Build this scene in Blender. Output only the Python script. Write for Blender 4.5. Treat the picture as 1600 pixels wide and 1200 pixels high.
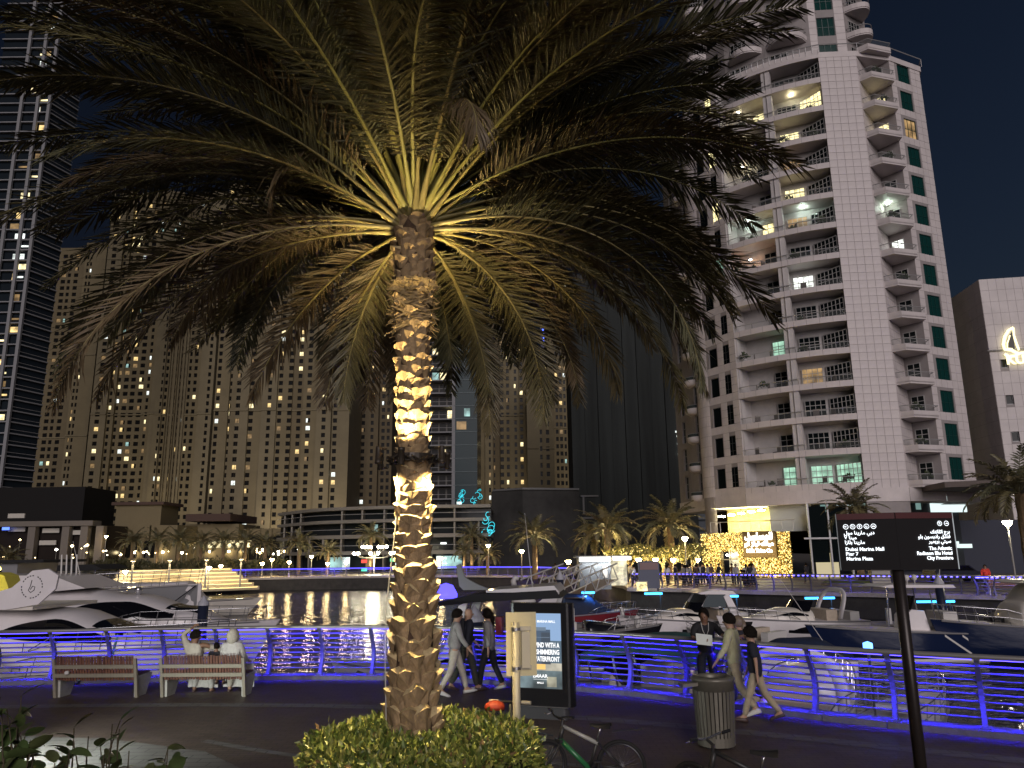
import bpy, math, random
import numpy as np
from mathutils import Vector, Matrix, Euler

# ---------------------------------------------------------------- clear
for _o in list(bpy.data.objects):
    bpy.data.objects.remove(_o)
SC = bpy.context.scene
COL = SC.collection
R = math.radians
PI = math.pi

# ---------------------------------------------------------------- camera
CAM_H = 2.9
PITCH = R(12.3)
ROLL = R(0.7)
FPX = 1200.0                      # focal length in pixels of the 1600 px wide photograph
cam_d = bpy.data.cameras.new('camera')
cam_d.sensor_width = 36.0
cam_d.lens = 36.0 * FPX / 1600.0
cam_d.clip_start = 0.05
cam_d.clip_end = 3000.0
cam = bpy.data.objects.new('camera', cam_d)
COL.objects.link(cam)
_f = Vector((0, math.cos(PITCH), math.sin(PITCH)))
_u = Vector((0, -math.sin(PITCH), math.cos(PITCH)))
_r = Vector((1, 0, 0))
_r2 = _r * math.cos(ROLL) - _u * math.sin(ROLL)
_u2 = _r * math.sin(ROLL) + _u * math.cos(ROLL)
_m = Matrix((_r2, _u2, -_f)).transposed().to_4x4()
_m.translation = (0, 0, CAM_H)
cam.matrix_world = _m
SC.camera = cam

# ---------------------------------------------------------------- night sky
world = bpy.data.worlds.new('World')
SC.world = world
world.use_nodes = True
_nt = world.node_tree
_nt.nodes.clear()
_sky = _nt.nodes.new('ShaderNodeTexSky')
_sky.sky_type = 'NISHITA'
_sky.sun_disc = False
_sky.sun_elevation = R(-2.2)
_sky.sun_rotation = R(72)
_sky.ozone_density = 2.0
_sky.dust_density = 3.5
_bg = _nt.nodes.new('ShaderNodeBackground')
_bg.inputs['Strength'].default_value = 0.15
_wo = _nt.nodes.new('ShaderNodeOutputWorld')
_nt.links.new(_sky.outputs[0], _bg.inputs[0])
_nt.links.new(_bg.outputs[0], _wo.inputs[0])

# one soft, low key light: the glow of the lit city behind the photographer
sun_d = bpy.data.lights.new('city_glow', 'SUN')
sun_d.energy = 1.6
sun_d.angle = R(35)
sun_d.color = (1.0, 0.905, 0.91)
sun = bpy.data.objects.new('city_glow', sun_d)
COL.objects.link(sun)
_dir = Vector((-0.12, 0.93, -0.29)).normalized()      # direction the light travels
sun.rotation_euler = _dir.to_track_quat('-Z', 'Y').to_euler()

# ---------------------------------------------------------------- exposure / render settings
vs = SC.view_settings
vs.view_transform = 'Standard'
vs.look = 'None'
vs.exposure = 0.0
vs.gamma = 1.0
vs.use_curve_mapping = False
SC.render.engine = 'CYCLES'
cy = SC.cycles
cy.use_denoising = True
cy.denoiser = 'OPENIMAGEDENOISE'
cy.max_bounces = 6
cy.diffuse_bounces = 2
cy.glossy_bounces = 3
cy.transmission_bounces = 4
cy.transparent_max_bounces = 8
cy.sample_clamp_indirect = 3.0
cy.caustics_reflective = False
cy.caustics_refractive = False

# ---------------------------------------------------------------- pixel -> place helpers (layout survey of the photograph)
def ray(x, y):
    a = (x - 800) / FPX
    b = (600 - y) / FPX
    a2 = a * math.cos(ROLL) + b * math.sin(ROLL)
    b2 = -a * math.sin(ROLL) + b * math.cos(ROLL)
    return Vector((a2, math.cos(PITCH) - b2 * math.sin(PITCH), math.sin(PITCH) + b2 * math.cos(PITCH)))

def atY(x, y, Y):
    d = ray(x, y)
    t = Y / d.y
    return Vector((d.x * t, Y, CAM_H + d.z * t))

def atZ(x, y, z):
    d = ray(x, y)
    t = (z - CAM_H) / d.z
    return Vector((d.x * t, d.y * t, z))

# ---------------------------------------------------------------- materials
MATS = {}

def mat(name, col, rough=0.6, metal=0.0, noise=0.0, nscale=8.0, bump=0.0, bscale=30.0, spec=0.5, coat=0.0, col2=None, stretch=None, bdist=0.02, trans=0.0, alpha=1.0):
    """Principled material with optional colour mottling (noise) and fine relief (bump)."""
    if name in MATS:
        return MATS[name]
    m = bpy.data.materials.new(name)
    m.use_nodes = True
    nt = m.node_tree
    b = nt.nodes['Principled BSDF']
    b.inputs['Base Color'].default_value = (*col, 1)
    b.inputs['Roughness'].default_value = rough
    b.inputs['Metallic'].default_value = metal
    b.inputs['Specular IOR Level'].default_value = spec
    b.inputs['Coat Weight'].default_value = coat
    b.inputs['Transmission Weight'].default_value = trans
    b.inputs['Alpha'].default_value = alpha
    if noise > 0 or col2 is not None or bump > 0:
        tc = nt.nodes.new('ShaderNodeTexCoord')
        mp = nt.nodes.new('ShaderNodeMapping')
        if stretch:
            mp.inputs['Scale'].default_value = stretch
        nt.links.new(tc.outputs['Object'], mp.inputs[0])
    if noise > 0 or col2 is not None:
        n = nt.nodes.new('ShaderNodeTexNoise')
        n.inputs['Scale'].default_value = nscale
        n.inputs['Detail'].default_value = 6
        n.inputs['Roughness'].default_value = 0.65
        nt.links.new(mp.outputs[0], n.inputs['Vector'])
        cr = nt.nodes.new('ShaderNodeValToRGB')
        cr.color_ramp.elements[0].position = 0.3
        cr.color_ramp.elements[1].position = 0.7
        c2 = col2 if col2 is not None else tuple(min(1, c * (1 + noise)) for c in col)
        c1 = col if col2 is not None else tuple(c * (1 - noise) for c in col)
        cr.color_ramp.elements[0].color = (*c1, 1)
        cr.color_ramp.elements[1].color = (*c2, 1)
        nt.links.new(n.outputs['Fac'], cr.inputs[0])
        nt.links.new(cr.outputs[0], b.inputs['Base Color'])
    if bump > 0:
        n2 = nt.nodes.new('ShaderNodeTexNoise')
        n2.inputs['Scale'].default_value = bscale
        n2.inputs['Detail'].default_value = 5
        nt.links.new(mp.outputs[0], n2.inputs['Vector'])
        bp = nt.nodes.new('ShaderNodeBump')
        bp.inputs['Strength'].default_value = bump
        bp.inputs['Distance'].default_value = bdist
        nt.links.new(n2.outputs['Fac'], bp.inputs['Height'])
        nt.links.new(bp.outputs[0], b.inputs['Normal'])
    MATS[name] = m
    return m

def emit(name, col, strength, vary=0.0, vscale=1.0):
    """Light-giving surface (lamp, lit window, LED, screen)."""
    if name in MATS:
        return MATS[name]
    m = bpy.data.materials.new(name)
    m.use_nodes = True
    nt = m.node_tree
    b = nt.nodes['Principled BSDF']
    b.inputs['Base Color'].default_value = (0.02, 0.02, 0.02, 1)
    b.inputs['Emission Color'].default_value = (*col, 1)
    b.inputs['Emission Strength'].default_value = strength
    if vary > 0:
        tc = nt.nodes.new('ShaderNodeTexCoord')
        n = nt.nodes.new('ShaderNodeTexNoise')
        n.inputs['Scale'].default_value = vscale
        n.inputs['Detail'].default_value = 3
        nt.links.new(tc.outputs['Object'], n.inputs['Vector'])
        mr = nt.nodes.new('ShaderNodeMapRange')
        mr.inputs['From Min'].default_value = 0.35
        mr.inputs['From Max'].default_value = 0.65
        mr.inputs['To Min'].default_value = strength * (1 - vary)
        mr.inputs['To Max'].default_value = strength * (1 + vary)
        nt.links.new(n.outputs['Fac'], mr.inputs[0])
        nt.links.new(mr.outputs[0], b.inputs['Emission Strength'])
    MATS[name] = m
    return m

# ---------------------------------------------------------------- mesh builder
class MB:
    def __init__(self):
        self.v = []
        self.f = []

    def add(self, vs, fs):
        o = len(self.v)
        self.v.extend([tuple(p) for p in vs])
        self.f.extend([tuple(i + o for i in q) for q in fs])
        return self

    def box(self, c, s, rz=0.0, rx=0.0, ry=0.0):
        hx, hy, hz = s[0] / 2, s[1] / 2, s[2] / 2
        vs = [Vector((x, y, z)) for x in (-hx, hx) for y in (-hy, hy) for z in (-hz, hz)]
        if rz or rx or ry:
            e = Euler((rx, ry, rz)).to_matrix()
            vs = [e @ p for p in vs]
        c = Vector(c)
        vs = [p + c for p in vs]
        return self.add(vs, [(0, 1, 3, 2), (4, 6, 7, 5), (0, 4, 5, 1), (2, 3, 7, 6), (0, 2, 6, 4), (1, 5, 7, 3)])

    def quad(self, a, b, c, d):
        return self.add([a, b, c, d], [(0, 1, 2, 3)])

    def tube(self, pts, r, n=8, cap=True, closed=False, flat=1.0):
        """Swept tube along pts; r a number or a list of radii."""
        pts = [Vector(p) for p in pts]
        m = len(pts)
        rs = r if isinstance(r, (list, tuple)) else [r] * m
        t0 = (pts[1] - pts[0]).normalized()
        up = Vector((0, 0, 1)) if abs(t0.z) < 0.9 else Vector((1, 0, 0))
        s = t0.cross(up).normalized()
        vs = []
        for i in range(m):
            if closed:
                t = (pts[(i + 1) % m] - pts[i - 1]).normalized()
            else:
                t = (pts[min(i + 1, m - 1)] - pts[max(i - 1, 0)]).normalized()
            s = (s - t * s.dot(t))
            if s.length < 1e-6:
                s = t.orthogonal()
            s.normalize()
            w = t.cross(s)
            for k in range(n):
                a = 2 * PI * k / n
                vs.append(pts[i] + (s * math.cos(a) + w * math.sin(a) * flat) * rs[i])
        fs = []
        for i in range(m if closed else m - 1):
            j = (i + 1) % m
            for k in range(n):
                l = (k + 1) % n
                fs.append((i * n + k, i * n + l, j * n + l, j * n + k))
        if cap and not closed:
            fs.append(tuple(range(n - 1, -1, -1)))
            fs.append(tuple((m - 1) * n + k for k in range(n)))
        return self.add(vs, fs)

    def lathe(self, prof, n=16, c=(0, 0, 0), sx=1.0, sy=1.0, cap=True, a0=0.0, a1=2 * PI):
        """prof = [(radius, z), ...] turned about z at c."""
        full = abs(a1 - a0 - 2 * PI) < 1e-6
        k = n if full else n + 1
        vs = []
        for (r, z) in prof:
            for i in range(k):
                a = a0 + (a1 - a0) * i / n
                vs.append((c[0] + r * math.cos(a) * sx, c[1] + r * math.sin(a) * sy, c[2] + z))
        fs = []
        for j in range(len(prof) - 1):
            for i in range(n):
                l = (i + 1) % k
                fs.append((j * k + i, j * k + l, (j + 1) * k + l, (j + 1) * k + i))
        if cap and full:
            if prof[0][0] > 1e-5:
                fs.append(tuple(range(k - 1, -1, -1)))
            if prof[-1][0] > 1e-5:
                fs.append(tuple((len(prof) - 1) * k + i for i in range(k)))
        return self.add(vs, fs)

    def prism(self, poly, h, axis='z', off=0.0):
        """Closed polygon (list of 2D) extruded by h along an axis ('x','y','z') from off."""
        n = len(poly)
        def P(p, t):
            if axis == 'z':
                return (p[0], p[1], t)
            if axis == 'y':
                return (p[0], t, p[1])
            return (t, p[0], p[1])
        vs = [P(p, off) for p in poly] + [P(p, off + h) for p in poly]
        fs = [tuple(range(n - 1, -1, -1)), tuple(range(n, 2 * n))]
        for i in range(n):
            j = (i + 1) % n
            fs.append((i, j, n + j, n + i))
        return self.add(vs, fs)

    def grid(self, fn, nu, nv):
        vs = [fn(i / nu, j / nv) for j in range(nv + 1) for i in range(nu + 1)]
        fs = []
        for j in range(nv):
            for i in range(nu):
                a = j * (nu + 1) + i
                fs.append((a, a + 1, a + nu + 2, a + nu + 1))
        return self.add(vs, fs)

    def xf(self, M):
        self.v = [tuple(M @ Vector(p)) for p in self.v]
        return self

    def mesh(self, name, m=None, smooth=False):
        me = bpy.data.meshes.new(name)
        me.from_pydata(self.v, [], self.f)
        if m is not None:
            me.materials.append(m)
        if smooth:
            me.polygons.foreach_set('use_smooth', [True] * len(me.polygons))
        me.update()
        return me

    def build(self, name, m, parent=None, smooth=False, loc=None, rot=None):
        return obj(name, self.mesh(name, m, smooth), parent, loc, rot)

def obj(name, me, parent=None, loc=None, rot=None, scale=None):
    o = bpy.data.objects.new(name, me)
    COL.objects.link(o)
    if parent is not None:
        o.parent = parent
    if loc is not None:
        o.location = loc
    if rot is not None:
        o.rotation_euler = rot
    if scale is not None:
        o.scale = scale if hasattr(scale, '__len__') else (scale,) * 3
    return o

def tag(o, label, cat, group=None):
    o['label'] = label
    o['category'] = cat
    if group:
        o['group'] = group
    return o

def thing(name, label, cat, loc=(0, 0, 0), rz=0.0, group=None):
    o = bpy.data.objects.new(name, None)
    o.empty_display_size = 0.2
    COL.objects.link(o)
    o.location = loc
    o.rotation_euler = (0, 0, rz)
    return tag(o, label, cat, group)

def struct(o, kind='structure'):
    o['kind'] = kind
    return o

def kids(o):
    return [c for c in bpy.data.objects if c.parent is o]

def copy_tree(o, loc=None, rz=None, label=None, parent=None, tree=None, scale=None):
    """tree: cached child map {obj: [children]}"""
    c = o.copy()
    COL.objects.link(c)
    c.parent = parent
    if loc is not None:
        c.location = loc
    if rz is not None:
        c.rotation_euler = (0, 0, rz)
    if scale is not None:
        c.scale = (scale,) * 3
    if label:
        c['label'] = label
    for ch in o.children:
        copy_tree(ch, parent=c)
    return c

def lamp(name, kind, loc, energy, col, parent=None, target=None, size=0.1, angle=60, blend=0.5, sy=None, rot=None, spread=None):
    d = bpy.data.lights.new(name, kind)
    d.energy = energy
    d.color = col
    if kind == 'SPOT':
        d.spot_size = R(angle)
        d.spot_blend = blend
        d.shadow_soft_size = size
    elif kind == 'AREA':
        d.shape = 'RECTANGLE'
        d.size = size
        d.size_y = sy or size
        if spread:
            d.spread = R(spread)
    else:
        d.shadow_soft_size = size
    o = bpy.data.objects.new(name, d)
    COL.objects.link(o)
    if parent is not None:
        o.parent = parent
    o.location = loc
    if target is not None:
        o.rotation_euler = (Vector(target) - Vector(loc)).to_track_quat('-Z', 'Y').to_euler()
    elif rot is not None:
        o.rotation_euler = rot
    return o

_tcache = {}
def text(name, body, size, m, parent, loc, rot, align='LEFT', bold=0.0, ext=0.002, sx=1.0, group=None):
    key = (body, size, align, bold, ext, m.name)
    if key not in _tcache:
        cu = bpy.data.curves.new('lettering', 'FONT')
        cu.body = body
        cu.size = size
        cu.align_x = align
        cu.offset = bold
        cu.extrude = ext
        cu.resolution_u = 2
        t = bpy.data.objects.new('lettering_tmp', cu)
        COL.objects.link(t)
        me = bpy.data.meshes.new_from_object(t)
        bpy.data.objects.remove(t)
        me.materials.clear()
        me.materials.append(m)
        _tcache[key] = me
    o = obj(name, _tcache[key], parent, loc, rot)
    o.scale = (sx, 1, 1)
    return o

random.seed(7)
RND = random.Random(11)
# ================================================================ PEOPLE (meshes are grown first, while the scene is small)
def skin_mesh(name, verts, edges, radii, root=0, sub=1):
    me = bpy.data.meshes.new(name)
    me.from_pydata([tuple(v) for v in verts], edges, [])
    o = bpy.data.objects.new('grow_tmp', me)
    COL.objects.link(o)
    md = o.modifiers.new('skin', 'SKIN')
    md.use_smooth_shade = True
    md.branch_smoothing = 0.4
    if len(me.skin_vertices) == 0:
        raise RuntimeError('no skin layer')
    for i, d in enumerate(me.skin_vertices[0].data):
        r = radii[i]
        d.radius = r if isinstance(r, tuple) else (r, r)
        d.use_root = (i == root)
    s = o.modifiers.new('sub', 'SUBSURF')
    s.levels = sub
    s.render_levels = sub
    dg = bpy.context.evaluated_depsgraph_get()
    dg.update()
    out = bpy.data.meshes.new_from_object(o.evaluated_get(dg))
    bpy.data.objects.remove(o)
    bpy.data.meshes.remove(me)
    out.name = name
    return out

SKIN = [mat('skin_%d' % i, c, 0.55, noise=0.12, nscale=12) for i, c in enumerate([(0.42, 0.25, 0.17), (0.24, 0.13, 0.08), (0.33, 0.19, 0.12)])]
def cloth(name, c, n=0.2):
    return mat('cloth_' + name, c, 0.85, noise=n, nscale=9, bump=0.3, bscale=16)
HAIRM = mat('hair_dark', (0.012, 0.009, 0.007), 0.9, noise=0.4, nscale=30, spec=0.1, bump=0.6, bscale=60)

class Pose:
    """Joint angles in degrees; forward is +y, up is +z. Legs and arms are (left, right)."""
    def __init__(self, hip=(0, 0), knee=(0, 0), sh=(0, 0), ab=(8, 8), el=(12, 12), lean=0, head=(0, 0), h=1.75, eyaw=(0, 0), seat=None, splay=(2, 2), hand=None):
        self.__dict__.update(locals())

def joints(p):
    s = p.h / 1.75
    J = {}
    def sag(a, l, side=0.0):
        a = R(a)
        return Vector((side, math.sin(a) * l, -math.cos(a) * l))
    J['pelvis'] = Vector((0, 0, 0))
    ln = R(p.lean)
    def tor(z, y=0.0, x=0.0):
        return Vector((x, math.sin(ln) * z + math.cos(ln) * y, math.cos(ln) * z - math.sin(ln) * y))
    J['belly'] = tor(0.16)
    J['chest'] = tor(0.36)
    J['neck'] = tor(0.515)
    hy, hp = R(p.head[0]), R(p.head[1])
    fwd = Vector((math.sin(-hy) * math.cos(hp), math.cos(hy) * math.cos(hp), -math.sin(hp)))
    upv = Vector((math.sin(-hy) * math.sin(hp), math.cos(hy) * math.sin(hp), math.cos(hp)))
    J['chin'] = J['neck'] + tor(0.038, 0.015)
    J['face'] = J['chin'] + upv * 0.06 + fwd * 0.02
    J['crown'] = J['chin'] + upv * 0.145 + fwd * 0.0
    J['fwd'] = fwd
    J['upv'] = upv
    for i, sd in enumerate((-1, 1)):
        k = 'LR'[i]
        J['sh' + k] = tor(0.475, 0.0, sd * 0.185)
        ab = R(p.ab[i])
        a = R(p.sh[i] - p.lean * 0)
        up = Vector((sd * math.sin(ab), math.sin(a) * math.cos(ab), -math.cos(a) * math.cos(ab)))
        J['el' + k] = J['sh' + k] + up * 0.285
        e = R(p.sh[i] + p.el[i])
        ey = R(p.eyaw[i])
        fo = Vector((sd * math.sin(ab) * 0.5 - sd * math.sin(ey) * math.sin(e), math.sin(e) * math.cos(ey), -math.cos(e)))
        fo.normalize()
        if p.hand and p.hand.get(k):
            fo = Vector(p.hand[k]).normalized()
        J['wr' + k] = J['el' + k] + fo * 0.25
        J['hd' + k] = J['wr' + k] + fo * 0.08
        J['fo' + k] = fo
        J['hip' + k] = Vector((sd * 0.095, 0, -0.03))
        sp = math.sin(R(p.splay[i])) * sd
        J['kn' + k] = J['hip' + k] + sag(p.hip[i], 0.43, sp * 0.43)
        J['an' + k] = J['kn' + k] + sag(p.hip[i] - p.knee[i], 0.43, sp * 0.2)
        fa = R(max(-35, min(40, (p.hip[i] - p.knee[i]) * 0.5)))
        J['toe' + k] = J['an' + k] + Vector((sd * 0.03, math.cos(fa) * 0.17, math.sin(fa) * 0.17 - 0.055))
        J['heel' + k] = J['an' + k] + Vector((0, -0.05 * math.cos(fa), -0.055 - 0.05 * math.sin(fa)))
    for k in J:
        if k not in ('fwd', 'upv', 'foL', 'foR'):
            J[k] = J[k] * s
    return J, s

def grow_person(pose, sleeves='long', top='shirt', hem=0.06, fit=1.0, legs='trousers', robe=False, hair='short', fingers=True, hood=False):
    """Returns a dict of meshes, all in the pelvis frame, and the height of the pelvis over the soles."""
    J, s = joints(pose)
    out = {}
    V, E, Rr = [], [], []
    def add(p, r, par=None):
        V.append(Vector(p)); Rr.append((r[0] * s, r[1] * s) if isinstance(r, tuple) else r * s)
        if par is not None:
            E.append((par, len(V) - 1))
        return len(V) - 1
    # ---- body
    pe = add(J['pelvis'], (0.125, 0.090))
    be = add(J['belly'], (0.105, 0.078), pe)
    ch = add(J['chest'], (0.12, 0.082), be)
    ne = add(J['neck'], 0.060, ch)
    ci = add(J['chin'], (0.070, 0.075), ne)
    fa = add(J['face'], (0.090, 0.106), ci)
    cr = add(J['crown'], (0.088, 0.100), fa)
    add(J['crown'] + J['upv'] * 0.05 * s, 0.055, cr)
    for k in 'LR':
        a = add(J['sh' + k], 0.052, ch)
        b = add(J['sh' + k].lerp(J['el' + k], 0.5), 0.050, a)
        c = add(J['el' + k], 0.041, b)
        d = add(J['wr' + k], 0.027, c)
        e = add(J['hd' + k], (0.036, 0.024), d)
        if fingers:
            fo = J['fo' + k]
            sd = -1 if k == 'L' else 1
            side = fo.cross(Vector((0, 1, 0.3)))
            if side.length < 0.2:
                side = Vector((1, 0, 0))
            side.normalize()
            dn = Vector((0, 0, -1))
            for q, (off, ln) in enumerate(((-0.027, 0.062), (-0.009, 0.072), (0.009, 0.068), (0.027, 0.052))):
                p1 = J['hd' + k] + (side * off + fo * (0.035 + ln * 0.5)) * s
                p2 = p1 + (fo * 0.8 + dn * 0.35 + Vector((-sd * 0.3, 0, 0))).normalized() * ln * 0.5 * s
                f1 = add(p1, 0.0095, e)
                add(p2, 0.008, f1)
            t1 = add(J['hd' + k] + (side * 0.045 + fo * 0.01 + dn * 0.01) * s, 0.011, e)
            add(J['hd' + k] + (side * 0.058 + fo * 0.045 + dn * 0.02) * s, 0.009, t1)
        h = add(J['hip' + k], 0.088, pe)
        m_ = add(J['hip' + k].lerp(J['kn' + k], 0.5), 0.075, h)
        kn = add(J['kn' + k], 0.056, m_)
        cf = add(J['kn' + k].lerp(J['an' + k], 0.35), 0.054, kn)
        an = add(J['an' + k], 0.038, cf)
        hl = add(J['heel' + k], 0.032, an)
        add(J['toe' + k], (0.036, 0.024), an)
    out['body'] = skin_mesh('body', V, E, Rr)
    # nose and ears joined onto the head
    # ---- shoes
    for k in 'LR':
        b_ = MB()
        t, hl = J['toe' + k], J['heel' + k]
        d = (t - hl); L = d.length + 0.05 * s
        d.normalize()
        sd_ = d.cross(Vector((0, 0, 1))).normalized()
        upn = sd_.cross(d)
        rings = []
        for u, w, hh in ((-0.02, 0.025, 0.055), (0.03, 0.040, 0.085), (0.12, 0.042, 0.075), (0.20, 0.048, 0.055), (0.26, 0.036, 0.038), (0.285, 0.014, 0.02)):
            c = hl + d * u * s
            rings.append([c + sd_ * w * s * a + upn * (bb * hh - 0.026) * s for a, bb in ((-1, 0), (-1, 0.55), (-0.55, 1), (0.55, 1), (1, 0.55), (1, 0))])
        vs = [p for r_ in rings for p in r_]
        fs = []
        for i in range(5):
            for j in range(6):
                fs.append((i * 6 + j, i * 6 + (j + 1) % 6, (i + 1) * 6 + (j + 1) % 6, (i + 1) * 6 + j))
        fs += [tuple(range(5, -1, -1)), tuple(30 + j for j in range(6))]
        b_.add(vs, fs)
        out['shoe' + k] = b_.mesh('shoe', None, True)
    # ---- top
    V, E, Rr = [], [], []
    base = J['pelvis'] - Vector((0, 0, (hem + 0.06) * s)) if not pose.seat else J['pelvis'] + (J['belly'] - J['pelvis']) * 0.1
    if robe:
        base = J['pelvis']
    a0 = add(base, (0.200 * fit, 0.155 * fit))
    a1 = add(J['belly'], (0.178 * fit, 0.138 * fit), a0)
    a2 = add(J['chest'], (0.185, 0.135), a1)
    a3 = add(J['neck'] - (J['neck'] - J['chest']) * 0.12, (0.100, 0.095), a2)
    for k in 'LR':
        w = {'long': 1.0, 'short': 0.0}[sleeves]
        q = add(J['sh' + k], 0.092, a2)
        q = add(J['sh' + k].lerp(J['el' + k], 0.55), 0.068 * fit, q)
        if sleeves == 'long':
            q = add(J['el' + k], 0.058 * fit, q)
            q = add(J['el' + k].lerp(J['wr' + k], 0.93), 0.043 * fit, q)
        else:
            q = add(J['sh' + k].lerp(J['el' + k], 0.9), 0.068 * fit, q)
    out['top'] = skin_mesh('top', V, E, Rr)
    # ---- trousers or robe skirt
    V, E, Rr = [], [], []
    a0 = add(J['pelvis'] + (J['belly'] - J['pelvis']) * 0.25, (0.155, 0.118))
    a1 = add(J['pelvis'], (0.165, 0.122), a0)
    for k in 'LR':
        wide = 1.35 if robe else 1.0
        q = add(J['hip' + k], 0.105 * wide, a1)
        q = add(J['hip' + k].lerp(J['kn' + k], 0.5), 0.094 * wide, q)
        q = add(J['kn' + k], 0.078 * wide, q)
        q = add(J['kn' + k].lerp(J['an' + k], 0.5), 0.070 * wide, q)
        q = add(J['kn' + k].lerp(J['an' + k], 0.96), 0.060 * wide, q)
    out['trousers'] = skin_mesh('trousers', V, E, Rr)
    # ---- hair / hood / face
    c = J['face'] + J['upv'] * 0.045 * s - J['fwd'] * 0.012 * s
    rt = J['fwd'].cross(J['upv']).normalized()
    M = Matrix((rt, J['fwd'], J['upv'])).transposed()
    hr = MB()
    rgh = random.Random(3)
    if hair in ('short', 'long', 'curly'):
        def hf(u, v):
            az = 2 * PI * u
            pol = v * (2.0 if hair != 'long' else 2.35)
            # leave the face open
            front = max(0, math.cos(az - PI / 2))
            lim = 1.0 - 0.52 * front ** 2
            pol *= lim
            r_ = (0.122 if hair != 'curly' else 0.138) * (1 + rgh.uniform(-.02, .05) * (2.2 if hair == 'curly' else 1))
            x, y, z_ = r_ * 0.82 * math.sin(pol) * math.cos(az), r_ * 1.05 * math.sin(pol) * math.sin(az), r_ * 1.08 * math.cos(pol)
            return tuple(M @ Vector((x, y, z_)) * s + c)
        hr.grid(hf, 20, 8)
        if hair == 'long':
            hr.tube([tuple(M @ Vector((0, -0.07, 0.02)) * s + c), tuple(M @ Vector((0, -0.10, -0.12)) * s + c), tuple(M @ Vector((0, -0.10, -0.30)) * s + c)], [0.075 * s, 0.07 * s, 0.03 * s], 10, flat=0.6)
        out['hair'] = hr.mesh('hair', None, True)
    if hood:
        def hd(u, v):
            az = 2 * PI * u
            front = max(0, math.cos(az - PI / 2))
            pol = v * 2.55 * (1 - 0.55 * front ** 2)
            r_ = 0.145 + 0.02 * v
            x, y, z_ = r_ * 0.85 * math.sin(pol) * math.cos(az), r_ * 1.02 * math.sin(pol) * math.sin(az), r_ * 1.15 * math.cos(pol)
            return tuple(M @ Vector((x, y, z_)) * s + c)
        h2 = MB().grid(hd, 20, 10)
        out['scarf'] = h2.mesh('head_scarf', None, True)
    ey = MB()
    for sd in (-1, 1):
        ey.lathe([(0, -0.007), (0.008, -0.004), (0.009, 0), (0.008, 0.004), (0, 0.007)], 8, c=tuple(Vector((sd * 0.032, 0.098, -0.018))))
    ey.xf(Matrix.Translation(c) @ M.to_4x4() @ Matrix.Scale(s, 4))
    out['eyes'] = ey.mesh('eyes', None)
    ns = MB()
    ns.add([(0, 0.104, -0.012), (-0.016, 0.092, -0.055), (0.016, 0.092, -0.055), (0, 0.128, -0.052), (0, 0.088, -0.064)], [(0, 1, 3), (0, 3, 2), (1, 4, 3), (4, 2, 3)])
    ns.xf(Matrix.Translation(c) @ M.to_4x4() @ Matrix.Scale(s, 4))
    out['nose'] = ns.mesh('nose', None)
    zmin = min(min((J['toe' + k].z, J['heel' + k].z)) for k in 'LR') - 0.026 * s
    out['foot'] = -zmin
    out['J'] = J
    out['s'] = s
    return out

def person(grown, label, loc, rz, skin, colors, group=None, name='person', pelvis_z=None):
    """loc: ground point under the pelvis; rz: heading (0 faces +y)."""
    z = grown['foot'] if pelvis_z is None else pelvis_z
    t = thing(name, label, 'person', (loc[0], loc[1], loc[2] if len(loc) > 2 else 0), rz, group)
    def put(key, nm, m, parent=None):
        if key not in grown or m is None:
            return None
        me = grown[key].copy() if grown[key].materials and grown[key].materials[0] is not m else grown[key]
        me.materials.clear()
        me.materials.append(m)
        return obj(nm, me, parent or t, None if parent else (0, 0, z))
    b = put('body', 'body', skin)
    put('nose', 'nose', skin, b)
    e_ = put('eyes', 'eyes', HAIRM, b)
    e_['kind'] = 'stuff'
    put('top', colors.get('topname', 'shirt'), colors['top'])
    put('trousers', colors.get('legname', 'trousers'), colors['legs'])
    put('shoeL', 'shoe', colors['shoes'])
    put('shoeR', 'shoe', colors['shoes'])
    put('hair', 'hair', colors.get('hair'))
    put('scarf', 'head_scarf', colors.get('scarf'))
    return t, z

WALK1 = Pose(hip=(20, -13), knee=(5, 18), sh=(-18, 16), el=(14, 22), lean=3)
WALK2 = Pose(hip=(-12, 16), knee=(20, 4), sh=(20, -16), el=(24, 12), lean=4)
WALK3 = Pose(hip=(20, -12), knee=(12, 14), sh=(-10, 8), el=(10, 18), lean=2, h=1.7)
STAND = Pose(hip=(0, 2), knee=(0, 4), sh=(38, 30), el=(58, 62), ab=(28, 12), eyaw=(-52, 38), head=(-14, 6), h=1.78)
STAND0 = Pose(hip=(2, -3), knee=(2, 3), sh=(4, 10), el=(14, 24), h=1.72)
SIT = Pose(hip=(84, 82), knee=(82, 78), sh=(20, 24), el=(40, 44), lean=-10, seat=1, splay=(8, 8), h=1.72)
SITARM = Pose(hip=(84, 80), knee=(80, 76), sh=(150, 60), el=(120, 30), ab=(30, 55), lean=-8, seat=1, head=(-70, 4), splay=(8, 10), h=1.74, hand={'L': (0.75, -0.15, 0.45), 'R': (0.5, 0.5, -0.35)})
G_walk1 = grow_person(WALK1, fit=1.08, hair='short')
G_walk2 = grow_person(WALK2, hair=None, fit=1.05)
G_walk3 = grow_person(WALK3, fit=1.18, hem=0.12, hair='long')
G_man = grow_person(STAND, sleeves='short', fit=0.98, hem=0.05)
G_shirt = grow_person(Pose(hip=(-12, 20), knee=(26, 3), sh=(14, -8), el=(22, 16), lean=3, h=1.78), sleeves='long', fit=1.15, hem=0.16)
G_boy = grow_person(Pose(hip=(20, -17), knee=(4, 22), sh=(-12, 8), el=(10, 16), lean=4, h=1.58), sleeves='short', fit=1.12, hem=0.14, hair='curly')
G_behind = grow_person(Pose(hip=(18, -14), knee=(6, 18), sh=(6, 6), el=(20, 20), lean=2, h=1.66), fit=1.1, hair='long')
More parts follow.
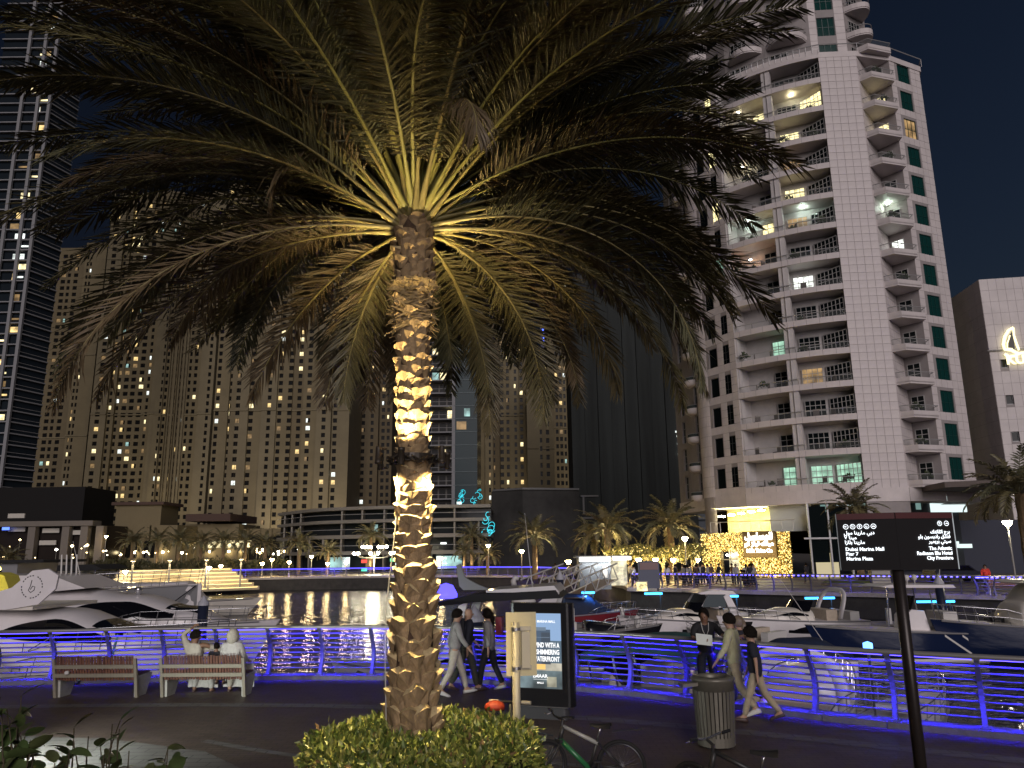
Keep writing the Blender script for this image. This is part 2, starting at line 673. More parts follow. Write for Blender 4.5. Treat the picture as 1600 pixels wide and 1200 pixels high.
G_sit = grow_person(SIT, hood=True, fit=1.1)
G_sitarm = grow_person(SITARM, fit=1.05)
G_child = grow_person(Pose(hip=(84, 84), knee=(78, 80), sh=(20, 20), el=(40, 40), seat=1, h=1.15, lean=-6))
G_far = [grow_person(STAND0, fingers=False), grow_person(WALK3, fingers=False, hair='long'), grow_person(WALK2, fingers=False), grow_person(SIT, fingers=False)]
# ================================================================ SETTING
WATER_Z = -1.6

def paving_mat(name, c1, c2, scale=4.0, bw=0.5, bh=0.25, rough=0.55):
    if name in MATS:
        return MATS[name]
    m = bpy.data.materials.new(name)
    m.use_nodes = True
    nt = m.node_tree
    b = nt.nodes['Principled BSDF']
    tc = nt.nodes.new('ShaderNodeTexCoord')
    br = nt.nodes.new('ShaderNodeTexBrick')
    br.inputs['Scale'].default_value = scale
    br.inputs['Brick Width'].default_value = bw
    br.inputs['Row Height'].default_value = bh
    br.inputs['Mortar Size'].default_value = 0.012
    br.inputs['Color1'].default_value = (*c1, 1)
    br.inputs['Color2'].default_value = (*c2, 1)
    br.inputs['Mortar'].default_value = (*[c * 0.35 for c in c1], 1)
    nt.links.new(tc.outputs['Object'], br.inputs['Vector'])
    n = nt.nodes.new('ShaderNodeTexNoise')
    n.inputs['Scale'].default_value = 0.7
    n.inputs['Detail'].default_value = 6
    nt.links.new(tc.outputs['Object'], n.inputs['Vector'])
    mx = nt.nodes.new('ShaderNodeMix')
    mx.data_type = 'RGBA'
    mx.blend_type = 'MULTIPLY'
    mx.inputs['Factor'].default_value = 0.75
    cr = nt.nodes.new('ShaderNodeValToRGB')
    cr.color_ramp.elements[0].position = 0.25
    cr.color_ramp.elements[0].color = (0.45, 0.42, 0.4, 1)
    cr.color_ramp.elements[1].position = 0.75
    cr.color_ramp.elements[1].color = (1, 1, 1, 1)
    nt.links.new(n.outputs['Fac'], cr.inputs[0])
    nt.links.new(br.outputs['Color'], mx.inputs['A'])
    nt.links.new(cr.outputs[0], mx.inputs['B'])
    nt.links.new(mx.outputs['Result'], b.inputs['Base Color'])
    mr = nt.nodes.new('ShaderNodeMapRange')
    mr.inputs['To Min'].default_value = rough - 0.15
    mr.inputs['To Max'].default_value = rough + 0.2
    nt.links.new(n.outputs['Fac'], mr.inputs[0])
    nt.links.new(mr.outputs[0], b.inputs['Roughness'])
    bp = nt.nodes.new('ShaderNodeBump')
    bp.inputs['Strength'].default_value = 0.5
    bp.inputs['Distance'].default_value = 0.01
    nt.links.new(br.outputs['Fac'], bp.inputs['Height'])
    bp.invert = True
    nt.links.new(bp.outputs[0], b.inputs['Normal'])
    MATS[name] = m
    return m

PAVE = paving_mat('paving_brown', (0.118, 0.082, 0.064), (0.090, 0.063, 0.050), 2.0)
PAVE_RED = paving_mat('paving_red', (0.20, 0.085, 0.06), (0.16, 0.07, 0.05), 2.0)
PAVE_PALE = paving_mat('paving_pale', (0.17, 0.16, 0.15), (0.15, 0.14, 0.13), 1.2)
STONE = mat('kerb_stone', (0.12, 0.115, 0.11), 0.6, noise=0.25, nscale=6, bump=0.3, bscale=40)
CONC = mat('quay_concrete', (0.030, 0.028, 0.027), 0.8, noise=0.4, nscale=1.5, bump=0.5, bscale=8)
FARPAVE = mat('far_paving', (0.16, 0.14, 0.12), 0.6, noise=0.3, nscale=1.0)

# near promenade edge: surveyed from the foot of the railing, then smoothed
_pe = [(-30, 18.2), (-20, 18.6), (-14, 19.05), (-11.33, 19.25), (-8.8, 19.45), (-6.4, 19.55), (-4.07, 19.45), (-2.0, 19.1),
       (-0.2, 18.4), (1.63, 17.45), (2.8, 16.68), (4.02, 15.66), (5.05, 14.72), (6.12, 13.90), (7.26, 13.18), (8.4, 12.5), (10.5, 11.4), (14, 10.0), (22, 7.5), (34, 5)]

def smooth_path(pts, step):
    """Catmull-Rom resampled at about equal steps."""
    P = [Vector((p[0], p[1], 0)) for p in pts]
    P = [P[0] * 2 - P[1]] + P + [P[-1] * 2 - P[-2]]
    out = []
    for i in range(1, len(P) - 2):
        a, b, c, d = P[i - 1], P[i], P[i + 1], P[i + 2]
        for k in range(24):
            t = k / 24
            out.append(0.5 * ((2 * b) + (c - a) * t + (2 * a - 5 * b + 4 * c - d) * t * t + (3 * b - a - 3 * c + d) * t ** 3))
    out.append(P[-2])
    res = [out[0]]
    acc = 0
    for i in range(1, len(out)):
        seg = (out[i] - out[i - 1])
        L = seg.length
        while acc + L >= step:
            f = (step - acc) / L
            p = out[i - 1] + (out[i] - out[i - 1]) * f
            res.append(p)
            out[i - 1] = p
            L = (out[i] - p).length
            acc = 0
        acc += L
    return res

EDGE = smooth_path(_pe, 0.25)

def normals(path):
    ns = []
    for i in range(len(path)):
        t = (path[min(i + 1, len(path) - 1)] - path[max(i - 1, 0)]).normalized()
        ns.append(Vector((-t.y, t.x, 0)))        # left of travel: towards the water for a left-to-right path
    return ns

EDGE_N = normals(EDGE)

# water: one sheet
def water_mat():
    m = bpy.data.materials.new('water')
    m.use_nodes = True
    nt = m.node_tree
    b = nt.nodes['Principled BSDF']
    b.inputs['Base Color'].default_value = (0.004, 0.006, 0.008, 1)
    b.inputs['Roughness'].default_value = 0.03
    b.inputs['IOR'].default_value = 1.33
    b.inputs['Specular IOR Level'].default_value = 0.6
    tc = nt.nodes.new('ShaderNodeTexCoord')
    def layer(scale, sx, sy, det):
        mp = nt.nodes.new('ShaderNodeMapping')
        mp.inputs['Scale'].default_value = (sx, sy, 1)
        mp.inputs['Rotation'].default_value = (0, 0, R(12 if scale > 1 else -20))
        nt.links.new(tc.outputs['Object'], mp.inputs[0])
        n = nt.nodes.new('ShaderNodeTexNoise')
        n.inputs['Scale'].default_value = scale
        n.inputs['Detail'].default_value = det
        n.inputs['Distortion'].default_value = 0.6
        nt.links.new(mp.outputs[0], n.inputs['Vector'])
        return n
    a = layer(0.55, 0.7, 1.3, 3)
    c = layer(2.2, 0.8, 1.3, 3)
    ad = nt.nodes.new('ShaderNodeMath')
    ad.operation = 'MULTIPLY_ADD'
    ad.inputs[1].default_value = 0.28
    nt.links.new(c.outputs['Fac'], ad.inputs[0])
    nt.links.new(a.outputs['Fac'], ad.inputs[2])
    bp = nt.nodes.new('ShaderNodeBump')
    bp.inputs['Strength'].default_value = 1.0
    bp.inputs['Distance'].default_value = 0.15
    nt.links.new(ad.outputs[0], bp.inputs['Height'])
    nt.links.new(bp.outputs[0], b.inputs['Normal'])
    return m

WATER = water_mat()
mb = MB()
mb.quad((-160, 4, WATER_Z), (120, 4, WATER_Z), (120, 190, WATER_Z), (-160, 190, WATER_Z))
struct(mb.build('water', WATER))

# near promenade sheet
mb = MB()
n = len(EDGE)
top = [(p.x, p.y, 0) for p in EDGE]
back = [(p.x, -12, 0) for p in EDGE]
mb.add(top + back, [(i, n + i, n + i + 1, i + 1) for i in range(n - 1)])
struct(mb.build('promenade', PAVE))
# quay wall below the edge
mb = MB()
lo = [(p.x, p.y, WATER_Z - 1.5) for p in EDGE]
mb.add([(p.x, p.y, -0.003) for p in EDGE] + lo, [(i, i + 1, n + i + 1, n + i) for i in range(n - 1)])
struct(mb.build('quay_wall', CONC))

# paler curved paving bands laid in the brown paving
def band(name, path, w, m, z):
    p2 = smooth_path(path, 0.3)
    nn = normals(p2)
    b_ = MB()
    k = len(p2)
    b_.add([(p.x + q.x * w / 2, p.y + q.y * w / 2, z) for p, q in zip(p2, nn)] + [(p.x - q.x * w / 2, p.y - q.y * w / 2, z) for p, q in zip(p2, nn)],
           [(i, k + i, k + i + 1, i + 1) for i in range(k - 1)])
    return struct(b_.build(name, m))

band('paving_band', [(-22, 16.3), (-12, 16.3), (-6, 16.2), (-2, 15.6), (2, 14.2), (6, 12.0), (12, 8.5)], 0.35, PAVE_PALE, 0.004)
band('paving_band', [(-5.0, 13.2), (-4, 12.6), (-3, 12.1), (-1.5, 11.7), (0.5, 11.6), (3, 10.4), (6, 8.4), (9, 6)], 0.16, PAVE_PALE, 0.004)
band('paving_joint', [(3.2, 11.2), (5.2, 9.9), (7.5, 8.2), (10, 6.2)], 0.045, mat('dark_joint', (.02, .018, .016), .8), 0.009)
band('paving_joint', [(3.0, 10.9), (5.0, 9.6), (7.3, 7.9), (9.8, 5.9)], 0.045, mat('dark_joint', (.02, .018, .016), .8), 0.009)
# pale apron of paving behind the shrub
mb = MB()
poly = [(-16, 14.0), (-9.5, 13.9), (-6.6, 13.4), (-4.7, 12.5), (-3.6, 11.3), (-3.1, 9.8), (-3.4, 7.2), (-5, 5.2), (-16, 5.2)]
mb.add([(x, y, 0.0045) for x, y in poly], [tuple(range(len(poly)))[::-1]])
struct(mb.build('paving_apron', PAVE_PALE))
# red paving and kerb near the bicycles
mb = MB()
poly = [(0.1, 6.5), (1.5, 6.5), (1.75, 8.3), (1.15, 9.35), (0.55, 9.6), (0.2, 8.8)]
mb.add([(x, y, 0.0045) for x, y in poly], [tuple(range(len(poly)))])
rp = struct(mb.build('red_paving', PAVE_RED))
TERRA = [mat('terracotta_%d' % i, c, 0.7, noise=0.25, nscale=9, bump=0.3) for i, c in enumerate([(0.22, 0.085, 0.055), (0.18, 0.075, 0.05), (0.25, 0.10, 0.07)])]
tile = [MB().box((0, 0, 0.006), (0.235, 0.235, 0.012)).mesh('floor_tile', m_) for m_ in TERRA]
for i in range(7):
    for j in range(11):
        x = 0.35 + i * 0.242
        y = 6.75 + j * 0.242
        if x < 0.45 + max(0, (8.2 - y) * 0.1) or x > 1.6 - max(0, (y - 8.3)) * 0.75 or y > 9.2:
            continue
        obj('floor_tile', RND.choice(tile), rp, (x, y, 0.0055 + RND.uniform(0, 0.003)), (0, 0, RND.uniform(-0.01, 0.01)))

# kerb stones under the railing
ker = thing('railing_kerb', 'pale stone kerb the near railing stands on', 'kerb')
kerb_step = 4
for i in range(0, len(EDGE) - kerb_step, kerb_step):
    p, q = EDGE[i], EDGE[i + kerb_step]
    if p.x < -15 or q.x > 14:
        continue
    d = q - p
    c = (p + q) / 2
    nn = Vector((-d.y, d.x, 0)).normalized()
    c = c - nn * 0.16
    mb = MB()
    mb.box((0, 0, 0.05), (d.length + 0.012, 0.42, 0.10))
    mb.build('kerb_stone', STONE, ker, loc=(c.x, c.y, 0), rot=(0, 0, math.atan2(d.y, d.x)))

# ---------------- far shores
# right-hand quay: foot of the far railing surveyed from the photograph
_fr = [(95, 40), (60, 43.5)] + [tuple(atZ(x, y, 0)[:2]) for x, y in ((1600, 931.5), (1531, 930), (1424, 928), (1300, 925.5), (1180, 923), (1097, 920.5), (985, 918.5))]
_k = _fr[-1]
_fr += [(_k[0] + 0.2, _k[1] + 4), (_k[0] - 2, _k[1] + 22), (_k[0] - 7, _k[1] + 34), (0.5, 97), (-8, 102), (-24, 103), (-40, 100)]
FAR_R = _fr
_fl = [(-40, 100), (-44, 97), (-60, 92), (-100, 84), (-170, 76)]
FAR_ALL = _fr + _fl[1:]
mb = MB()
n = len(FAR_ALL)
mb.add([(x, y, 0) for x, y in FAR_ALL] + [(x * 3.2, max(y, 60) * 1.0 + 1400, 0) for x, y in FAR_ALL], [(i, i + 1, n + i + 1, n + i) for i in range(n - 1)])
struct(mb.build('far_ground', FARPAVE))
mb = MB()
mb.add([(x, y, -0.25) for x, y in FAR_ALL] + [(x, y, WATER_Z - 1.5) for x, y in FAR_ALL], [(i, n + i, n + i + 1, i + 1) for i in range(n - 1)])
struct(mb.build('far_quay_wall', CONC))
# coping slab on the far quay wall
mb = MB()
for i in range(n - 1):
    a = Vector((*FAR_ALL[i], 0)); b = Vector((*FAR_ALL[i + 1], 0))
    d = b - a
    c = (a + b) / 2
    mb.box((c.x, c.y, -0.11), (d.length + 0.1, 0.5, 0.26), math.atan2(d.y, d.x))
mb.build('quay_coping', mat('coping', (0.34, 0.31, 0.30), 0.6, noise=0.2))
struct(bpy.data.objects['quay_coping'])
# ================================================================ DATE PALM
PALM_C = Vector((-1.12, 9.0, 0))
BARK = mat('palm_boot', (0.29, 0.20, 0.105), 0.85, noise=0.5, nscale=14, bump=0.6, bscale=30, stretch=(1, 1, 0.25))
BARKD = mat('palm_core', (0.085, 0.05, 0.03), 0.9, noise=0.5, nscale=8, bump=0.8, bscale=20)
BOOTCUT = mat('palm_boot_pale', (0.50, 0.385, 0.20), 0.8, noise=0.35, nscale=20, bump=0.5, bscale=60)
FIBRE = mat('palm_fibre', (0.33, 0.235, 0.11), 0.9, noise=0.4, nscale=25)
LEAFS = [mat('frond_leaf_%d' % i, c, 0.5, noise=0.3, nscale=5) for i, c in enumerate([(0.14, 0.122, 0.055), (0.115, 0.112, 0.060), (0.145, 0.118, 0.058), (0.155, 0.112, 0.06)])]
PET = mat('petiole', (0.30, 0.28, 0.09), 0.45, noise=0.2, nscale=6)
PET2 = mat('petiole_old', (0.30, 0.25, 0.10), 0.5, noise=0.25, nscale=6)

def frond_data(L, elev, droop, rg, nleaf=92, lmax=0.52, roll=0.0, width=0.012, curl=0.0, leaf_droop=0.18, thin=1.0):
    """A pinnate palm leaf: arching rachis, petiole, and folded leaflets. +x outwards, z up, root at the origin."""
    N = 30
    p = Vector((0, 0, 0))
    pts, tans = [], []
    yaw = 0.0
    for i in range(N + 1):
        t = i / N
        a = elev - droop * (t ** 1.25)
        yaw = curl * t * t
        T = Vector((math.cos(a) * math.cos(yaw), math.cos(a) * math.sin(yaw), math.sin(a)))
        pts.append(p.copy())
        tans.append(T)
        p = p + T * (L / N)
    stem = MB()
    rad = [max(0.026 * (1 - t / N) + 0.004, 0.066 * (1 - t / N * 4.5)) for t in range(N + 1)]
    stem.tube(pts, rad, 6, flat=0.55)
    lf = MB()
    lift = rg.uniform(0.25, 0.5)
    for k in range(nleaf):
        t = 0.17 + 0.83 * (k + rg.uniform(-.3, .3)) / nleaf
        t = min(max(t, 0.16), 0.995)
        fi = t * N
        i = min(int(fi), N - 1)
        P = pts[i].lerp(pts[i + 1], fi - i)
        T = tans[i]
        S = Vector((-math.sin(curl * t * t), math.cos(curl * t * t), 0))
        Nn = T.cross(S) * -1
        if Nn.z < 0 and abs(T.z) < 0.9:
            Nn = -Nn
        if roll:
            S, Nn = S * math.cos(roll) + Nn * math.sin(roll), Nn * math.cos(roll) - S * math.sin(roll)
        ln = lmax * (0.35 + 0.65 * math.sin(PI * min(1, 0.12 + 0.78 * t))) * (1 if t < 0.85 else 1 - (t - 0.85) * 2.6)
        if t < 0.24:
            ln *= 0.25 + (t - 0.16) * 9
        fw = R(68 - 34 * t)
        for sd in (-1, 1):
            if rg.random() < 0.05:
                continue
            ang = fw + rg.gauss(0, 0.10)
            v = lift * (1 - t * 0.5) + rg.gauss(0, 0.16)
            d = (T * math.cos(ang) + (S * sd * math.cos(v) + Nn * math.sin(v)) * math.sin(ang)).normalized()
            l = ln * rg.uniform(0.82, 1.12)
            g = Vector((0, 0, -1))
            mid = P + d * l * 0.5 + g * leaf_droop * 0.22 * l
            dd = (d + g * leaf_droop * rg.uniform(0.6, 1.8)).normalized()
            tip = mid + dd * l * 0.5
            wdt = d.cross(Nn)
            if wdt.length < 1e-3:
                wdt = S
            wdt = wdt.normalized() * width * thin * rg.uniform(0.8, 1.2)
            nn = d.cross(wdt).normalized() * width * 0.5
            b0 = P + d * 0.01
            lf.add([b0 - wdt * 0.5, b0 + wdt * 0.5, mid + wdt + nn, mid - nn * 0.6, mid - wdt + nn, tip], [(0, 3, 2, 1), (0, 4, 3), (4, 5, 3), (3, 5, 2)])
    return stem, lf, pts

# the big palm -----------------------------------------------------------
palm = thing('date_palm', 'tall floodlit date palm rising from the round hedge, trunk covered in leaf stubs', 'palm tree', PALM_C)
rg = random.Random(5)

def trunk_r(z):
    if z < 1.0:
        return 0.285 - 0.02 * z
    if z < 2.6:
        return 0.265 - 0.045 * (z - 1)
    if z < 5.6:
        return 0.193 - 0.016 * (z - 2.6) if z < 4.0 else 0.171 + 0.016 * (z - 4.0)
    if z < 6.2:
        return 0.197 + 0.05 * (z - 5.6)
    if z < 7.0:
        return 0.246 - 0.02 * (z - 6.2)
    return 0.23

def trunk_c(z):
    return Vector((-0.03 + 0.012 * math.sin(z * 0.9) - 0.012 * z + 0.03, 0, 0))

mb = MB()
prof = [i * 0.12 for i in range(62)]
mb.tube([trunk_c(z) + Vector((0, 0, z)) for z in prof], [trunk_r(z) * (0.9 + 0.03 * math.sin(z * 37)) if z < 6.9 else trunk_r(z) * max(0.35, 1 - (z - 6.9) * 1.2) for z in prof], 18)
trunk = mb.build('trunk', BARKD, palm, smooth=True)

def boot_mesh(var, w, h, out, m):
    """One cut leaf stub: a broad scale that hugs the trunk below and ends in a thick ragged lip."""
    r2 = random.Random(var)
    j = lambda s: r2.uniform(-s, s)
    k = r2.uniform(-0.12, 0.12) * w
    vs = [(-0.01, -w * 0.20, 0), (-0.01, w * 0.20, 0), (0.012, 0, 0.0),
          (-0.012, -w * 0.56, h * 0.48), (-0.012, w * 0.56, h * 0.48), (out * 0.55, k, h * 0.45),
          (-0.02, -w * 0.60, h * (0.74 + j(.06))), (-0.02, w * 0.60, h * (0.74 + j(.06))),
          (out * 0.85, -w * 0.33 + j(.02), h * (0.90 + j(.05))), (out * 0.85, w * 0.33 + j(.02), h * (0.90 + j(.05))), (out * 1.12, k + j(.02), h * (1.0 + j(.09))),
          (-0.03, -w * 0.36, h * 0.98), (-0.03, w * 0.36, h * 0.98), (-0.03, k, h * 1.08)]
    fs = [(0, 2, 5, 3), (2, 1, 4, 5), (3, 5, 8, 6), (5, 4, 7, 9), (5, 10, 8), (5, 9, 10), (6, 8, 11), (8, 10, 13, 11), (10, 9, 12, 13), (9, 7, 12), (0, 1, 2)]
    b_ = MB().add(vs, fs)
    me = b_.mesh('leaf_stub', m)
    me.materials.append(BOOTCUT)
    for q in (6, 7, 8, 9):
        me.polygons[q].material_index = 1
    return me

low = [boot_mesh(i, 0.185, 0.29, 0.078, BARK) for i in range(6)]
mid_ = [boot_mesh(i + 20, 0.185, 0.20, 0.050, BARK) for i in range(5)]
top_ = [boot_mesh(i + 40, 0.165, 0.165, 0.048, BARK) for i in range(5)]
count = 0
z = 0.62
row = 0
while z < 6.85:
    r = trunk_r(z)
    per = 8 if z < 2.7 else 7
    for k in range(per):
        a = 2 * PI * (k + 0.5 * (row % 2)) / per + rg.uniform(-.1, .1)
        var = low if z < 2.5 else (mid_ if z < 3.7 else top_)
        c = trunk_c(z)
        rr = r * 0.93
        o = obj('leaf_stub', rg.choice(var), trunk, (c.x + rr * math.cos(a), rr * math.sin(a), z + rg.uniform(-.025, .025)),
                (rg.uniform(-.16, .16) * (1.8 if z < 2.4 else 1), rg.uniform(-.12, .1), a))
        s = rg.uniform(0.88, 1.2)
        o.scale = (s * rg.uniform(.8, 1.3), s * (1.06 if z < 2.6 else 1.12), s)
        count += 1
    step = 0.185 if z < 2.5 else (0.142 if z < 4.4 else 0.136)
    z += step
    row += 1
# ragged fibre collar under the crown
col_ = MB()
for k in range(520):
    a = rg.uniform(0, 2 * PI)
    z0 = rg.uniform(5.55, 6.16)
    c = trunk_c(z0)
    r = trunk_r(z0)
    ln = rg.uniform(0.08, 0.26)
    dirn = Vector((-math.sin(a), math.cos(a), 0)) * rg.choice((-1, 1)) * rg.uniform(0.35, 1.0) + Vector((math.cos(a), math.sin(a), 0)) * rg.uniform(-0.05, 0.22) + Vector((0, 0, rg.uniform(-0.5, 0.35)))
    dirn.normalize()
    p0 = Vector((c.x + math.cos(a) * r * 1.0, math.sin(a) * r * 1.0, z0))
    p1 = p0 + dirn * ln
    w = Vector((0, 0, rg.uniform(0.006, 0.022)))
    col_.add([p0 - w, p0 + w, p1 + w * 0.2, p1 - w * 0.3], [(0, 1, 2, 3)])
cb = col_.build('fibre_collar', FIBRE, palm)
cb['kind'] = 'stuff'
mb = MB()
lip = []
nseg = 40
for k in range(nseg):
    a = 2 * PI * k / nseg
    lip.append(a)
vs, fs = [], []
for k, a in enumerate(lip):
    r0 = 0.225
    r1 = 0.278 + rg.uniform(-.02, .025)
    zz = 6.08 + rg.uniform(-.02, .02)
    vs += [(math.cos(a) * r0 - .07, math.sin(a) * r0, zz - .09), (math.cos(a) * r1 - .07, math.sin(a) * r1, zz + .05 + rg.uniform(-.03, .03)), (math.cos(a) * (r0 - .02) - .07, math.sin(a) * (r0 - .02), zz + .1)]
for k in range(nseg):
    l = (k + 1) % nseg
    fs += [(3 * k, 3 * l, 3 * l + 1, 3 * k + 1), (3 * k + 1, 3 * l + 1, 3 * l + 2, 3 * k + 2)]
MB().add(vs, fs).build('fibre_skirt', FIBRE, palm)
# supply cable up the trunk
mb = MB()
mb.tube([(-0.30 + 0.02 * math.sin(z_ * 2.2) + (0.06 if z_ > 2.2 else 0.0) * min(1, (z_ - 2.2)), -0.10, z_) for z_ in [0.5 + 0.3 * i for i in range(12)]], 0.008, 5)
mb.build('cable', mat('cable_grey', (0.45, 0.42, 0.36), 0.5), palm, smooth=True)

# crown
NF = 255
for i in range(NF):
    t = (i + 0.5) / NF
    az = (i * 2.399963 + rg.uniform(-.15, .15)) % (2 * PI)
    front = max(0.0, math.cos(az + PI / 2))          # 1 where a leaf comes towards the promenade path
    elev = R(80 - 75 * t ** 0.62) + rg.gauss(0, 0.13)
    droop = R(34 + 50 * t ** 0.7) + rg.gauss(0, 0.16)
    if front > 0.25:
        elev += R(34) * min(1, front * 1.6) * t      # trimmed: the path side keeps only its upper leaves
        droop *= 1 - 0.30 * min(1, front * 1.4)
        if t > 0.80 and front > 0.55:
            continue
    L = rg.uniform(4.1, 5.45) * (1 + 0.07 * max(0, -math.cos(az)) - 0.03 * max(0, math.cos(az))) * (0.74 + 0.26 * min(1, t * 3)) * (1 - (0.16 + 0.2 * max(0, math.sin(az))) * max(0, t - .45) / .55)
    lm = rg.choice(LEAFS[:3]) if t < 0.75 else rg.choice(LEAFS)
    st, lf, pts = frond_data(L, elev, droop, rg, nleaf=110, lmax=rg.uniform(0.50, 0.66), curl=rg.gauss(0, 0.22), roll=rg.gauss(0, 0.2), leaf_droop=rg.uniform(0.05, 0.40), width=0.0145)
    root = Vector((-0.075 + 0.17 * math.cos(az), 0.17 * math.sin(az), 7.32 - 0.50 * t))
    s_ = obj('frond', st.mesh('frond', PET if t < .7 else PET2, True), palm, root, (0, 0, az))
    obj('leaflets', lf.mesh('leaflets', lm), s_)
# flower stalk / dead leaf bundles hanging near the front
for (az, dz) in ((R(-160), 7.25), (R(-60), 7.5), (R(165), 7.2)):
    st, lf, pts = frond_data(2.2, R(55), R(150), rg, nleaf=70, lmax=0.55, leaf_droop=1.6, curl=rg.gauss(0, .2))
    s_ = obj('dry_frond', st.mesh('dry_frond', PET2, True), palm, (-0.075 + 0.16 * math.cos(az), 0.16 * math.sin(az), dz), (0, 0, az))
    obj('leaflets', lf.mesh('leaflets', LEAFS[3]), s_)

# ring of spotlights clamped to the trunk --------------------------------
ZR = 3.98
BLACKM = mat('fitting_dark', (0.05, 0.04, 0.03), 0.45, 0.3)
ring = thing('palm_light_ring', 'dark clamp ring of spotlights strapped round the palm trunk', 'light fitting', PALM_C + Vector((-0.06, 0, ZR)))
mb = MB()
mb.lathe([(0.215, -0.045), (0.242, -0.045), (0.242, 0.045), (0.215, 0.045), (0.215, -0.045)], 28, cap=False)
mb.build('band', BLACKM, ring)
mb = MB()
for k in range(40):
    a = k * 2.399
    mb.tube([(0.25 * math.cos(a), 0.25 * math.sin(a), rg.uniform(-.05, .03)), (0.30 * math.cos(a + .3), 0.30 * math.sin(a + .3), rg.uniform(-.09, .05)), (0.26 * math.cos(a + .7), 0.26 * math.sin(a + .7), rg.uniform(-.08, .04))], 0.008, 4)
w_ = mb.build('cable_tangle', BLACKM, ring)
w_['kind'] = 'stuff'
WARM = (1.0, 0.76, 0.35)
LENS = emit('spot_lens', (1.0, 0.86, 0.55), 30)
spots = [(R(168), 0.40, 1), (R(-100), 0.42, 1), (R(12), 0.41, 1), (R(-150), 0.42, -1), (R(-30), 0.42, -1), (R(75), 0.38, 1), (R(100), 0.38, -1)]
for a, rr, sd in spots:
    x, y = rr * math.cos(a), rr * math.sin(a)
    mb = MB()
    prof = [(0.0, -0.10), (0.028, -0.10), (0.034, -0.085), (0.037, 0.06), (0.041, 0.062), (0.041, 0.10), (0.034, 0.10)]
    if sd < 0:
        prof = [(r_, -z_) for r_, z_ in prof]
    mb.lathe(prof, 12)
    so = mb.build('spotlight', BLACKM, ring, smooth=True, loc=(x, y, -0.02 * sd))
    MB().lathe([(0.0, 0.0), (0.032, 0.0)], 12, c=(0, 0, 0.094 * sd), cap=False).build('lens', LENS, so)
    MB().tube([(-0.06 * math.cos(a) * 1.6, -0.06 * math.sin(a) * 1.6, -0.08 * sd), (0, 0, -0.07 * sd)], 0.014, 6).build('bracket', BLACKM, so)
    if sd > 0:
        lamp('spot_beam', 'SPOT', (0, 0, 0.11), 230, WARM, so, target=(-0.95 * x, -0.95 * y, 0.9), size=0.03, angle=88, blend=1.0)
        lamp('crown_beam', 'SPOT', (0, 0, 0.11), 230, WARM, so, target=(0.0 * x, 0.0 * y, 3.4), size=0.03, angle=29, blend=1.0)
        lamp('frond_beam', 'SPOT', (0, 0, 0.11), 80, WARM, so, target=(.9 * x, .9 * y + (.7 if y > 0 else .5), 2.6), size=0.03, angle=58, blend=1.0)
    else:
        lamp('spot_beam', 'SPOT', (0, 0, -0.11), 520, WARM, so, target=(-0.85 * x, -0.85 * y, -1.1), size=0.03, angle=100, blend=1.0)

# ================================================================ ROUND HEDGE
DEADL = mat('hedge_dead_leaf', (0.16, 0.10, 0.04), 0.8, noise=0.3)
HL = [mat('hedge_leaf_%d' % i, c, 0.4, noise=0.25, nscale=20) for i, c in enumerate([(0.16, 0.19, 0.04), (0.075, 0.11, 0.024), (0.28, 0.28, 0.075)])]
hedge = thing('round_hedge', 'low round clipped hedge of small bright leaves around the palm foot', 'hedge', (PALM_C.x + 0.12, PALM_C.y, 0))
rg = random.Random(21)

def leaf_cloud(n, sampler, lmin, lmax, rg, wr=0.5, up=0.4):
    """n small pointed leaves; sampler gives (point, outward normal)."""
    b_ = MB()
    for _ in range(n):
        p, nrm = sampler()
        d = (nrm * rg.uniform(0.2, 1.0) + Vector((rg.gauss(0, .6), rg.gauss(0, .6), rg.gauss(up, .45)))).normalized()
        s = d.cross(Vector((rg.gauss(0, 1), rg.gauss(0, 1), rg.gauss(0, 1)))).normalized()
        l = rg.uniform(lmin, lmax)
        w = l * wr * rg.uniform(.8, 1.2)
        m_ = p + d * l * 0.45
        nn = d.cross(s) * w * 0.25
        b_.add([p, m_ + s * w * 0.5 + nn, p + d * l, m_ - s * w * 0.5 + nn], [(0, 1, 2), (0, 2, 3)])
    return b_

HR, HH = 1.22, 0.94
def hsamp():
    while True:
        if rg.random() < 0.62:
            a = rg.uniform(0, 2 * PI)
            r = HR * math.sqrt(rg.uniform(0.02, 1))
            z_ = HH + 0.035 * math.sin(r * 9 + a * 3) + rg.gauss(0, .045) - 0.09 * (r / HR) ** 6
            if r < 0.30:
                continue
            return Vector((r * math.cos(a), r * math.sin(a), z_)), Vector((0, 0, 1))
        a = rg.uniform(0, 2 * PI)
        z_ = rg.uniform(0.03, HH)
        r = HR + 0.05 * math.sin(a * 7 + z_ * 5) + rg.gauss(0, .03)
        return Vector((r * math.cos(a), r * math.sin(a), z_)), Vector((math.cos(a), math.sin(a), 0))
for k, m_ in enumerate(HL + [DEADL]):
    fo = leaf_cloud((6500, 6500, 4500, 700)[k], hsamp, 0.05, 0.105, rg).build('foliage', m_, hedge)
    fo['kind'] = 'stuff'
MB().lathe([(HR - 0.07, 0.0), (HR - 0.06, HH - 0.12), (HR - 0.18, HH - 0.06), (0.2, HH - 0.06)], 40, cap=False).build('twig_core', mat('hedge_core', (0.025, 0.028, 0.012), 0.9, noise=.5, nscale=12), hedge)
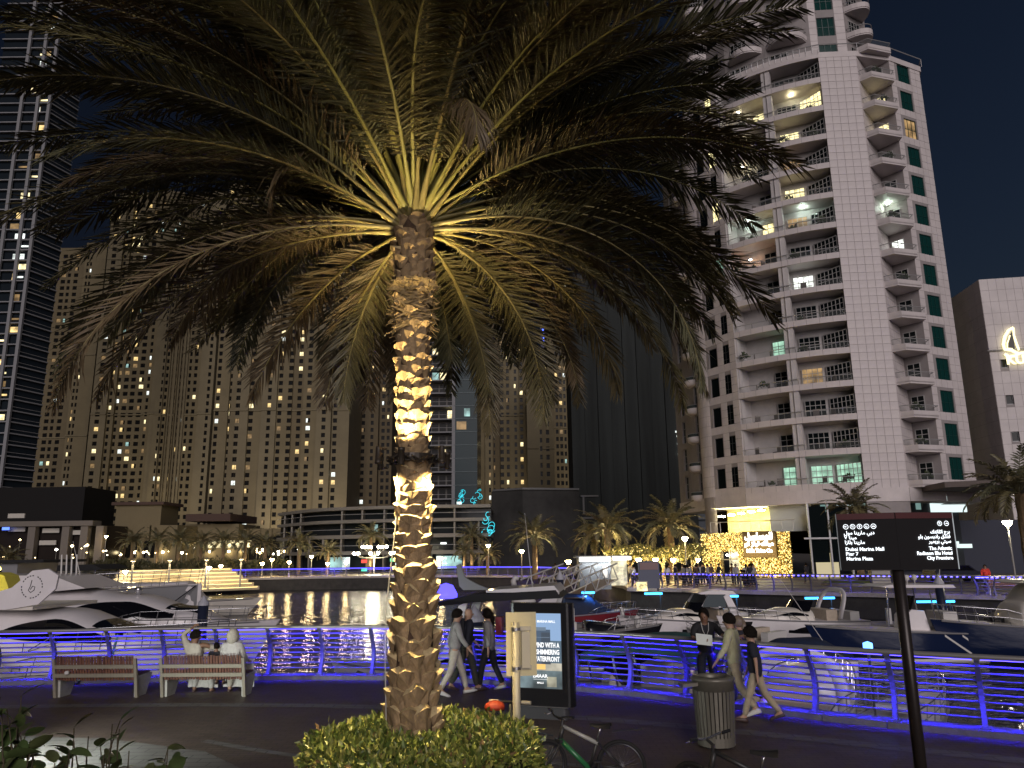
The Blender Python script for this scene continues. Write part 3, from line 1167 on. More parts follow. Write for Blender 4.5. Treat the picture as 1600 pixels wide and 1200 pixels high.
# ================================================================ BUILDINGS: helpers
GLASS_D = mat('dark_glass', (0.006, 0.009, 0.010), 0.06, 0.0, spec=0.12)
GLASS_T = mat('teal_glass', (0.006, 0.040, 0.036), 0.10, 0.0, spec=0.12)
ALU = mat('window_frame', (0.32, 0.33, 0.34), 0.45, 0.4)
RAILM = mat('balcony_rail', (0.45, 0.44, 0.44), 0.4, 0.4)
CLAD = mat('cladding', (0.60, 0.545, 0.535), 0.55, noise=0.10, nscale=0.6)
CLADW = mat('cladding_joint', (0.30, 0.27, 0.265), 0.7, noise=0.1, nscale=1)
WALLW = mat('balcony_wall', (0.52, 0.49, 0.48), 0.65, noise=0.1, nscale=1)
LIT = [emit('lit_warm', (1.0, 0.72, 0.30), 1.3, 0.5, 1.2), emit('lit_yellow', (1.0, 0.86, 0.42), 1.7, 0.5, 1.5), emit('lit_white', (0.95, 1.0, 0.92), 1.7, 0.5, 1.5), emit('lit_dim', (1.0, 0.62, 0.26), 0.35, 0.6, 1.2), emit('lit_green', (0.55, 0.95, 0.70), 0.75, 0.45, 1.0)]

class Face:
    """A flat facade from plan point a to plan point b (seen from outside, left to right), with outward normal n."""
    def __init__(self, a, b):
        self.a = Vector((a[0], a[1], 0))
        self.b = Vector((b[0], b[1], 0))
        self.d = (self.b - self.a)
        self.w = self.d.length
        self.d.normalize()
        self.n = Vector((self.d.y, -self.d.x, 0))
        self.rz = math.atan2(self.d.y, self.d.x)

    def P(self, u, z, off=0.0):
        p = self.a + self.d * u + self.n * off
        return (p.x, p.y, z)

def facade(wall, face, u0, u1, z0, z1, holes, depth=0.25, back=None):
    """Wall skin with real openings. holes: list of columns (ua, ub, [(za, zb), ...]) not overlapping in u. Reveals go in by depth."""
    holes = sorted(holes, key=lambda h: h[0])
    u = u0
    P = face.P
    for (ua, ub, rows) in holes:
        if ua > u:
            wall.quad(P(u, z0), P(ua, z0), P(ua, z1), P(u, z1))
        z = z0
        for (za, zb) in sorted(rows):
            if za > z:
                wall.quad(P(ua, z), P(ub, z), P(ub, za), P(ua, za))
            wall.quad(P(ua, za), P(ua, zb), P(ua, zb, -depth), P(ua, za, -depth))
            wall.quad(P(ub, za), P(ub, za, -depth), P(ub, zb, -depth), P(ub, zb))
            wall.quad(P(ua, za), P(ua, za, -depth), P(ub, za, -depth), P(ub, za))
            wall.quad(P(ua, zb), P(ub, zb), P(ub, zb, -depth), P(ua, zb, -depth))
            z = zb
        if z < z1:
            wall.quad(P(ua, z), P(ub, z), P(ub, z1), P(ua, z1))
        u = ub
    if u < u1:
        wall.quad(P(u, z0), P(u1, z0), P(u1, z1), P(u, z1))

_wm = {}
def window_unit(w, h, nx, nz, parent, face, u, z, off, frame=None, pane=None, name='window', bar=0.07):
    """Framed window: frame and glazing bars, with a pane behind. u,z is the lower left corner."""
    frame = frame or ALU
    key = (round(w, 2), round(h, 2), nx, nz, frame.name, bar)
    if key not in _wm:
        b_ = MB()
        b_.box((w / 2, 0, bar / 2), (w, 0.08, bar)); b_.box((w / 2, 0, h - bar / 2), (w, 0.08, bar))
        b_.box((bar / 2, 0, h / 2), (bar, 0.08, h - 2 * bar)); b_.box((w - bar / 2, 0, h / 2), (bar, 0.08, h - 2 * bar))
        for i in range(1, nx):
            b_.box((w * i / nx, 0, h / 2), (bar * 0.8, 0.06, h - 2 * bar))
        for i in range(1, nz):
            b_.box((w / 2, 0.003, h * i / nz), (w - 2 * bar, 0.05, bar * 0.8))
        _wm[key] = b_.mesh('window', frame)
    o = obj(name, _wm[key], parent, face.P(u, z, off), (0, 0, face.rz))
    pk = (round(w, 2), round(h, 2), (pane or GLASS_D).name)
    if pk not in _wm:
        _wm[pk] = MB().quad((0.02, 0.02, 0.02), (w - 0.02, 0.02, 0.02), (w - 0.02, 0.02, h - 0.02), (0.02, 0.02, h - 0.02)).mesh('pane', pane or GLASS_D)
    obj('pane', _wm[pk], o)
    return o

def tiles(mb, face, u0, u1, z0, z1, nu, nz, off=0.02, gap=0.035, skip=None):
    du = (u1 - u0) / nu
    dz = (z1 - z0) / nz
    for i in range(nu):
        for k in range(nz):
            a, b, c, d = u0 + i * du + gap / 2, u0 + (i + 1) * du - gap / 2, z0 + k * dz + gap / 2, z0 + (k + 1) * dz - gap / 2
            if skip and skip((a + b) / 2, (c + d) / 2):
                continue
            P = face.P
            o = len(mb.v)
            mb.v += [P(a, c, off), P(b, c, off), P(b, d, off), P(a, d, off), P(a, c, 0), P(b, c, 0), P(b, d, 0), P(a, d, 0)]
            mb.f += [(o, o + 1, o + 2, o + 3), (o, o + 4, o + 5, o + 1), (o + 1, o + 5, o + 6, o + 2), (o + 2, o + 6, o + 7, o + 3), (o + 3, o + 7, o + 4, o)]

# ================================================================ CURVED APARTMENT TOWER (right)
FH = 3.4
Z0 = 8.5
NFL = 14
ZT = Z0 + NFL * FH           # terrace level
tower = thing('apartment_tower', 'tall pale curved apartment tower with rows of balconies above a gold lit shop', 'building')
rg = random.Random(33)
A = [(20.9, 97.0), (21.75, 88.4), (22.35, 85.6), (24.5, 81.5), (29.0, 77.6), (34.2, 75.2), (38.3, 75.0), (42.3, 75.9), (46.8, 78.0), (52.0, 92.0)]
FA = [Face(A[i], A[i + 1]) for i in range(9)]
def fl(n):
    return Z0 + n * FH
rows = [(fl(k) + 0.95, fl(k) + 3.05) for k in range(NFL)]
core = MB()       # plain wall behind the cladding
clad = MB()       # cladding slabs too many to pick apart
# left balcony side
f = FA[0]
hol = [(2.2, 3.6, [(a - 0.6, b) for a, b in rows]), (7.3, 8.3, [(a, b) for a, b in rows])]
facade(core, f, 0, f.w, Z0, ZT, hol)
for k in range(NFL):
    window_unit(1.4, 2.7, 2, 3, tower, f, 2.2, rows[k][0] - 0.6, -0.2)
    window_unit(1.0, 2.1, 1, 2, tower, f, 7.3, rows[k][0], -0.2)
# rounded balconies on that side
bal_slab = MB().lathe([(0.05, -0.35), (1.25, -0.35), (1.7, -0.1), (1.75, 0.55), (1.62, 0.55), (1.58, 0.0), (0.05, 0.0)], 18, cap=False).mesh('balcony', CLAD, True)
bal_rail = MB().lathe([(1.66, 0.98), (1.71, 0.98), (1.71, 1.03), (1.66, 1.03), (1.66, 0.98)], 18, cap=False).mesh('rail', RAILM)
for k in range(NFL):
    o = obj('balcony', bal_slab, tower, f.P(6.9, fl(k) + 0.02, -0.55), scale=0.82)
    obj('rail', bal_rail, o)
    g = obj('glass_guard', MB().lathe([(1.685, 0.56), (1.685, 0.97)], 18, cap=False).mesh('glass_guard', mat('guard_glass', (0.05, 0.06, 0.06), 0.1, spec=0.15)), o)
# rounded pier between
f = FA[1]
prev = None
cpier = MB()
def pier_pt(t, off=0.0):
    p = Vector((*A[1], 0)).lerp(Vector((*A[2], 0)), t)
    return p + FA[1].n * (0.35 * math.sin(PI * t) ** 0.8 + off)
for j in range(10):
    a, b = pier_pt(j / 10), pier_pt((j + 1) / 10)
    cpier.quad((a.x, a.y, 0), (b.x, b.y, 0), (b.x, b.y, ZT), (a.x, a.y, ZT))
    ff = Face((a.x, a.y), (b.x, b.y))
cpier.build('pier', CLADW, tower)
for j in range(10):
    a, b = pier_pt(j / 10), pier_pt((j + 1) / 10)
    ff = Face((a.x, a.y), (b.x, b.y))
    tiles(clad, ff, 0, ff.w, Z0, ZT, 1, NFL * 3)
# two columns of tall dark windows
f = FA[2]
cu = [(0.45, 1.75), (2.55, 4.05)]
hol = [(a, b, [(fl(k) + 0.55, fl(k) + 3.0) for k in range(NFL)]) for a, b in cu]
facade(core, f, 0, f.w, Z0, ZT, hol, depth=0.2)
for k in range(NFL):
    for ci, (a, b) in enumerate(cu):
        lit = GLASS_D
        if ci == 1 and k in (11, 13, 9):
            lit = LIT[1]
        if ci == 1 and k == 7:
            lit = LIT[4]
        window_unit(b - a, 2.45, 3 if ci else 1, 3 if ci else 1, tower, f, a, fl(k) + 0.55, -0.12, pane=lit, frame=mat('frame_black', (0.03, 0.03, 0.03), 0.4), bar=0.05)
def sk(u, z):
    return any(a - 0.05 < u < b + 0.05 for a, b in cu) and 0.45 < (z - Z0) % FH < 3.1
tiles(clad, f, 0, f.w, Z0, ZT, 5, NFL * 4, skip=sk)
# loggias: two bays of curved balconies ---------------------------------
def curve_pts(n=16, off=0.0):
    """Smooth plan curve A3..A5 through A4."""
    a, m, c = Vector((*A[3], 0)), Vector((*A[4], 0)), Vector((*A[5], 0))
    ctl = m * 2 - (a + c) / 2
    out = []
    for i in range(n + 1):
        t = i / n
        p = a * (1 - t) ** 2 + ctl * 2 * t * (1 - t) + c * t * t
        d = (ctl - a) * (1 - t) + (c - ctl) * t
        d.normalize()
        out.append((p + Vector((d.y, -d.x, 0)) * off, d))
    return out
CP = curve_pts(18)
DEP = 2.3
bk = [p - Vector((d.y, -d.x, 0)) * DEP for p, d in CP]
SPLIT = 9
DOORM = mat('door_frame', (0.40, 0.39, 0.38), 0.5)
rows_lit = {0: {0: LIT[4], 1: LIT[4], 2: LIT[4]}, 4: {0: LIT[4]}, 3: {1: LIT[3]}, 6: {1: LIT[2]}, 8: {0: LIT[1], 1: LIT[3]}, 9: {1: LIT[1]}, 10: {1: LIT[3]}, 11: {1: LIT[1]}, 12: {0: LIT[1], 2: LIT[1]}, 1: {}, }
back = MB()
for i in range(len(bk) - 1):
    a, b = bk[i], bk[i + 1]
    back.quad((a.x, a.y, Z0), (b.x, b.y, Z0), (b.x, b.y, ZT), (a.x, a.y, ZT))
for idx in (0, SPLIT, 18):
    p, q = CP[idx][0], bk[idx]
    back.quad((p.x, p.y, Z0), (q.x, q.y, Z0), (q.x, q.y, ZT), (p.x, p.y, ZT))
back.build('balcony_back_wall', WALLW, tower)
# the splayed partition in each bay that carries a window (seen at an angle)
for bay, (i0, i1) in enumerate(((0, SPLIT), (SPLIT, 18))):
    fp = []
    o_ = CP[i0:i1 + 1]
    bkp = bk[i0:i1 + 1]
    slab = MB()
    m_ = len(o_)
    # slab + upstand parapet of one bay, at floor 0; copied per floor
    def ring_pts(off, z):
        return [tuple(p + Vector((d.y, -d.x, 0)) * off + Vector((0, 0, z))) for p, d in o_]
    L = [ring_pts(-DEP, -0.02), ring_pts(-0.02, -0.02), ring_pts(0.05, 0.0), ring_pts(0.05, 0.62), ring_pts(-0.14, 0.62), ring_pts(-0.14, 0.28), ring_pts(-DEP, 0.28)]
    vs = [p for r_ in L for p in r_]
    fs = []
    for r_ in range(len(L) - 1):
        for j in range(m_ - 1):
            fs.append((r_ * m_ + j, r_ * m_ + j + 1, (r_ + 1) * m_ + j + 1, (r_ + 1) * m_ + j))
    sm = MB().add(vs, fs).mesh('balcony', CLAD)
    rail = MB()
    rail.tube([tuple(p + Vector((d.y, -d.x, 0)) * -0.05 + Vector((0, 0, 1.22))) for p, d in o_], 0.045, 6)
    rm = rail.mesh('rail', RAILM)
    gm = MB()
    gl = [tuple(p + Vector((d.y, -d.x, 0)) * -0.05 + Vector((0, 0, z_))) for z_ in (0.66, 1.16) for p, d in o_]
    gm = MB().add(gl, [(j, j + 1, m_ + j + 1, m_ + j) for j in range(m_ - 1)]).mesh('glass_guard', mat('guard_clear', (0.25, 0.27, 0.27), 0.05, alpha=0.16, spec=0.2))
    jt = MB()
    for j in range(0, m_):
        if j % 2 == 1:
            p, d = o_[j]
            q = p + Vector((d.y, -d.x, 0)) * 0.055
            jt.box((q.x, q.y, 0.31), (0.03, 0.02, 0.6), math.atan2(d.y, d.x))
    jm = jt.mesh('joints', CLADW)
    fb = Face((bkp[0].x, bkp[0].y), (bkp[-1].x, bkp[-1].y))
    for k in range(NFL + (1 if bay == 0 else 1)):
        o = obj('balcony', sm, tower, (0, 0, fl(k)))
        obj('rail', rm, o)
        obj('glass_guard', gm, o)
        obj('joints', jm, o)['kind'] = 'stuff'
        if k == NFL:
            continue
        lit = rows_lit.get(k, {})
        if bay == 0:
            window_unit(2.0, 2.35, 3, 4, tower, fb, fb.w * 0.58, fl(k) + 0.32, 0.35, DOORM, lit.get(0, GLASS_D))
        else:
            window_unit(2.1, 2.3, 4, 4, tower, fb, fb.w * 0.10, fl(k) + 0.32, 0.35, DOORM, lit.get(1, GLASS_D))
            # splayed window running out to the pier
            pa = fb.P(fb.w * 0.58, 0, 0.4)
            pb = CP[18][0] - FA[5].n * 0.25
            fs_ = Face((pa[0], pa[1]), (pb.x, pb.y))
            window_unit(fs_.w, 2.3, 6, 4, tower, fs_, 0, fl(k) + 0.32, 0, DOORM, lit.get(2, GLASS_D))
# piers inside the loggias, behind the parapets
for idx, wd in ((0, 0.35), (SPLIT, 0.95)):
    p, d = CP[idx]
    n_ = Vector((d.y, -d.x, 0))
    MB().box((0, 0, (ZT - Z0) / 2), (wd, 0.6, ZT - Z0)).build('pier', WALLW, tower, loc=(p.x - n_.x * 0.47, p.y - n_.y * 0.47, Z0), rot=(0, 0, math.atan2(d.y, d.x)))
# blank tiled pier: each panel a piece of its own
f = FA[5]
core.quad(f.P(0, Z0 - 3.2), f.P(f.w, Z0 - 3.2), f.P(f.w, ZT), f.P(0, ZT))
nu, nz = 5, NFL * 4
du, dz = f.w / nu, (ZT - Z0) / nz
pt = MB()
tiles(pt, Face((0, 0), (1, 0)), -du / 2, du / 2, -dz / 2, dz / 2, 1, 1, off=0.03)
ptm = [pt.mesh('cladding_panel', CLAD), pt.mesh('cladding_panel', mat('cladding_b', (0.57, 0.515, 0.51), 0.5, noise=0.12, nscale=0.6))]
for i in range(nu):
    for k in range(nz):
        obj('cladding_panel', rg.choice(ptm), tower, f.P((i + 0.5) * du, Z0 + (k + 0.5) * dz, 0.002), (0, 0, f.rz))
# side reveal of pier towards the loggias
core.quad((*A[5], Z0), tuple(bk[18]) [:2] + (Z0,), tuple(bk[18])[:2] + (ZT,), (*A[5], ZT))
# recess with small balconies
f6 = FA[6]
rec0 = Vector((*A[6], 0))
rec1 = rec0 + FA[6].d * 3.1 - FA[6].n * 2.2
rec2 = Vector((*A[7], 0)) + FA[7].d * 0.0
fr = Face((rec0.x, rec0.y), (rec1.x, rec1.y))
fr2 = Face((rec1.x, rec1.y), (rec2.x, rec2.y))
core.quad(fr.P(0, Z0), fr.P(fr.w, Z0), fr.P(fr.w, ZT), fr.P(0, ZT))
tiles(clad, fr, 0, fr.w, Z0, ZT, 5, NFL * 4)
core.quad(fr2.P(0, Z0), fr2.P(fr2.w, Z0), fr2.P(fr2.w, ZT), fr2.P(0, ZT))
sb_ = [rec0 + FA[6].d * 0.15 - FA[6].n * 0.15, rec0 + FA[6].d * 0.9 + FA[6].n * 0.95, rec0 + FA[6].d * 3.9 + FA[6].n * 0.75, rec2 + FA[7].n * 0.1, rec1]
def poly_slab(poly, z0, z1):
    return MB().prism([(p.x, p.y) for p in poly], z1 - z0, 'z', z0)
bs = poly_slab(sb_, 0.0, 0.28)
outer = sb_[:4]
for i in range(3):
    a, b = outer[i], outer[i + 1]
    d = b - a
    c = (a + b) / 2
    nn = Vector((d.y, -d.x, 0)).normalized()
    bs.box((c.x - nn.x * 0.07, c.y - nn.y * 0.07, 0.42), (d.length, 0.14, 0.56), math.atan2(d.y, d.x))
bsm = bs.mesh('balcony', CLAD)
brm = MB().tube([(p.x, p.y, 1.25) for p in outer], 0.045, 6).mesh('rail', RAILM)
bgm = MB().add([(p.x, p.y, z_) for z_ in (0.72, 1.2) for p in outer], [(j, j + 1, 5 + j, 4 + j) for j in range(3)]).mesh('glass_guard', MATS['guard_clear'])
for k in range(NFL + 1):
    o = obj('balcony', bsm, tower, (0, 0, fl(k)))
    obj('rail', brm, o)
    obj('glass_guard', bgm, o)
    if k < NFL:
        window_unit(1.35, 2.3, 2, 4, tower, fr2, fr2.w * 0.12, fl(k) + 0.32, 0.05, DOORM, {12: LIT[1], 11: LIT[1], 7: LIT[2]}.get(k, GLASS_D))
# window pier on the right
f = FA[7]
hol = [(1.25, 3.15, [(fl(k) + 0.7, fl(k) + 3.1) for k in range(NFL)])]
facade(core, f, 0, f.w, Z0, ZT, hol, depth=0.2)
for k in range(NFL):
    window_unit(1.9, 2.4, 3, 2, tower, f, 1.25, fl(k) + 0.7, -0.12, pane=LIT[3] if k == 11 else GLASS_T, frame=mat('frame_teal', (0.01, 0.05, 0.045), 0.4), bar=0.06)
def sk2(u, z):
    return 1.1 < u < 3.3 and 0.6 < (z - Z0) % FH < 3.2
tiles(clad, f, 0, f.w, Z0, ZT, 6, NFL * 4, skip=sk2)
f = FA[8]
core.quad(f.P(0, Z0), f.P(f.w, Z0), f.P(f.w, ZT), f.P(0, ZT))
# roof terrace slab and its rail
po = [Vector((*p, 0)) for p in (A[0], A[1], A[2], A[3])] + [p for p, d in CP[1:]] + [Vector((*A[6], 0)), Vector((*A[7], 0)), Vector((*A[8], 0)), Vector((*A[9], 0)), Vector((30, 104, 0))]
ce = sum(po, Vector()) / len(po)
poly_slab([ce + (p - ce) * 1.012 for p in po], ZT - 0.4, ZT + 0.25).build('roof_slab', CLAD, tower)
tr = MB()
tr.tube([(ce + (p - ce) * 1.02 + Vector((0, 0, ZT + 1.15)))[:] for p in po[:-1]], 0.06, 6)
tr.build('terrace_rail', RAILM, tower)
tp = MB()
for p in po[:-1]:
    q = ce + (p - ce) * 1.02
    tp.tube([(q.x, q.y, ZT + 0.2), (q.x, q.y, ZT + 1.13)], 0.035, 5)
tp.build('terrace_posts', RAILM, tower)['kind'] = 'stuff'
# upper storeys set back -------------------------------------------------
ZU = ZT + 6 * FH
up = [(23.8, 95), (23.5, 88.3), (26.2, 82.6), (30.0, 79.4), (34.6, 77.6), (38.6, 77.3), (41.9, 79.2), (44, 92)]
FU = [Face(up[i], up[i + 1]) for i in range(7)]
for i in (0, 3):
    f = FU[i]
    core.quad(f.P(0, ZT), f.P(f.w, ZT), f.P(f.w, ZU), f.P(0, ZU))
f = FU[1]
facade(core, f, 0, f.w, ZT, ZU, [(3.2, 5.2, [(ZT + k * FH + 0.8, ZT + k * FH + 2.9) for k in range(6)])])
for k in range(6):
    window_unit(2.0, 2.1, 2, 2, tower, f, 3.2, ZT + k * FH + 0.8, -0.15, frame=MATS['frame_black'])
f = FU[2]
facade(core, f, 0, f.w, ZT, ZU, [])
f = FU[4]
facade(core, f, 0, f.w, ZT, ZU, [(0.9, 2.9, [(ZT + k * FH + 0.6, ZT + k * FH + 3.0) for k in range(6)])])
for k in range(6):
    window_unit(2.0, 2.4, 3, 2, tower, f, 0.9, ZT + k * FH + 0.6, -0.15, pane=GLASS_T, frame=MATS['frame_teal'])
    tiles(clad, f, 0, 0.85, ZT + k * FH, ZT + (k + 1) * FH, 1, 4)
    tiles(clad, f, 2.95, f.w, ZT + k * FH, ZT + (k + 1) * FH, 1, 4)
for f in (FU[5], FU[6]):
    core.quad(f.P(0, ZT), f.P(f.w, ZT), f.P(f.w, ZU), f.P(0, ZU))
def bowed(f, u0, u1, bow):
    m_ = 10
    pts_ = [f.P(u0 + (u1 - u0) * i / m_, 0, bow * math.sin(PI * i / m_) ** 0.7 + 0.02) for i in range(m_ + 1)]
    b_ = MB().prism([(p[0], p[1]) for p in pts_], 0.3, 'z', 0.0)
    for i in range(m_):
        a, b = Vector(pts_[i]), Vector(pts_[i + 1])
        d = b - a
        c = (a + b) / 2
        b_.box((c.x, c.y, 0.45), (d.length + .02, 0.14, 0.6), math.atan2(d.y, d.x))
    r_ = MB().tube([(p[0], p[1], 1.3) for p in pts_], 0.045, 6)
    return b_.mesh('balcony', CLAD), r_.mesh('rail', RAILM)
for f, u0, u1, bow, wu in ((FU[3], 0.2, FU[3].w - 0.4, 2.0, 0.5), (FU[5], 0.1, 3.4, 1.9, 0.6), (FU[1], 0.1, 3.1, 1.5, 0.9), (FU[2], 0.6, FU[2].w - 0.4, 1.5, 0.8)):
    bm_, rm_ = bowed(f, u0, u1, bow)
    for k in range(6):
        o = obj('balcony', bm_, tower, (0, 0, ZT + k * FH))
        obj('rail', rm_, o)
        window_unit(2.0, 2.3, 4, 4, tower, f, wu, ZT + k * FH + 0.35, 0.05, DOORM)
poly_slab([Vector((*p, 0)) for p in up], ZU - 0.02, ZU + 0.5).build('top_slab', CLAD, tower)
core.build('wall', CLADW, tower)
cb = clad.build('cladding_panels', CLAD, tower)
cb['kind'] = 'stuff'
# balcony lamps that are switched on
LAMPD = emit('balcony_lamp', (1.0, 1.0, 0.92), 14)
for (bay, k, e, c) in ((0, 8, 60, (0.75, 1.0, 0.85)), (1, 8, 60, (0.75, 1.0, 0.85)), (0, 7, 36, (1.0, 0.50, 0.2)), (1, 12, 40, (1, .9, .5)), (0, 12, 22, (1, .9, .5)), (0, 10, 24, (1, .9, .5)), (0, 11, 20, (1, .9, .5))):
    i = 3 if bay == 0 else 13
    p = CP[i][0].lerp(bk[i], 0.55)
    zz = fl(k) + FH - 0.12
    o = MB().lathe([(0, 0.0), (0.16, 0.0), (0.18, 0.06), (0, 0.08)], 12).build('ceiling_lamp', LAMPD, tower, loc=(p.x, p.y, zz))
    if k == 7:
        zz -= 1.2
        o.location.z = zz
    lamp('ceiling_lamp_light', 'POINT', (0, 0, -0.2), e, c, o, size=0.1)
zz = fl(8) + FH - 0.15
p = fr2.P(0.8, zz, 0.8)
o = MB().lathe([(0, 0.0), (0.16, 0.0), (0.18, 0.06), (0, 0.08)], 12).build('ceiling_lamp', LAMPD, tower, loc=p)
lamp('ceiling_lamp_light', 'POINT', (0, 0, -0.2), 45, (0.75, 1, 0.8), o, size=0.1)
# furniture on the balconies: chairs and plants as small dark pieces, each its own thing
CHM = mat('balcony_furniture', (0.12, 0.10, 0.09), 0.7)
chair = MB()
chair.box((0, 0, 0.42), (0.5, 0.5, 0.05)); chair.box((0, 0.23, 0.7), (0.5, 0.05, 0.5))
for sx in (-.22, .22):
    for sy in (-.22, .22):
        chair.box((sx, sy, 0.2), (0.05, 0.05, 0.4))
chm = chair.mesh('balcony_chair', CHM)
for k in range(NFL):
    for i in (2, 5, 12, 15):
        if rg.random() < 0.7:
            p = CP[i][0].lerp(bk[i], 0.45)
            tag(obj('balcony_chair', chm, None, (p.x, p.y, fl(k) + 0.285), (0, 0, rg.uniform(0, 6)), 1.2), 'small dark chair standing on a balcony of the pale curved tower', 'chair', 'chairs on the tower balconies')
POTM = mat('plant_pot', (.22, .12, .08), .8)
PLM = mat('pot_plant_leaf', (.05, .07, .03), .6, noise=.3)
rgq = random.Random(2)
def pot_s():
    v = Vector((rgq.gauss(0, 1), rgq.gauss(0, 1), abs(rgq.gauss(0, 1)))).normalized()
    return v * rgq.uniform(.15, .42) + Vector((0, 0, .55)), v
plm = leaf_cloud(90, pot_s, .12, .3, rgq).mesh('foliage', PLM)
potm = MB().lathe([(.16, 0), (.22, .4), (.19, .4), (.17, .36), (0, .36)], 10).mesh('pot', POTM)
acm = MB().box((0, 0, .3), (.8, .35, .6)).mesh('casing', mat('ac_unit', (.45, .44, .42), .6))
acf = MB().lathe([(0, 0), (.22, 0), (.24, .03)], 14, cap=False).mesh('fan', mat('ac_fan', (.05, .05, .05), .7))
for k in range(NFL):
    for i in (1, 4, 11, 16):
        r_ = rgq.random()
        p = CP[i][0].lerp(bk[i], 0.25 if r_ < .3 else .8)
        if r_ < 0.3:
            t_ = thing('potted_plant', 'leafy pot plant behind a parapet of the pale curved tower', 'plant', (p.x, p.y, fl(k) + .283), group='pot plants on the tower balconies')
            obj('pot', potm, t_); obj('foliage', plm, t_, rot=(0, 0, r_ * 20), scale=.8 + r_ * 2)
        elif r_ > 0.8:
            t_ = thing('air_conditioner', 'boxy air conditioner on a balcony floor of the pale curved tower', 'air conditioner', (p.x, p.y, fl(k) + .283), .3, group='air conditioners on the tower balconies')
            obj('casing', acm, t_); obj('fan', acf, t_, (0, -.18, .3), (PI / 2, 0, 0))
    q_ = sb_[1].lerp(sb_[2], .2 + .3 * rgq.random()) - FA[6].n * .35
    if rgq.random() < .6:
        t_ = thing('potted_plant', 'leafy pot plant on a small projecting balcony of the pale tower', 'plant', (q_.x, q_.y, fl(k) + .283), group='pot plants on the small tower balconies')
        obj('pot', potm, t_); obj('foliage', plm, t_, scale=1.2)
# ---------------- ground floors of the tower
gw = MB()
pod = [Vector((*p, 0)) for p in (A[0], A[1], A[2], A[3])] + [p for p, d in CP[1:]] + [Vector((*A[6], 0)), Vector((*A[7], 0)), Vector((*A[8], 0)), Vector((*A[9], 0))]
band_ = MB()
for i in range(len(pod) - 1):
    a, b = pod[i], pod[i + 1]
    ff = Face((a.x, a.y), (b.x, b.y))
    P = ff.P
    band_.add([P(0, Z0 - 1.3, .12), P(ff.w, Z0 - 1.3, .12), P(ff.w, Z0 + .02, .12), P(0, Z0 + .02, .12), P(0, Z0 - 1.3, -3), P(ff.w, Z0 - 1.3, -3)], [(0, 1, 2, 3), (0, 4, 5, 1)])
band_.build('podium_band', CLAD, tower)
# ================================================================ FAR BUILDINGS
SAND = [mat('sand_render_%d' % i, c, 0.8, noise=0.12, nscale=0.15) for i, c in enumerate([(0.152, 0.122, 0.066), (0.130, 0.102, 0.054), (0.166, 0.137, 0.080), (0.102, 0.078, 0.042)])]  # last, darkest tone puts the shade of recessed bays into the colour
WIN_D = mat('far_window', (0.010, 0.010, 0.010), 0.25, spec=0.08)
FLITS = [emit('far_lit_warm', (1.0, 0.70, 0.28), 1.1, .6, .5), emit('far_lit_yellow', (1.0, 0.84, 0.45), 1.5, .6, .5), emit('far_lit_white', (0.92, 1.0, 0.95), 1.3, .6, .5), emit('far_lit_dim', (1.0, 0.62, 0.25), 0.25, .6, .5), emit('far_lit_cool', (0.5, 0.85, 0.8), 0.6, .6, .5)]
_pane_mesh = {}

def pxX(x, Y, y=700):
    return atY(x, y, Y).x

def sand_tower(label, Y, segs, z0, z1, fh, rg, lit=0.09, depth=28, rot=0.0, group='sand coloured residential towers across the water', ribs=()):
    """segs: list of (x0, x1, dY, material index, [window column px (x0, x1)]) surveyed at picture row 700."""
    t = thing('residential_tower', label, 'building', group=group)
    panes = MB()
    nfl = int((z1 - z0 - 2) / fh)
    edges = []
    for (x0, x1, dY, mi, colsx) in segs:
        w_ = MB()
        yy = Y + dY
        a, b = pxX(x0, yy), pxX(x1, yy)
        f = Face((a, yy), (b, yy))
        rows = [(z0 + 1 + k * fh, z0 + 1 + k * fh + fh * 0.56) for k in range(nfl)]
        hol = []
        for (c0, c1) in colsx:
            ua, ub = pxX(c0, yy) - a, pxX(c1, yy) - a
            hol.append((ua, ub, rows))
            for (za, zb) in rows:
                r_ = rg.random()
                if r_ < lit:
                    li = rg.choices(range(5), (5, 4, 3, 6, 1))[0]
                    hw = ub - ua
                    if rg.random() < 0.35:
                        hw *= rg.uniform(0.4, 0.8)
                    key = (round(hw, 1), round(zb - za, 1), li)
                    if key not in _pane_mesh:
                        _pane_mesh[key] = MB().quad((0, 0, 0), (key[0], 0, 0), (key[0], 0, key[1]), (0, 0, key[1])).mesh('lit_window', FLITS[li])
                    obj('lit_window', _pane_mesh[key], t, (a + ua, yy + 0.40, za))
                panes.quad((a + ua, yy + 0.45, za), (a + ub, yy + 0.45, za), (a + ub, yy + 0.45, zb), (a + ua, yy + 0.45, zb))
        facade(w_, f, 0, f.w, z0, z1, hol, depth=0.45)
        # returns, back and top
        w_.quad((a, yy, z0), (a, yy, z1), (a, Y + depth, z1), (a, Y + depth, z0))
        w_.quad((b, yy, z0), (b, Y + depth, z0), (b, Y + depth, z1), (b, yy, z1))
        w_.quad((a, yy, z1), (b, yy, z1), (b, Y + depth, z1), (a, Y + depth, z1))
        w_.build('wall', SAND[mi], t)
    for (x, dY, hz) in ribs:
        yy = Y + dY
        a = pxX(x, yy)
        MB().box((a, yy - 0.3, (z0 + hz) / 2), (0.9, 0.6, hz - z0)).build('pilaster', SAND[2], t)
    p_ = panes.build('window_panes', WIN_D, t)
    p_['kind'] = 'stuff'
    # string courses
    for zc in (z0 + (z1 - z0) * 0.36, z0 + (z1 - z0) * 0.62):
        for (x0, x1, dY, mi, colsx) in segs:
            if mi == 3:
                continue
            yy = Y + dY
            a, b = pxX(x0, yy), pxX(x1, yy)
            MB().box(((a + b) / 2, yy - 0.2, zc), (b - a, 0.5, 0.5)).build('string_course', SAND[2], t)
    return t

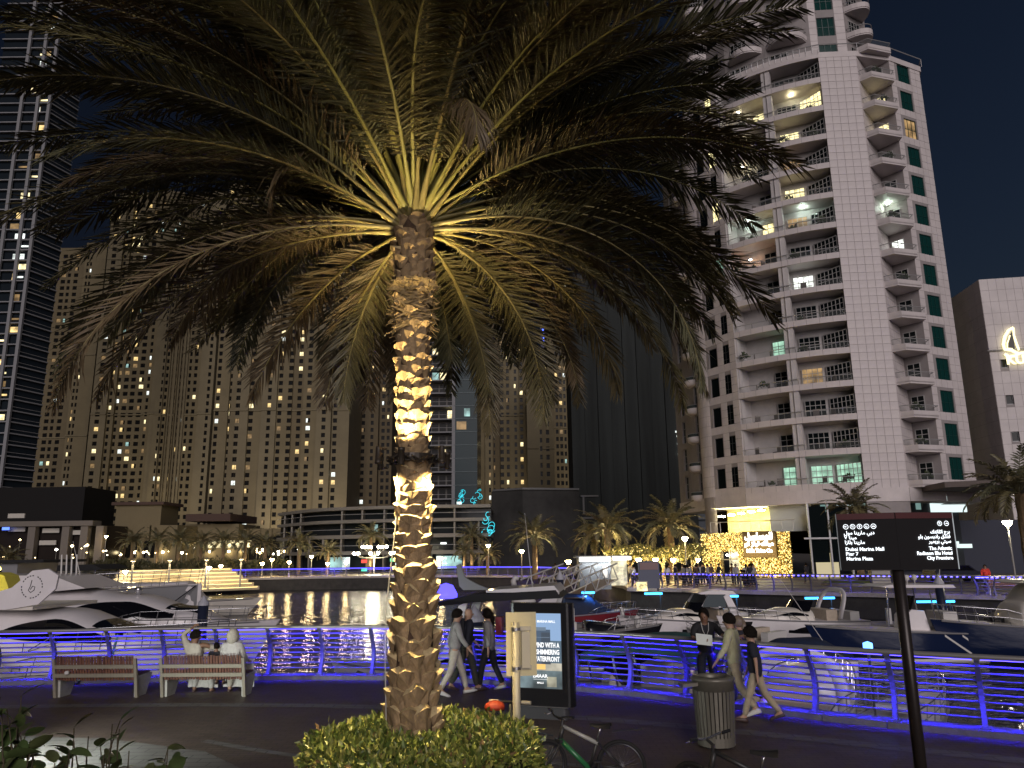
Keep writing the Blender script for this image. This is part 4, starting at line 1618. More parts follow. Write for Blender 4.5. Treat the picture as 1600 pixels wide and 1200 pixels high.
def cols(base, *xs):
    """pairs given as crop pixels of the survey picture (x scale 3.53, offset base)"""
    return [(base + a / 3.53, base + b / 3.53) for a, b in xs]

rg = random.Random(77)
FHT = 3.25
# left group (survey crop 0..420)
sand_tower('sand coloured tower with paired narrow windows beside the dark glass tower', 345,
           [(52, 100, 6, 1, cols(0, (225, 250), (262, 280), (298, 322))), (100, 134, 0, 0, cols(0, (365, 376), (384, 395))), (126, 136, 4, 1, cols(0, (446, 454), (460, 468)))], 4, 150, FHT, rg, 0.08)
sand_tower('sand coloured tower with a broad lit bay of windows between two plain piers', 335,
           [(136, 160, 0, 2, cols(0, (505, 530))), (160, 172, 1.2, 0, cols(0, (575, 590))), (172, 218, 2.5, 0, cols(0, (604, 630), (648, 674), (688, 714), (732, 758))), (218, 229, 1.2, 0, cols(0, (779, 794))), (229, 236, 0, 2, [])], 4, 172, FHT, rg, 0.22)
sand_tower('sand coloured tower with tall vertical grooves and one row of single windows', 330,
           [(236, 247, -1, 2, cols(0, (858, 868))), (247, 255, 0, 0, cols(0, (880, 894))), (255, 268, 1.5, 1, cols(0, (908, 918), (930, 940))), (268, 284, 3, 3, cols(0, (958, 966), (984, 992))), (284, 304, 0.5, 0, cols(0, (1008, 1022), (1038, 1056))), (304, 326, -1, 2, cols(0, (1118, 1134)))], 4, 168, FHT, rg, 0.09,
           ribs=((258, 1.5, 110), (264, 1.5, 110), (271, 3, 110), (277, 3, 110), (282, 3, 110)))
sand_tower('broad sand coloured tower with evenly spaced square windows and flat piers', 318,
           [(330, 352, 0, 0, cols(0, (1172, 1192), )), (352, 368, 1, 0, cols(0, (1240, 1258),)), (368, 384, 0, 2, cols(0, (1285, 1308))), (384, 405, 1, 0, cols(0, (1352, 1384))), (405, 428, 0, 2, cols(380, (120, 140))),
            (428, 452, 1.2, 0, cols(380, (178, 200), (232, 256))), (452, 470, 2.2, 1, cols(380, (286, 308))), (470, 492, 1.2, 0, cols(380, (338, 362))), (492, 515, 0, 2, cols(380, (426, 448))), (515, 544, 2.5, 2, cols(380, (490, 512)))], 4, 166, FHT, rg, 0.15)
sand_tower('sand coloured tower, shade put into its darker tone, set back behind its neighbour, with small windows', 345,
           [(540, 566, 4, 3, cols(380, (568, 582), (604, 622))), (566, 590, 2, 3, cols(380, (650, 668), (700, 716))), (590, 612, 5, 3, cols(380, (734, 742), (760, 778), (790, 806)))], 4, 160, FHT, rg, 0.10)
sand_tower('sand coloured tower beyond the teal glass tower', 330,
           [(742, 758, 1, 0, cols(760, (-40, -30), (-8, 2))), (758, 770, 0, 2, cols(760, (14, 24))), (770, 784, 2, 3, cols(760, (40, 48))), (784, 798, 0, 0, cols(760, (78, 96), (112, 128))), (798, 812, 1, 2, cols(760, (156, 170))), (812, 826, 0, 1, cols(760, (188, 204)))], 4, 162, FHT, rg, 0.12)
sand_tower('warm lit sand coloured tower beside the dark shrouded tower', 338,
           [(858, 872, 0, 1, cols(760, (386, 400), (408, 424))), (872, 893, 1, 0, cols(760, (432, 444), (452, 462)))], 4, 150, FHT, rg, 0.16)
# small stepped tower in front of it
t = sand_tower('short sand coloured tower with a stepped round top', 300,
               [(824, 842, 0, 2, cols(760, (296, 308))), (842, 866, 1, 0, cols(760, (330, 348)))], 4, 66, 3.3, rg, 0.2)
cx = (pxX(824, 300) + pxX(866, 300)) / 2
MB().lathe([(6.0, 0), (6.0, 1.2), (5.0, 1.4), (5.0, 6), (5.4, 6.2), (5.4, 7), (3.6, 7.2), (3.6, 10.5), (0, 12)], 20, c=(cx, 308, 66)).build('drum', SAND[1], t)
# slim tower with a blue lit sign
bt = thing('slim_tower', 'slim dark tower with a small blue lit sign near its top', 'building')
a = pxX(848, 420); b = pxX(876, 420)
MB().box(((a + b) / 2, 430, 66), (b - a, 18, 132)).build('wall', mat('slim_wall', (0.12, 0.11, 0.10), 0.8), bt)
for k in range(9):
    p = atY(850 + (k % 5) * 5.5, 517 + (k // 5) * 11 + (k % 2) * 3, 419.5)
    MB().box(p, (1.5, 0.4, 2.8), ry=0.3 * (k % 3 - 1)).build('sign_letter', emit('blue_sign', (0.08, 0.15, 1.0), 4), bt)

# dark glass tower at the far left, with thin pale slabs
gt = thing('glass_tower', 'dark glass tower with thin pale floor slabs and scattered lit rooms', 'building')
YG = 215
SLAB = mat('pale_slab', (0.22, 0.22, 0.23), 0.7)
x0, x1, x2 = pxX(-90, YG), pxX(8, YG), pxX(26, YG)
GLT = mat('tower_glass', (0.015, 0.02, 0.026), 0.12, spec=0.12)
MB().prism([(x0, YG + 1), (x1, YG + 1), (x2 - 0.6, YG + 10), (x2 * 1.16 - 1, YG + 40), (x0, YG + 40)], 215, 'z', 0).build('glazing', GLT, gt)
rg = random.Random(4)
for k in range(63):
    zz = 8 + k * 3.25
    MB().prism([(x0, YG), (x1 + 0.3, YG), (x2, YG + 9.6), (x2 * 1.15, YG + 38), (x0, YG + 38)], 0.35, 'z', zz).build('floor_slab', SLAB, gt)
    for j in range(3):
        u = rg.uniform(x0 + 10, x2 - 6)
        if rg.random() < 0.33:
            w = rg.uniform(1.2, 3.6)
            if u + w < x1:
                MB().box((u + w / 2, YG + 0.95, zz + 1.6), (w, 0.2, rg.choice((0.5, 1.6, 2.2)))).build('lit_window', FLITS[rg.choices(range(5), (2, 3, 5, 3, 1))[0]], gt)
for xx in (x1, pxX(-12, YG), pxX(-40, YG)):
    MB().box((xx, YG - 0.1, 106), (0.9, 0.8, 212)).build('column', SLAB, gt)
# balcony edges at the right corner
for k in range(63):
    zz = 8 + k * 3.25
    MB().tube([(x1 + 0.5, YG + 0.3, zz + 1.25), (x2 + 0.1, YG + 9.7, zz + 1.25)], 0.07, 5).build('balcony_rail', RAILM, gt)

# teal glass tower with balconies, mid distance
tt = thing('teal_glass_tower', 'slender tower, half balconies and half dark teal glass', 'building')
YT = 190
xa, xb, xc = pxX(672, YT), pxX(709, YT), pxX(746, YT)
MB().box(((xa + xb) / 2, YT + 12, 55), (xb - xa, 20, 110)).build('wall', mat('grey_wall', (0.13, 0.12, 0.11), 0.8), tt)
MB().box(((xb + xc) / 2, YT + 10, 56), (xc - xb, 22, 112)).build('glass_wall', mat('teal_curtain', (0.006, 0.026, 0.032), 0.15, spec=0.1), tt)
for k in range(30):
    zz = 9 + k * 3.3
    MB().box(((xa + xb) / 2, YT + 0.6, zz), (xb - xa, 3.2, 0.3)).build('balcony', SLAB, tt)
    MB().tube([(xa, YT - 0.95, zz + 1.1), (xb, YT - 0.95, zz + 1.1)], 0.05, 5).build('rail', RAILM, tt)
    MB().box(((xb + xc) / 2, YT - 1.1, zz), (xc - xb, 0.2, 0.14)).build('mullion', mat('teal_mullion', (0.02, 0.06, 0.07), 0.4), tt)
    for j in range(3):
        r_ = rg.random()
        w = (xb - xa) / 3
        pane = FLITS[rg.choice((1, 2, 4))] if r_ < 0.16 else WIN_D
        MB().box((xa + w * (j + 0.5), YT + 1.97, zz + 1.5), (w * 0.8, 0.1, 2.3)).build('window', pane, tt)
    if rg.random() < 0.35:
        u = rg.uniform(xb + 0.5, xc - 2.4)
        MB().box((u + 0.8, YT - 1.03, zz + 1.6), (rg.uniform(1, 2.4), 0.1, 2.0)).build('lit_window', FLITS[rg.choice((2, 3, 4, 4))], tt)
MB().box((xb, YT - 0.4, 55), (0.8, 1.6, 110)).build('column', SLAB, tt)
# cyan light art on it and on the low building
CYAN = emit('cyan_neon', (0.04, 0.62, 0.75), 1.6)
for gi, (cx_, cy_, Yp, n_, w_, h_) in enumerate(((722, 778, YT - 1.6, 11, 12, 28), (744, 778, YT - 1.6, 10, 12, 26), (764, 818, 128.4, 9, 12, 34))):
    ng = thing('neon_swirl', ('cyan neon swirl on the teal glass tower', 'cyan neon swirl on the teal glass tower', 'cyan neon swirl on the end wall of the low curved building')[gi], 'light art', group='cyan neon swirls')
    for k in range(n_):
        c = atY(cx_ + rg.uniform(-w_, w_) / 2, cy_ + rg.uniform(-h_, h_) / 2, Yp)
        r_ = rg.uniform(0.2, 0.55)
        a0 = rg.uniform(0, 6)
        pts = [(c.x + r_ * math.cos(a0 + s * 0.5) * (1 + s * .05), Yp, c.z + r_ * 1.25 * math.sin(a0 + s * 0.5)) for s in range(9)]
        MB().tube(pts, 0.05, 5).build('neon_tube', CYAN, ng)

# low curved terrace building ------------------------------------------------
lb = thing('terrace_building', 'low curved building with stacked pale terraces and dark glazing by the water', 'building')
PALE = mat('terrace_edge', (0.20, 0.185, 0.16), 0.7, noise=0.1)
pl = [(atY(432, 840, 150).x, 150), (atY(465, 840, 141).x, 141), (atY(500, 840, 135).x, 135), (atY(560, 840, 131.5).x, 131.5), (atY(620, 840, 130).x, 130), (atY(700, 840, 129).x, 129), (atY(772, 840, 129).x, 129)]
pls = smooth_path(pl, 1.0)
levels = [3.0, 5.7, 8.2, 10.4]
for li, zz in enumerate(levels):
    st = 0.35 if li in (0, 1) else 0.28
    L_ = [(p.x, p.y) for p in pls] + [(pls[-1].x, 150), (pls[0].x, 165)]
    MB().prism(L_, st + 0.25, 'z', zz - st).build('terrace_slab', PALE, lb)
    if li < 3:
        MB().tube([(p.x, p.y - 0.05, zz + 1.15) for p in pls], 0.05, 5).build('rail', RAILM, lb)
gl_ = MB()
back_ = [(p.x, p.y + 2.4) for p in pls]
gm_ = MB().prism(back_ + [(back_[-1][0] - 0.3, 149), (back_[0][0], 164)], 10.0, 'z', 0.0)
gm_.build('glazing', mat('terrace_glass', (0.02, 0.024, 0.026), 0.15, spec=0.1), lb)
i = 0
for k in range(4, len(pls) - 2, 4):
    p = pls[k]
    for li in range(4):
        z0_ = 0 if li == 0 else levels[li - 1] + 0.25
        z1_ = levels[li] - 0.35
        if rg.random() < 0.75:
            MB().box((p.x, p.y + 1.3, (z0_ + z1_) / 2), (0.28, 2.2, z1_ - z0_)).build('partition', PALE, lb)
        q = pls[min(k + 2, len(pls) - 1)]
        r_ = rg.random()
        if r_ < 0.16:
            MB().box((q.x, q.y + 2.3, z0_ + 1.1), (rg.uniform(0.3, 1.2), 0.12, rg.uniform(.3, 1.4))).build('lit_window', FLITS[rg.choice((1, 2, 2, 3, 4))], lb)
# ground floor shop glow
for (x_, w_, c_) in ((530, 3.2, 4), (540, 1.2, 2), (578, 1.5, 3), (705, 3.5, 4), (690, 1.8, 2)):
    p = atY(x_, 882, 130.9)
    MB().box((p.x, 131.2, 1.3), (w_, 0.2, 2.0)).build('shop_window', FLITS[c_], lb)
# red and green shop signs
for x_, y_, c_ in ((569, 877, (1, .06, .04)), (614, 875, (.1, .8, .4)), (569, 890, (.1, .8, .5))):
    p = atY(x_, y_, 127)
    s_ = thing('lit_sign', 'small %s lit sign under the low curved building' % ('red round' if c_[0] == 1 else ('green' if x_ > 600 else 'green low')), 'sign', p)
    MB().box((0, 0, 0), (0.9, 0.12, 0.5)).build('panel', emit('sign_%d_%d' % (x_, y_), c_, 1.6), s_)
    MB().box((0, 0.1, 0), (1.0, 0.1, 0.6)).build('housing', BLACKM, s_)

# dark block and shrouded construction tower
DK = mat('dark_block', (0.035, 0.034, 0.032), 0.8, noise=0.4, nscale=0.3)
db = thing('dark_block', 'low dark windowless block beside the shrouded tower', 'building')
a, b = pxX(768, 150, 800), pxX(905, 150, 800)
MB().prism([(a, 150), (a + 6, 146), (b, 149), (b, 175), (a, 175)], atY(850, 766, 148).z, 'z', 0).build('wall', DK, db)
MB().prism([(a + .2, 149.6), (a + 6, 145.6), (b, 148.6), (b, 150), (a + .2, 151)], 0.35, 'z', atY(850, 766, 148).z + 0.01).build('coping', mat('zinc', (0.14, 0.14, 0.14), 0.5), db)
for k in range(3):
    zz = 2.5 + k * 4.2
    MB().box((b + 2.2, 152, zz + 2.4), (3.5, 2, 0.3)).build('slab', mat('raw_concrete', (0.16, 0.16, 0.16), 0.9), db)
    MB().box((b + 1.0, 151.2, zz + 0.6), (0.35, 0.35, 3.4)).build('post', MATS['raw_concrete'], db)
NET = mat('scaffold_net', (0.026, 0.030, 0.029), 0.95, noise=0.5, nscale=0.25, stretch=(1, 1, 0.05), bump=0.4, bscale=0.8)
ct = thing('shrouded_tower', 'unlit tower wrapped in dark scaffold netting', 'building')
x0, x1 = pxX(893, 200, 650), pxX(1083, 200, 650)
n_ = 9
for k in range(n_):
    xa = x0 + (x1 - x0) * k / n_
    xb = x0 + (x1 - x0) * (k + 1) / n_ - 0.12
    off = (0.0, 0.5, 0.1, 0.7, 0.3)[k % 5]
    MB().box(((xa + xb) / 2, 208 + off, 38), (xb - xa, 16, 76)).build('net_panel', NET, ct)
MB().box(((x0 + x1) / 2, 213, 39.3), (x1 - x0 - 2, 18, 78.6)).build('core', DK, ct)
dt = thing('distant_tower', 'far dark blue tower with small balconies behind the shrouded one', 'building')
xa, xb = pxX(1050, 255, 650), pxX(1108, 255, 650)
MB().box(((xa + xb) / 2, 262, 45), (xb - xa, 14, 90)).build('wall', mat('dusk_wall', (0.06, 0.07, 0.085), 0.7), dt)
for k in range(24):
    MB().box((xa + (xb - xa) * .62, 254.4, 6 + k * 3.4), (5, 1.6, 0.9)).build('balcony', mat('dusk_balcony', (0.11, 0.12, 0.14), 0.8), dt)
for (x_, y_) in ((1057, 674), (1059, 681), (1060, 693), (1062, 706), (1061, 709)):
    p = atY(x_, y_, 199)
    MB().box((p.x, 199.6, p.z), (0.35, 0.2, 0.5)).build('work_lamp', FLITS[2], ct)

# ---------------- left shore low buildings
fb = thing('framed_building', 'low building with pale concrete frame and dark glass bays at the left shore', 'building')
YF = 140
FRM = mat('frame_concrete', (0.16, 0.14, 0.12), 0.75)
xs = [-60, 50, 103, 132, 156]
zt = atY(100, 818, YF).z
MB().box(((pxX(-60, YF) + pxX(150, YF)) / 2, YF + 8, zt / 2), (pxX(150, YF) - pxX(-60, YF), 13, zt - 0.3)).build('glazing', mat('bay_glass', (0.025, 0.02, 0.018), 0.2, spec=0.1), fb)
MB().box(((pxX(-60, YF) + pxX(160, YF)) / 2, YF + 0.8, zt), (pxX(160, YF) - pxX(-60, YF), 3, 0.9)).build('lintel', FRM, fb)
for x_ in xs:
    MB().box((pxX(x_, YF, 840), YF + 0.3, zt / 2 - .25), (1.3, 1.3, zt - 0.5)).build('column', FRM, fb)
for x_, y_ in ((26, 806), (27, 827), (80, 829), (120, 832), (75, 848)):
    p = atY(x_, y_, YF + 1.0)
    MB().box(p, (3.0, 0.3, 0.8)).build('sign_panel', mat('blank_sign', (0.5, 0.47, 0.42), 0.6), fb)
MB().box(atY(9, 826, YF - .5), (1.2, .2, .5)).build('blue_sign', emit('blue_small', (.1, .2, 1), 2.5), fb)
rg = random.Random(9)
ub = thing('upper_glass_block', 'dark glazed block rising behind the framed building', 'building')
MB().box((pxX(50, 150), 158, 8.2), (pxX(112, 150) - pxX(-50, 150), 12, 16.4)).build('wall', mat('bay_glass2', (0.02, 0.019, 0.019), 0.3, spec=0.1), ub)
# sand coloured low houses with arched windows
for i_, (x0_, x1_, yt_, Y_, lb_, arches) in enumerate(((150, 276, 821, 155, 'low sand coloured building with small arched windows', (170, 201, 211, 230, 238)), (288, 372, 819, 165, 'low sand building with a flat brown overhanging roof', ()), (372, 452, 826, 168, 'sand coloured arcade with round arches lit from below', (380, 398, 416, 434)))):
    hb = thing('low_sand_building', lb_, 'building', group='low sand buildings on the left shore')
    xa, xb = pxX(x0_, Y_, 840), pxX(x1_, Y_, 840)
    zt = atY((x0_ + x1_) / 2, yt_, Y_).z
    w_ = MB()
    f = Face((xa, Y_), (xb, Y_))
    hol = []
    for ax in arches:
        u = pxX(ax, Y_, 840) - xa
        hol.append((u - 0.65 * (2 if i_ == 2 else 1), u + 0.65 * (2 if i_ == 2 else 1), [(2.5 if i_ < 2 else 1.8, 5.2 if i_ < 2 else 5.6)]))
    facade(w_, f, 0, f.w, 0, zt, hol, depth=0.6)
    w_.quad((xa, Y_, 0), (xa, Y_, zt), (xa, Y_ + 14, zt), (xa, Y_ + 14, 0)); w_.quad((xb, Y_, 0), (xb, Y_ + 14, 0), (xb, Y_ + 14, zt), (xb, Y_, zt))
    w_.quad((xa, Y_, zt), (xb, Y_, zt), (xb, Y_ + 14, zt), (xa, Y_ + 14, zt))
    w_.build('wall', SAND[0], hb)
    for (ua, ub_, rws) in hol:
        c_ = (ua + ub_) / 2
        h_ = rws[0][1]
        MB().prism([(f.P(c_, 0)[0] + (ub_ - ua) / 2 * math.cos(a_ * PI / 10), h_ + (ub_ - ua) / 2 * math.sin(a_ * PI / 10)) for a_ in range(11)], 0.1, 'y', Y_ - 0.06).build('arch_head', WIN_D, hb)
        MB().box((f.P(c_, 0)[0], Y_ + 0.55, (rws[0][0] + h_) / 2), (ub_ - ua, 0.1, h_ - rws[0][0])).build('window', WIN_D, hb)
    if i_ == 1:
        MB().box(((xa + xb) / 2, Y_ + 6, zt + 1.3), ((xb - xa) * .82, 17, 1.5)).build('roof', mat('brown_roof', (0.07, 0.04, 0.03), 0.8), hb)
        MB().box(((xa + xb) / 2 + 4, Y_ - .1, zt - 4.2), (9, .2, 1.4)).build('lit_window', FLITS[1], hb)
    if i_ == 0:
        MB().box((xb - 8, Y_ + 4, zt + 2), (9, 8, 4)).build('pavilion', SAND[0], hb)
        MB().box((xb - 8, Y_ + 4, zt + 4.3), (10.4, 9.4, 0.6)).build('roof', mat('brown_roof', (0.07, 0.04, 0.03), 0.8), hb)
    # wall washers
    for u in (0.15, 0.5, 0.85):
        p = f.P(f.w * u, 3.6, 0.25)
        g_ = MB().lathe([(0.0, -.25), (0.25, -.2), (0.3, 0.15), (0, .25)], 8).build('wall_lamp', emit('wall_lamp', (1, .85, .55), 12), hb, loc=p)
        lamp('wall_lamp_light', 'POINT', (0, -0.6, 0), 130, (1, .78, .4), g_, size=0.3)
# floodlights washing the foot of the sand towers
for x_ in (150, 240, 420, 520, 800, 880):
    p = Vector((pxX(x_, 305, 820), 305, 5))
    fo = thing('facade_floodlight', 'small floodlight aimed up the foot of a sand coloured tower', 'light fitting', p, group='floodlights at the tower feet')
    MB().box((0, 0, 0.2), (0.9, 0.5, 0.6), rx=-0.4).build('housing', BLACKM, fo)
    MB().box((0, 0, -2.55), (0.2, 0.2, 4.9)).build('post', BLACKM, fo)
    lamp('flood_beam', 'SPOT', (0, 0.3, 0.6), 15000, (1, .85, .62), fo, target=(0, 22, 34), size=0.5, angle=95, blend=1.0)

# ---------------- hotel on the right
ht = thing('hotel_block', 'pale tiled hotel block with a glowing sail logo', 'building')
YH = 88
c0 = atY(1529, 437, YH)
zt = c0.z
f1 = Face((c0.x, YH), (c0.x + 20, YH - 3.5))
lf_ = Vector((c0.x, YH, 0)) + Vector((-0.2, 13.5, 0))
f0 = Face((lf_.x + 1.4, lf_.y), (c0.x, YH))
w_ = MB()
hz = [zt - 11.0 - k * 4.35 for k in range(7)]
facade(w_, f1, 0, f1.w, 0, zt, [(1.05, 1.85, [(z_, z_ + 1.15) for z_ in hz if z_ > 9])], depth=0.35)
w_.quad(f0.P(0, 0), f0.P(f0.w, 0), f0.P(f0.w, zt), f0.P(0, zt))
w_.quad(f1.P(0, zt), f1.P(f1.w, zt), (c0.x + 22, YH + 20, zt), f0.P(0, zt))
w_.build('wall', CLADW, ht)
tl = MB()
tiles(tl, f1, 0, f1.w, zt - 30, zt, 22, 21, off=0.02, gap=0.03, skip=lambda u, z: 0.9 < u < 2.0 and any(a - .4 < z < a + 1.5 for a in hz))
tl.build('cladding_panels', mat('hotel_clad', (0.62, 0.57, 0.56), 0.6, noise=0.1, nscale=0.5), ht)['kind'] = 'stuff'
tl = MB()
tiles(tl, f0, 0, f0.w, zt - 30, zt, 9, 21, off=0.02, gap=0.03)
tl.build('side_cladding_panels', mat('hotel_clad', (0.52, 0.475, 0.465), 0.6), ht)['kind'] = 'stuff'
for z_ in hz:
    if z_ > 9:
        window_unit(0.8, 1.15, 1, 1, ht, f1, 1.05, z_, -0.25)
MB().tube([f1.P(-0.3, zt - 8.9, .25), f1.P(f1.w, zt - 8.9, .25)], 0.08, 5).build('cable_tray', RAILM, ht)
lg = thing('sail_logo', 'glowing white sail boat logo with lettering on the hotel wall', 'sign')
NE = emit('logo_white', (1.0, 0.90, 0.50), 2.0)
def LP(x, y):
    d = ray(x, y)
    # meet the hotel front plane
    a_ = f1.a + f1.n * 0.3
    t_ = (a_ - Vector((0, 0, 0))).dot(f1.n) / Vector((d.x, d.y, 0)).dot(f1.n)
    return (d.x * t_, d.y * t_, CAM_H + d.z * t_)
for poly, r_ in (([(1583, 512), (1576, 516), (1570, 526), (1568, 538), (1570, 546), (1580, 547), (1592, 553)], 0.17), ([(1583, 512), (1584, 524), (1588, 536), (1592, 547)], 0.12), ([(1578, 524), (1574, 536), (1574, 544), (1582, 545)], 0.08), ([(1570, 553), (1576, 557), (1585, 556), (1594, 552), (1604, 550), (1618, 551)], 0.16)):
    MB().tube([LP(*q) for q in poly], r_, 6).build('neon_tube', NE, lg)
p = LP(1573, 569)
text('lettering', 'KUHA', 1.5, NE, lg, p, (PI / 2, 0, f1.rz), bold=0.03, ext=0.1)
# back panel fill of the sail
MB().add([LP(*q) for q in ((1582, 516), (1574, 530), (1573, 545), (1586, 546))], [(0, 1, 2, 3)]).build('sail_panel', mat('sail_dark', (0.05, 0.045, 0.03), 0.5), lg)
# ================================================================ RAILINGS
RAILBL = mat('railing_steel', (0.10, 0.10, 0.13), 0.5, 0.1, noise=0.08, nscale=20)
HAND = mat('handrail_steel', (0.42, 0.40, 0.38), 0.35, 0.6)
LEDB = emit('blue_led', (0.07, 0.05, 1.0), 9)
def rprof(h):
    """inward/outward bow of a railing post at height h (positive: towards the water)"""
    t = h / 1.05
    return 0.15 * math.sin(PI * min(1, t * 1.15)) - 0.16 * t ** 2.2

def post_mesh(name, m, w=0.075, n=9):
    b_ = MB()
    vs, fs = [], []
    for i in range(n + 1):
        h = 1.05 * i / n
        dp = 0.055 * (1.25 - 0.5 * i / n)
        y = rprof(h)
        vs += [(-w / 2, y - dp, h), (w / 2, y - dp, h), (w / 2, y + dp, h), (-w / 2, y + dp, h)]
    for i in range(n):
        for j in range(4):
            k = (j + 1) % 4
            fs.append((4 * i + j, 4 * i + k, 4 * i + 4 + k, 4 * i + 4 + j))
    fs += [(3, 2, 1, 0), (4 * n, 4 * n + 1, 4 * n + 2, 4 * n + 3)]
    b_.add(vs, fs)
    b_.box((0, 0, 0.012), (0.16, 0.24, 0.024))
    b_.box((0, rprof(1.05) - 0.05, 1.06), (0.05, 0.16, 0.03))
    return b_.mesh(name, m)

def railing(label, path, step, x0, x1, z=0.1, inset=0.16, rails=8, light=None, posts=True, led=True, rr=0.019, joined=False, group=None):
    t = thing('railing', label, 'railing', group=group)
    P = smooth_path(path, step)
    P = [p for p in P if x0 <= p.x <= x1]
    N = normals(P)
    pm = post_mesh('post', RAILBL)
    base = [p - n * inset for p, n in zip(P, N)]
    if joined:
        mb = MB()
    for p, n in zip(base, N):
        rz = math.atan2(n.y, n.x) - PI / 2
        obj('post', pm, t, (p.x, p.y, z), (0, 0, rz))
    for k in range(rails):
        h = 0.14 + 0.80 * k / (rails - 1)
        MB().tube([tuple(p + n * (rprof(h) + 0.0) + Vector((0, 0, z + h))) for p, n in zip(base, N)], rr, 6).build('rail', RAILBL, t, smooth=True)
    hh = z + 1.10
    MB().tube([tuple(p + n * (rprof(1.05) - 0.10) + Vector((0, 0, hh))) for p, n in zip(base, N)], 0.042, 8).build('handrail', HAND, t, smooth=True)
    if led:
        for i in range(len(base) - 1):
            a = base[i] + N[i] * (rprof(1.05) - 0.075)
            b = base[i + 1] + N[i + 1] * (rprof(1.05) - 0.075)
            d = b - a
            c = (a + b) / 2
            rz = math.atan2(d.y, d.x)
            l_ = MB().box((0, 0, 0), (d.length - 0.12, 0.016, 0.008)).build('led_strip', LEDB, t, loc=(c.x, c.y, hh - 0.049), rot=(0, 0, rz))
            if light:
                lamp('led_light', 'AREA', (0, -0.006, -0.012), light, (0.022, 0.010, 1.0), l_, size=d.length - 0.12, sy=0.02, rot=(R(20), 0, 0), spread=84)
    return t, base, N

NEAR_RAIL, nb, nn_ = railing('blue lit steel railing curving along the near promenade edge', _pe, 1.27, -13.5, 12.0, light=32)

# far right railing with dotted blue lights
far_path = list(reversed([p for p in FAR_R if p[0] > -0.5]))
fr_t, fb_, fn_ = railing('long blue dotted railing on the quay in front of the pale tower', [(p[0], p[1]) for p in far_path if p[1] < 66], 1.27, 9, 62, z=0.03, inset=-0.25, rails=5, led=False, rr=0.022)
dot = MB().box((0, 0, 0), (0.16, 0.05, 0.05)).mesh('led_dot', emit('blue_dot', (0.10, 0.08, 1.0), 10))
dots = MB()
for i in range(len(fb_) - 1):
    for k in range(4):
        p = fb_[i].lerp(fb_[i + 1], (k + 0.5) / 4)
        q = p - Vector((0, 0.10, 0))
        dots.box((q.x, q.y, 1.06), (0.13, 0.05, 0.05), 0.1)
dd = dots.build('led_dots', emit('blue_dot', (0.10, 0.08, 1.0), 10), fr_t)
dd['kind'] = 'stuff'
for i in range(1, len(fb_) - 1, 4):
    p = fb_[i]
    l_ = MB().box((0, 0, 0), (0.3, 0.04, 0.02)).build('led_strip', LEDB, fr_t, loc=(p.x, p.y - 0.06, 1.0))
    lamp('led_light', 'AREA', (0, -0.03, -0.03), 45, (0.10, 0.07, 1.0), l_, size=3.6, sy=0.05, rot=(0, 0, 0))
# far rails on the opposite shore (too far to pick posts apart): joined
mb = MB()
fp = smooth_path([(p[0], p[1]) for p in FAR_ALL if p[0] < 9.5 and p[1] > 66], 1.6)
for p in fp:
    mb.box((p.x, p.y + 0.4, 0.55), (0.06, 0.06, 1.1))
ft = thing('far_railing', 'distant blue glowing railing on the opposite shore', 'railing')
mb.build('posts', RAILBL, ft)['kind'] = 'stuff'
for h in (0.3, 0.55, 0.8, 1.08):
    MB().tube([(p.x, p.y + 0.4, h) for p in fp], 0.03, 4).build('rail', RAILBL, ft)
LEDF = emit('blue_led_far', (0.10, 0.08, 1.0), 2.2)
MB().tube([(p.x, p.y + 0.3, 1.0) for p in fp if p.x > -44], 0.06, 4).build('led_strip', LEDF, ft)
for i in range(4, len(fp), 7):
    p = fp[i]
    if p.x > -46:
        l_ = MB().box((0, 0, 0), (0.3, 0.05, 0.03)).build('led_lamp', LEDF, ft, loc=(p.x, p.y + 0.45, 1.0))
        lamp('led_light', 'AREA', (0, 0.05, -0.05), 210, (0.12, 0.08, 1.0), l_, size=8, sy=0.1, rot=(R(20), 0, 0))

# ================================================================ FAR SHORE DETAILS
POLE = mat('lamp_pole', (0.30, 0.29, 0.27), 0.5, 0.3)
GLOBE = emit('lamp_globe', (1.0, 0.72, 0.33), 110)
GLOBEW = emit('lamp_globe_white', (1.0, 0.90, 0.62), 80)
def street_lamp(x, ypx, Y, label, globe=GLOBE, power=220, h=None, z0=0.0, scale=1.0, group='street lamps on the far shore'):
    p = atY(x, ypx, Y)
    h = p.z - z0
    t = thing('street_lamp', label, 'street lamp', (p.x, Y, z0), group=group)
    mb = MB()
    mb.lathe([(0.12, 0), (0.12, 0.25), (0.06, 0.35), (0.045, h - 0.25)], 8)
    mb.build('pole', POLE, t)
    MB().lathe([(0.06, -0.25), (0.16, -0.17), (0.26, 0.02), (0.24, 0.06), (0, 0.12)], 12, c=(0, 0, h)).build('lamp_head', globe, t, smooth=True)
    MB().lathe([(0.05, 0.12), (0.30, 0.08), (0.0, 0.22)], 12, c=(0, 0, h)).build('cap', POLE, t)
    if power:
        lamp('street_lamp_light', 'POINT', (0, 0, h - 0.45), power, globe.node_tree.nodes['Principled BSDF'].inputs['Emission Color'].default_value[:3], t, size=0.25)
    return t

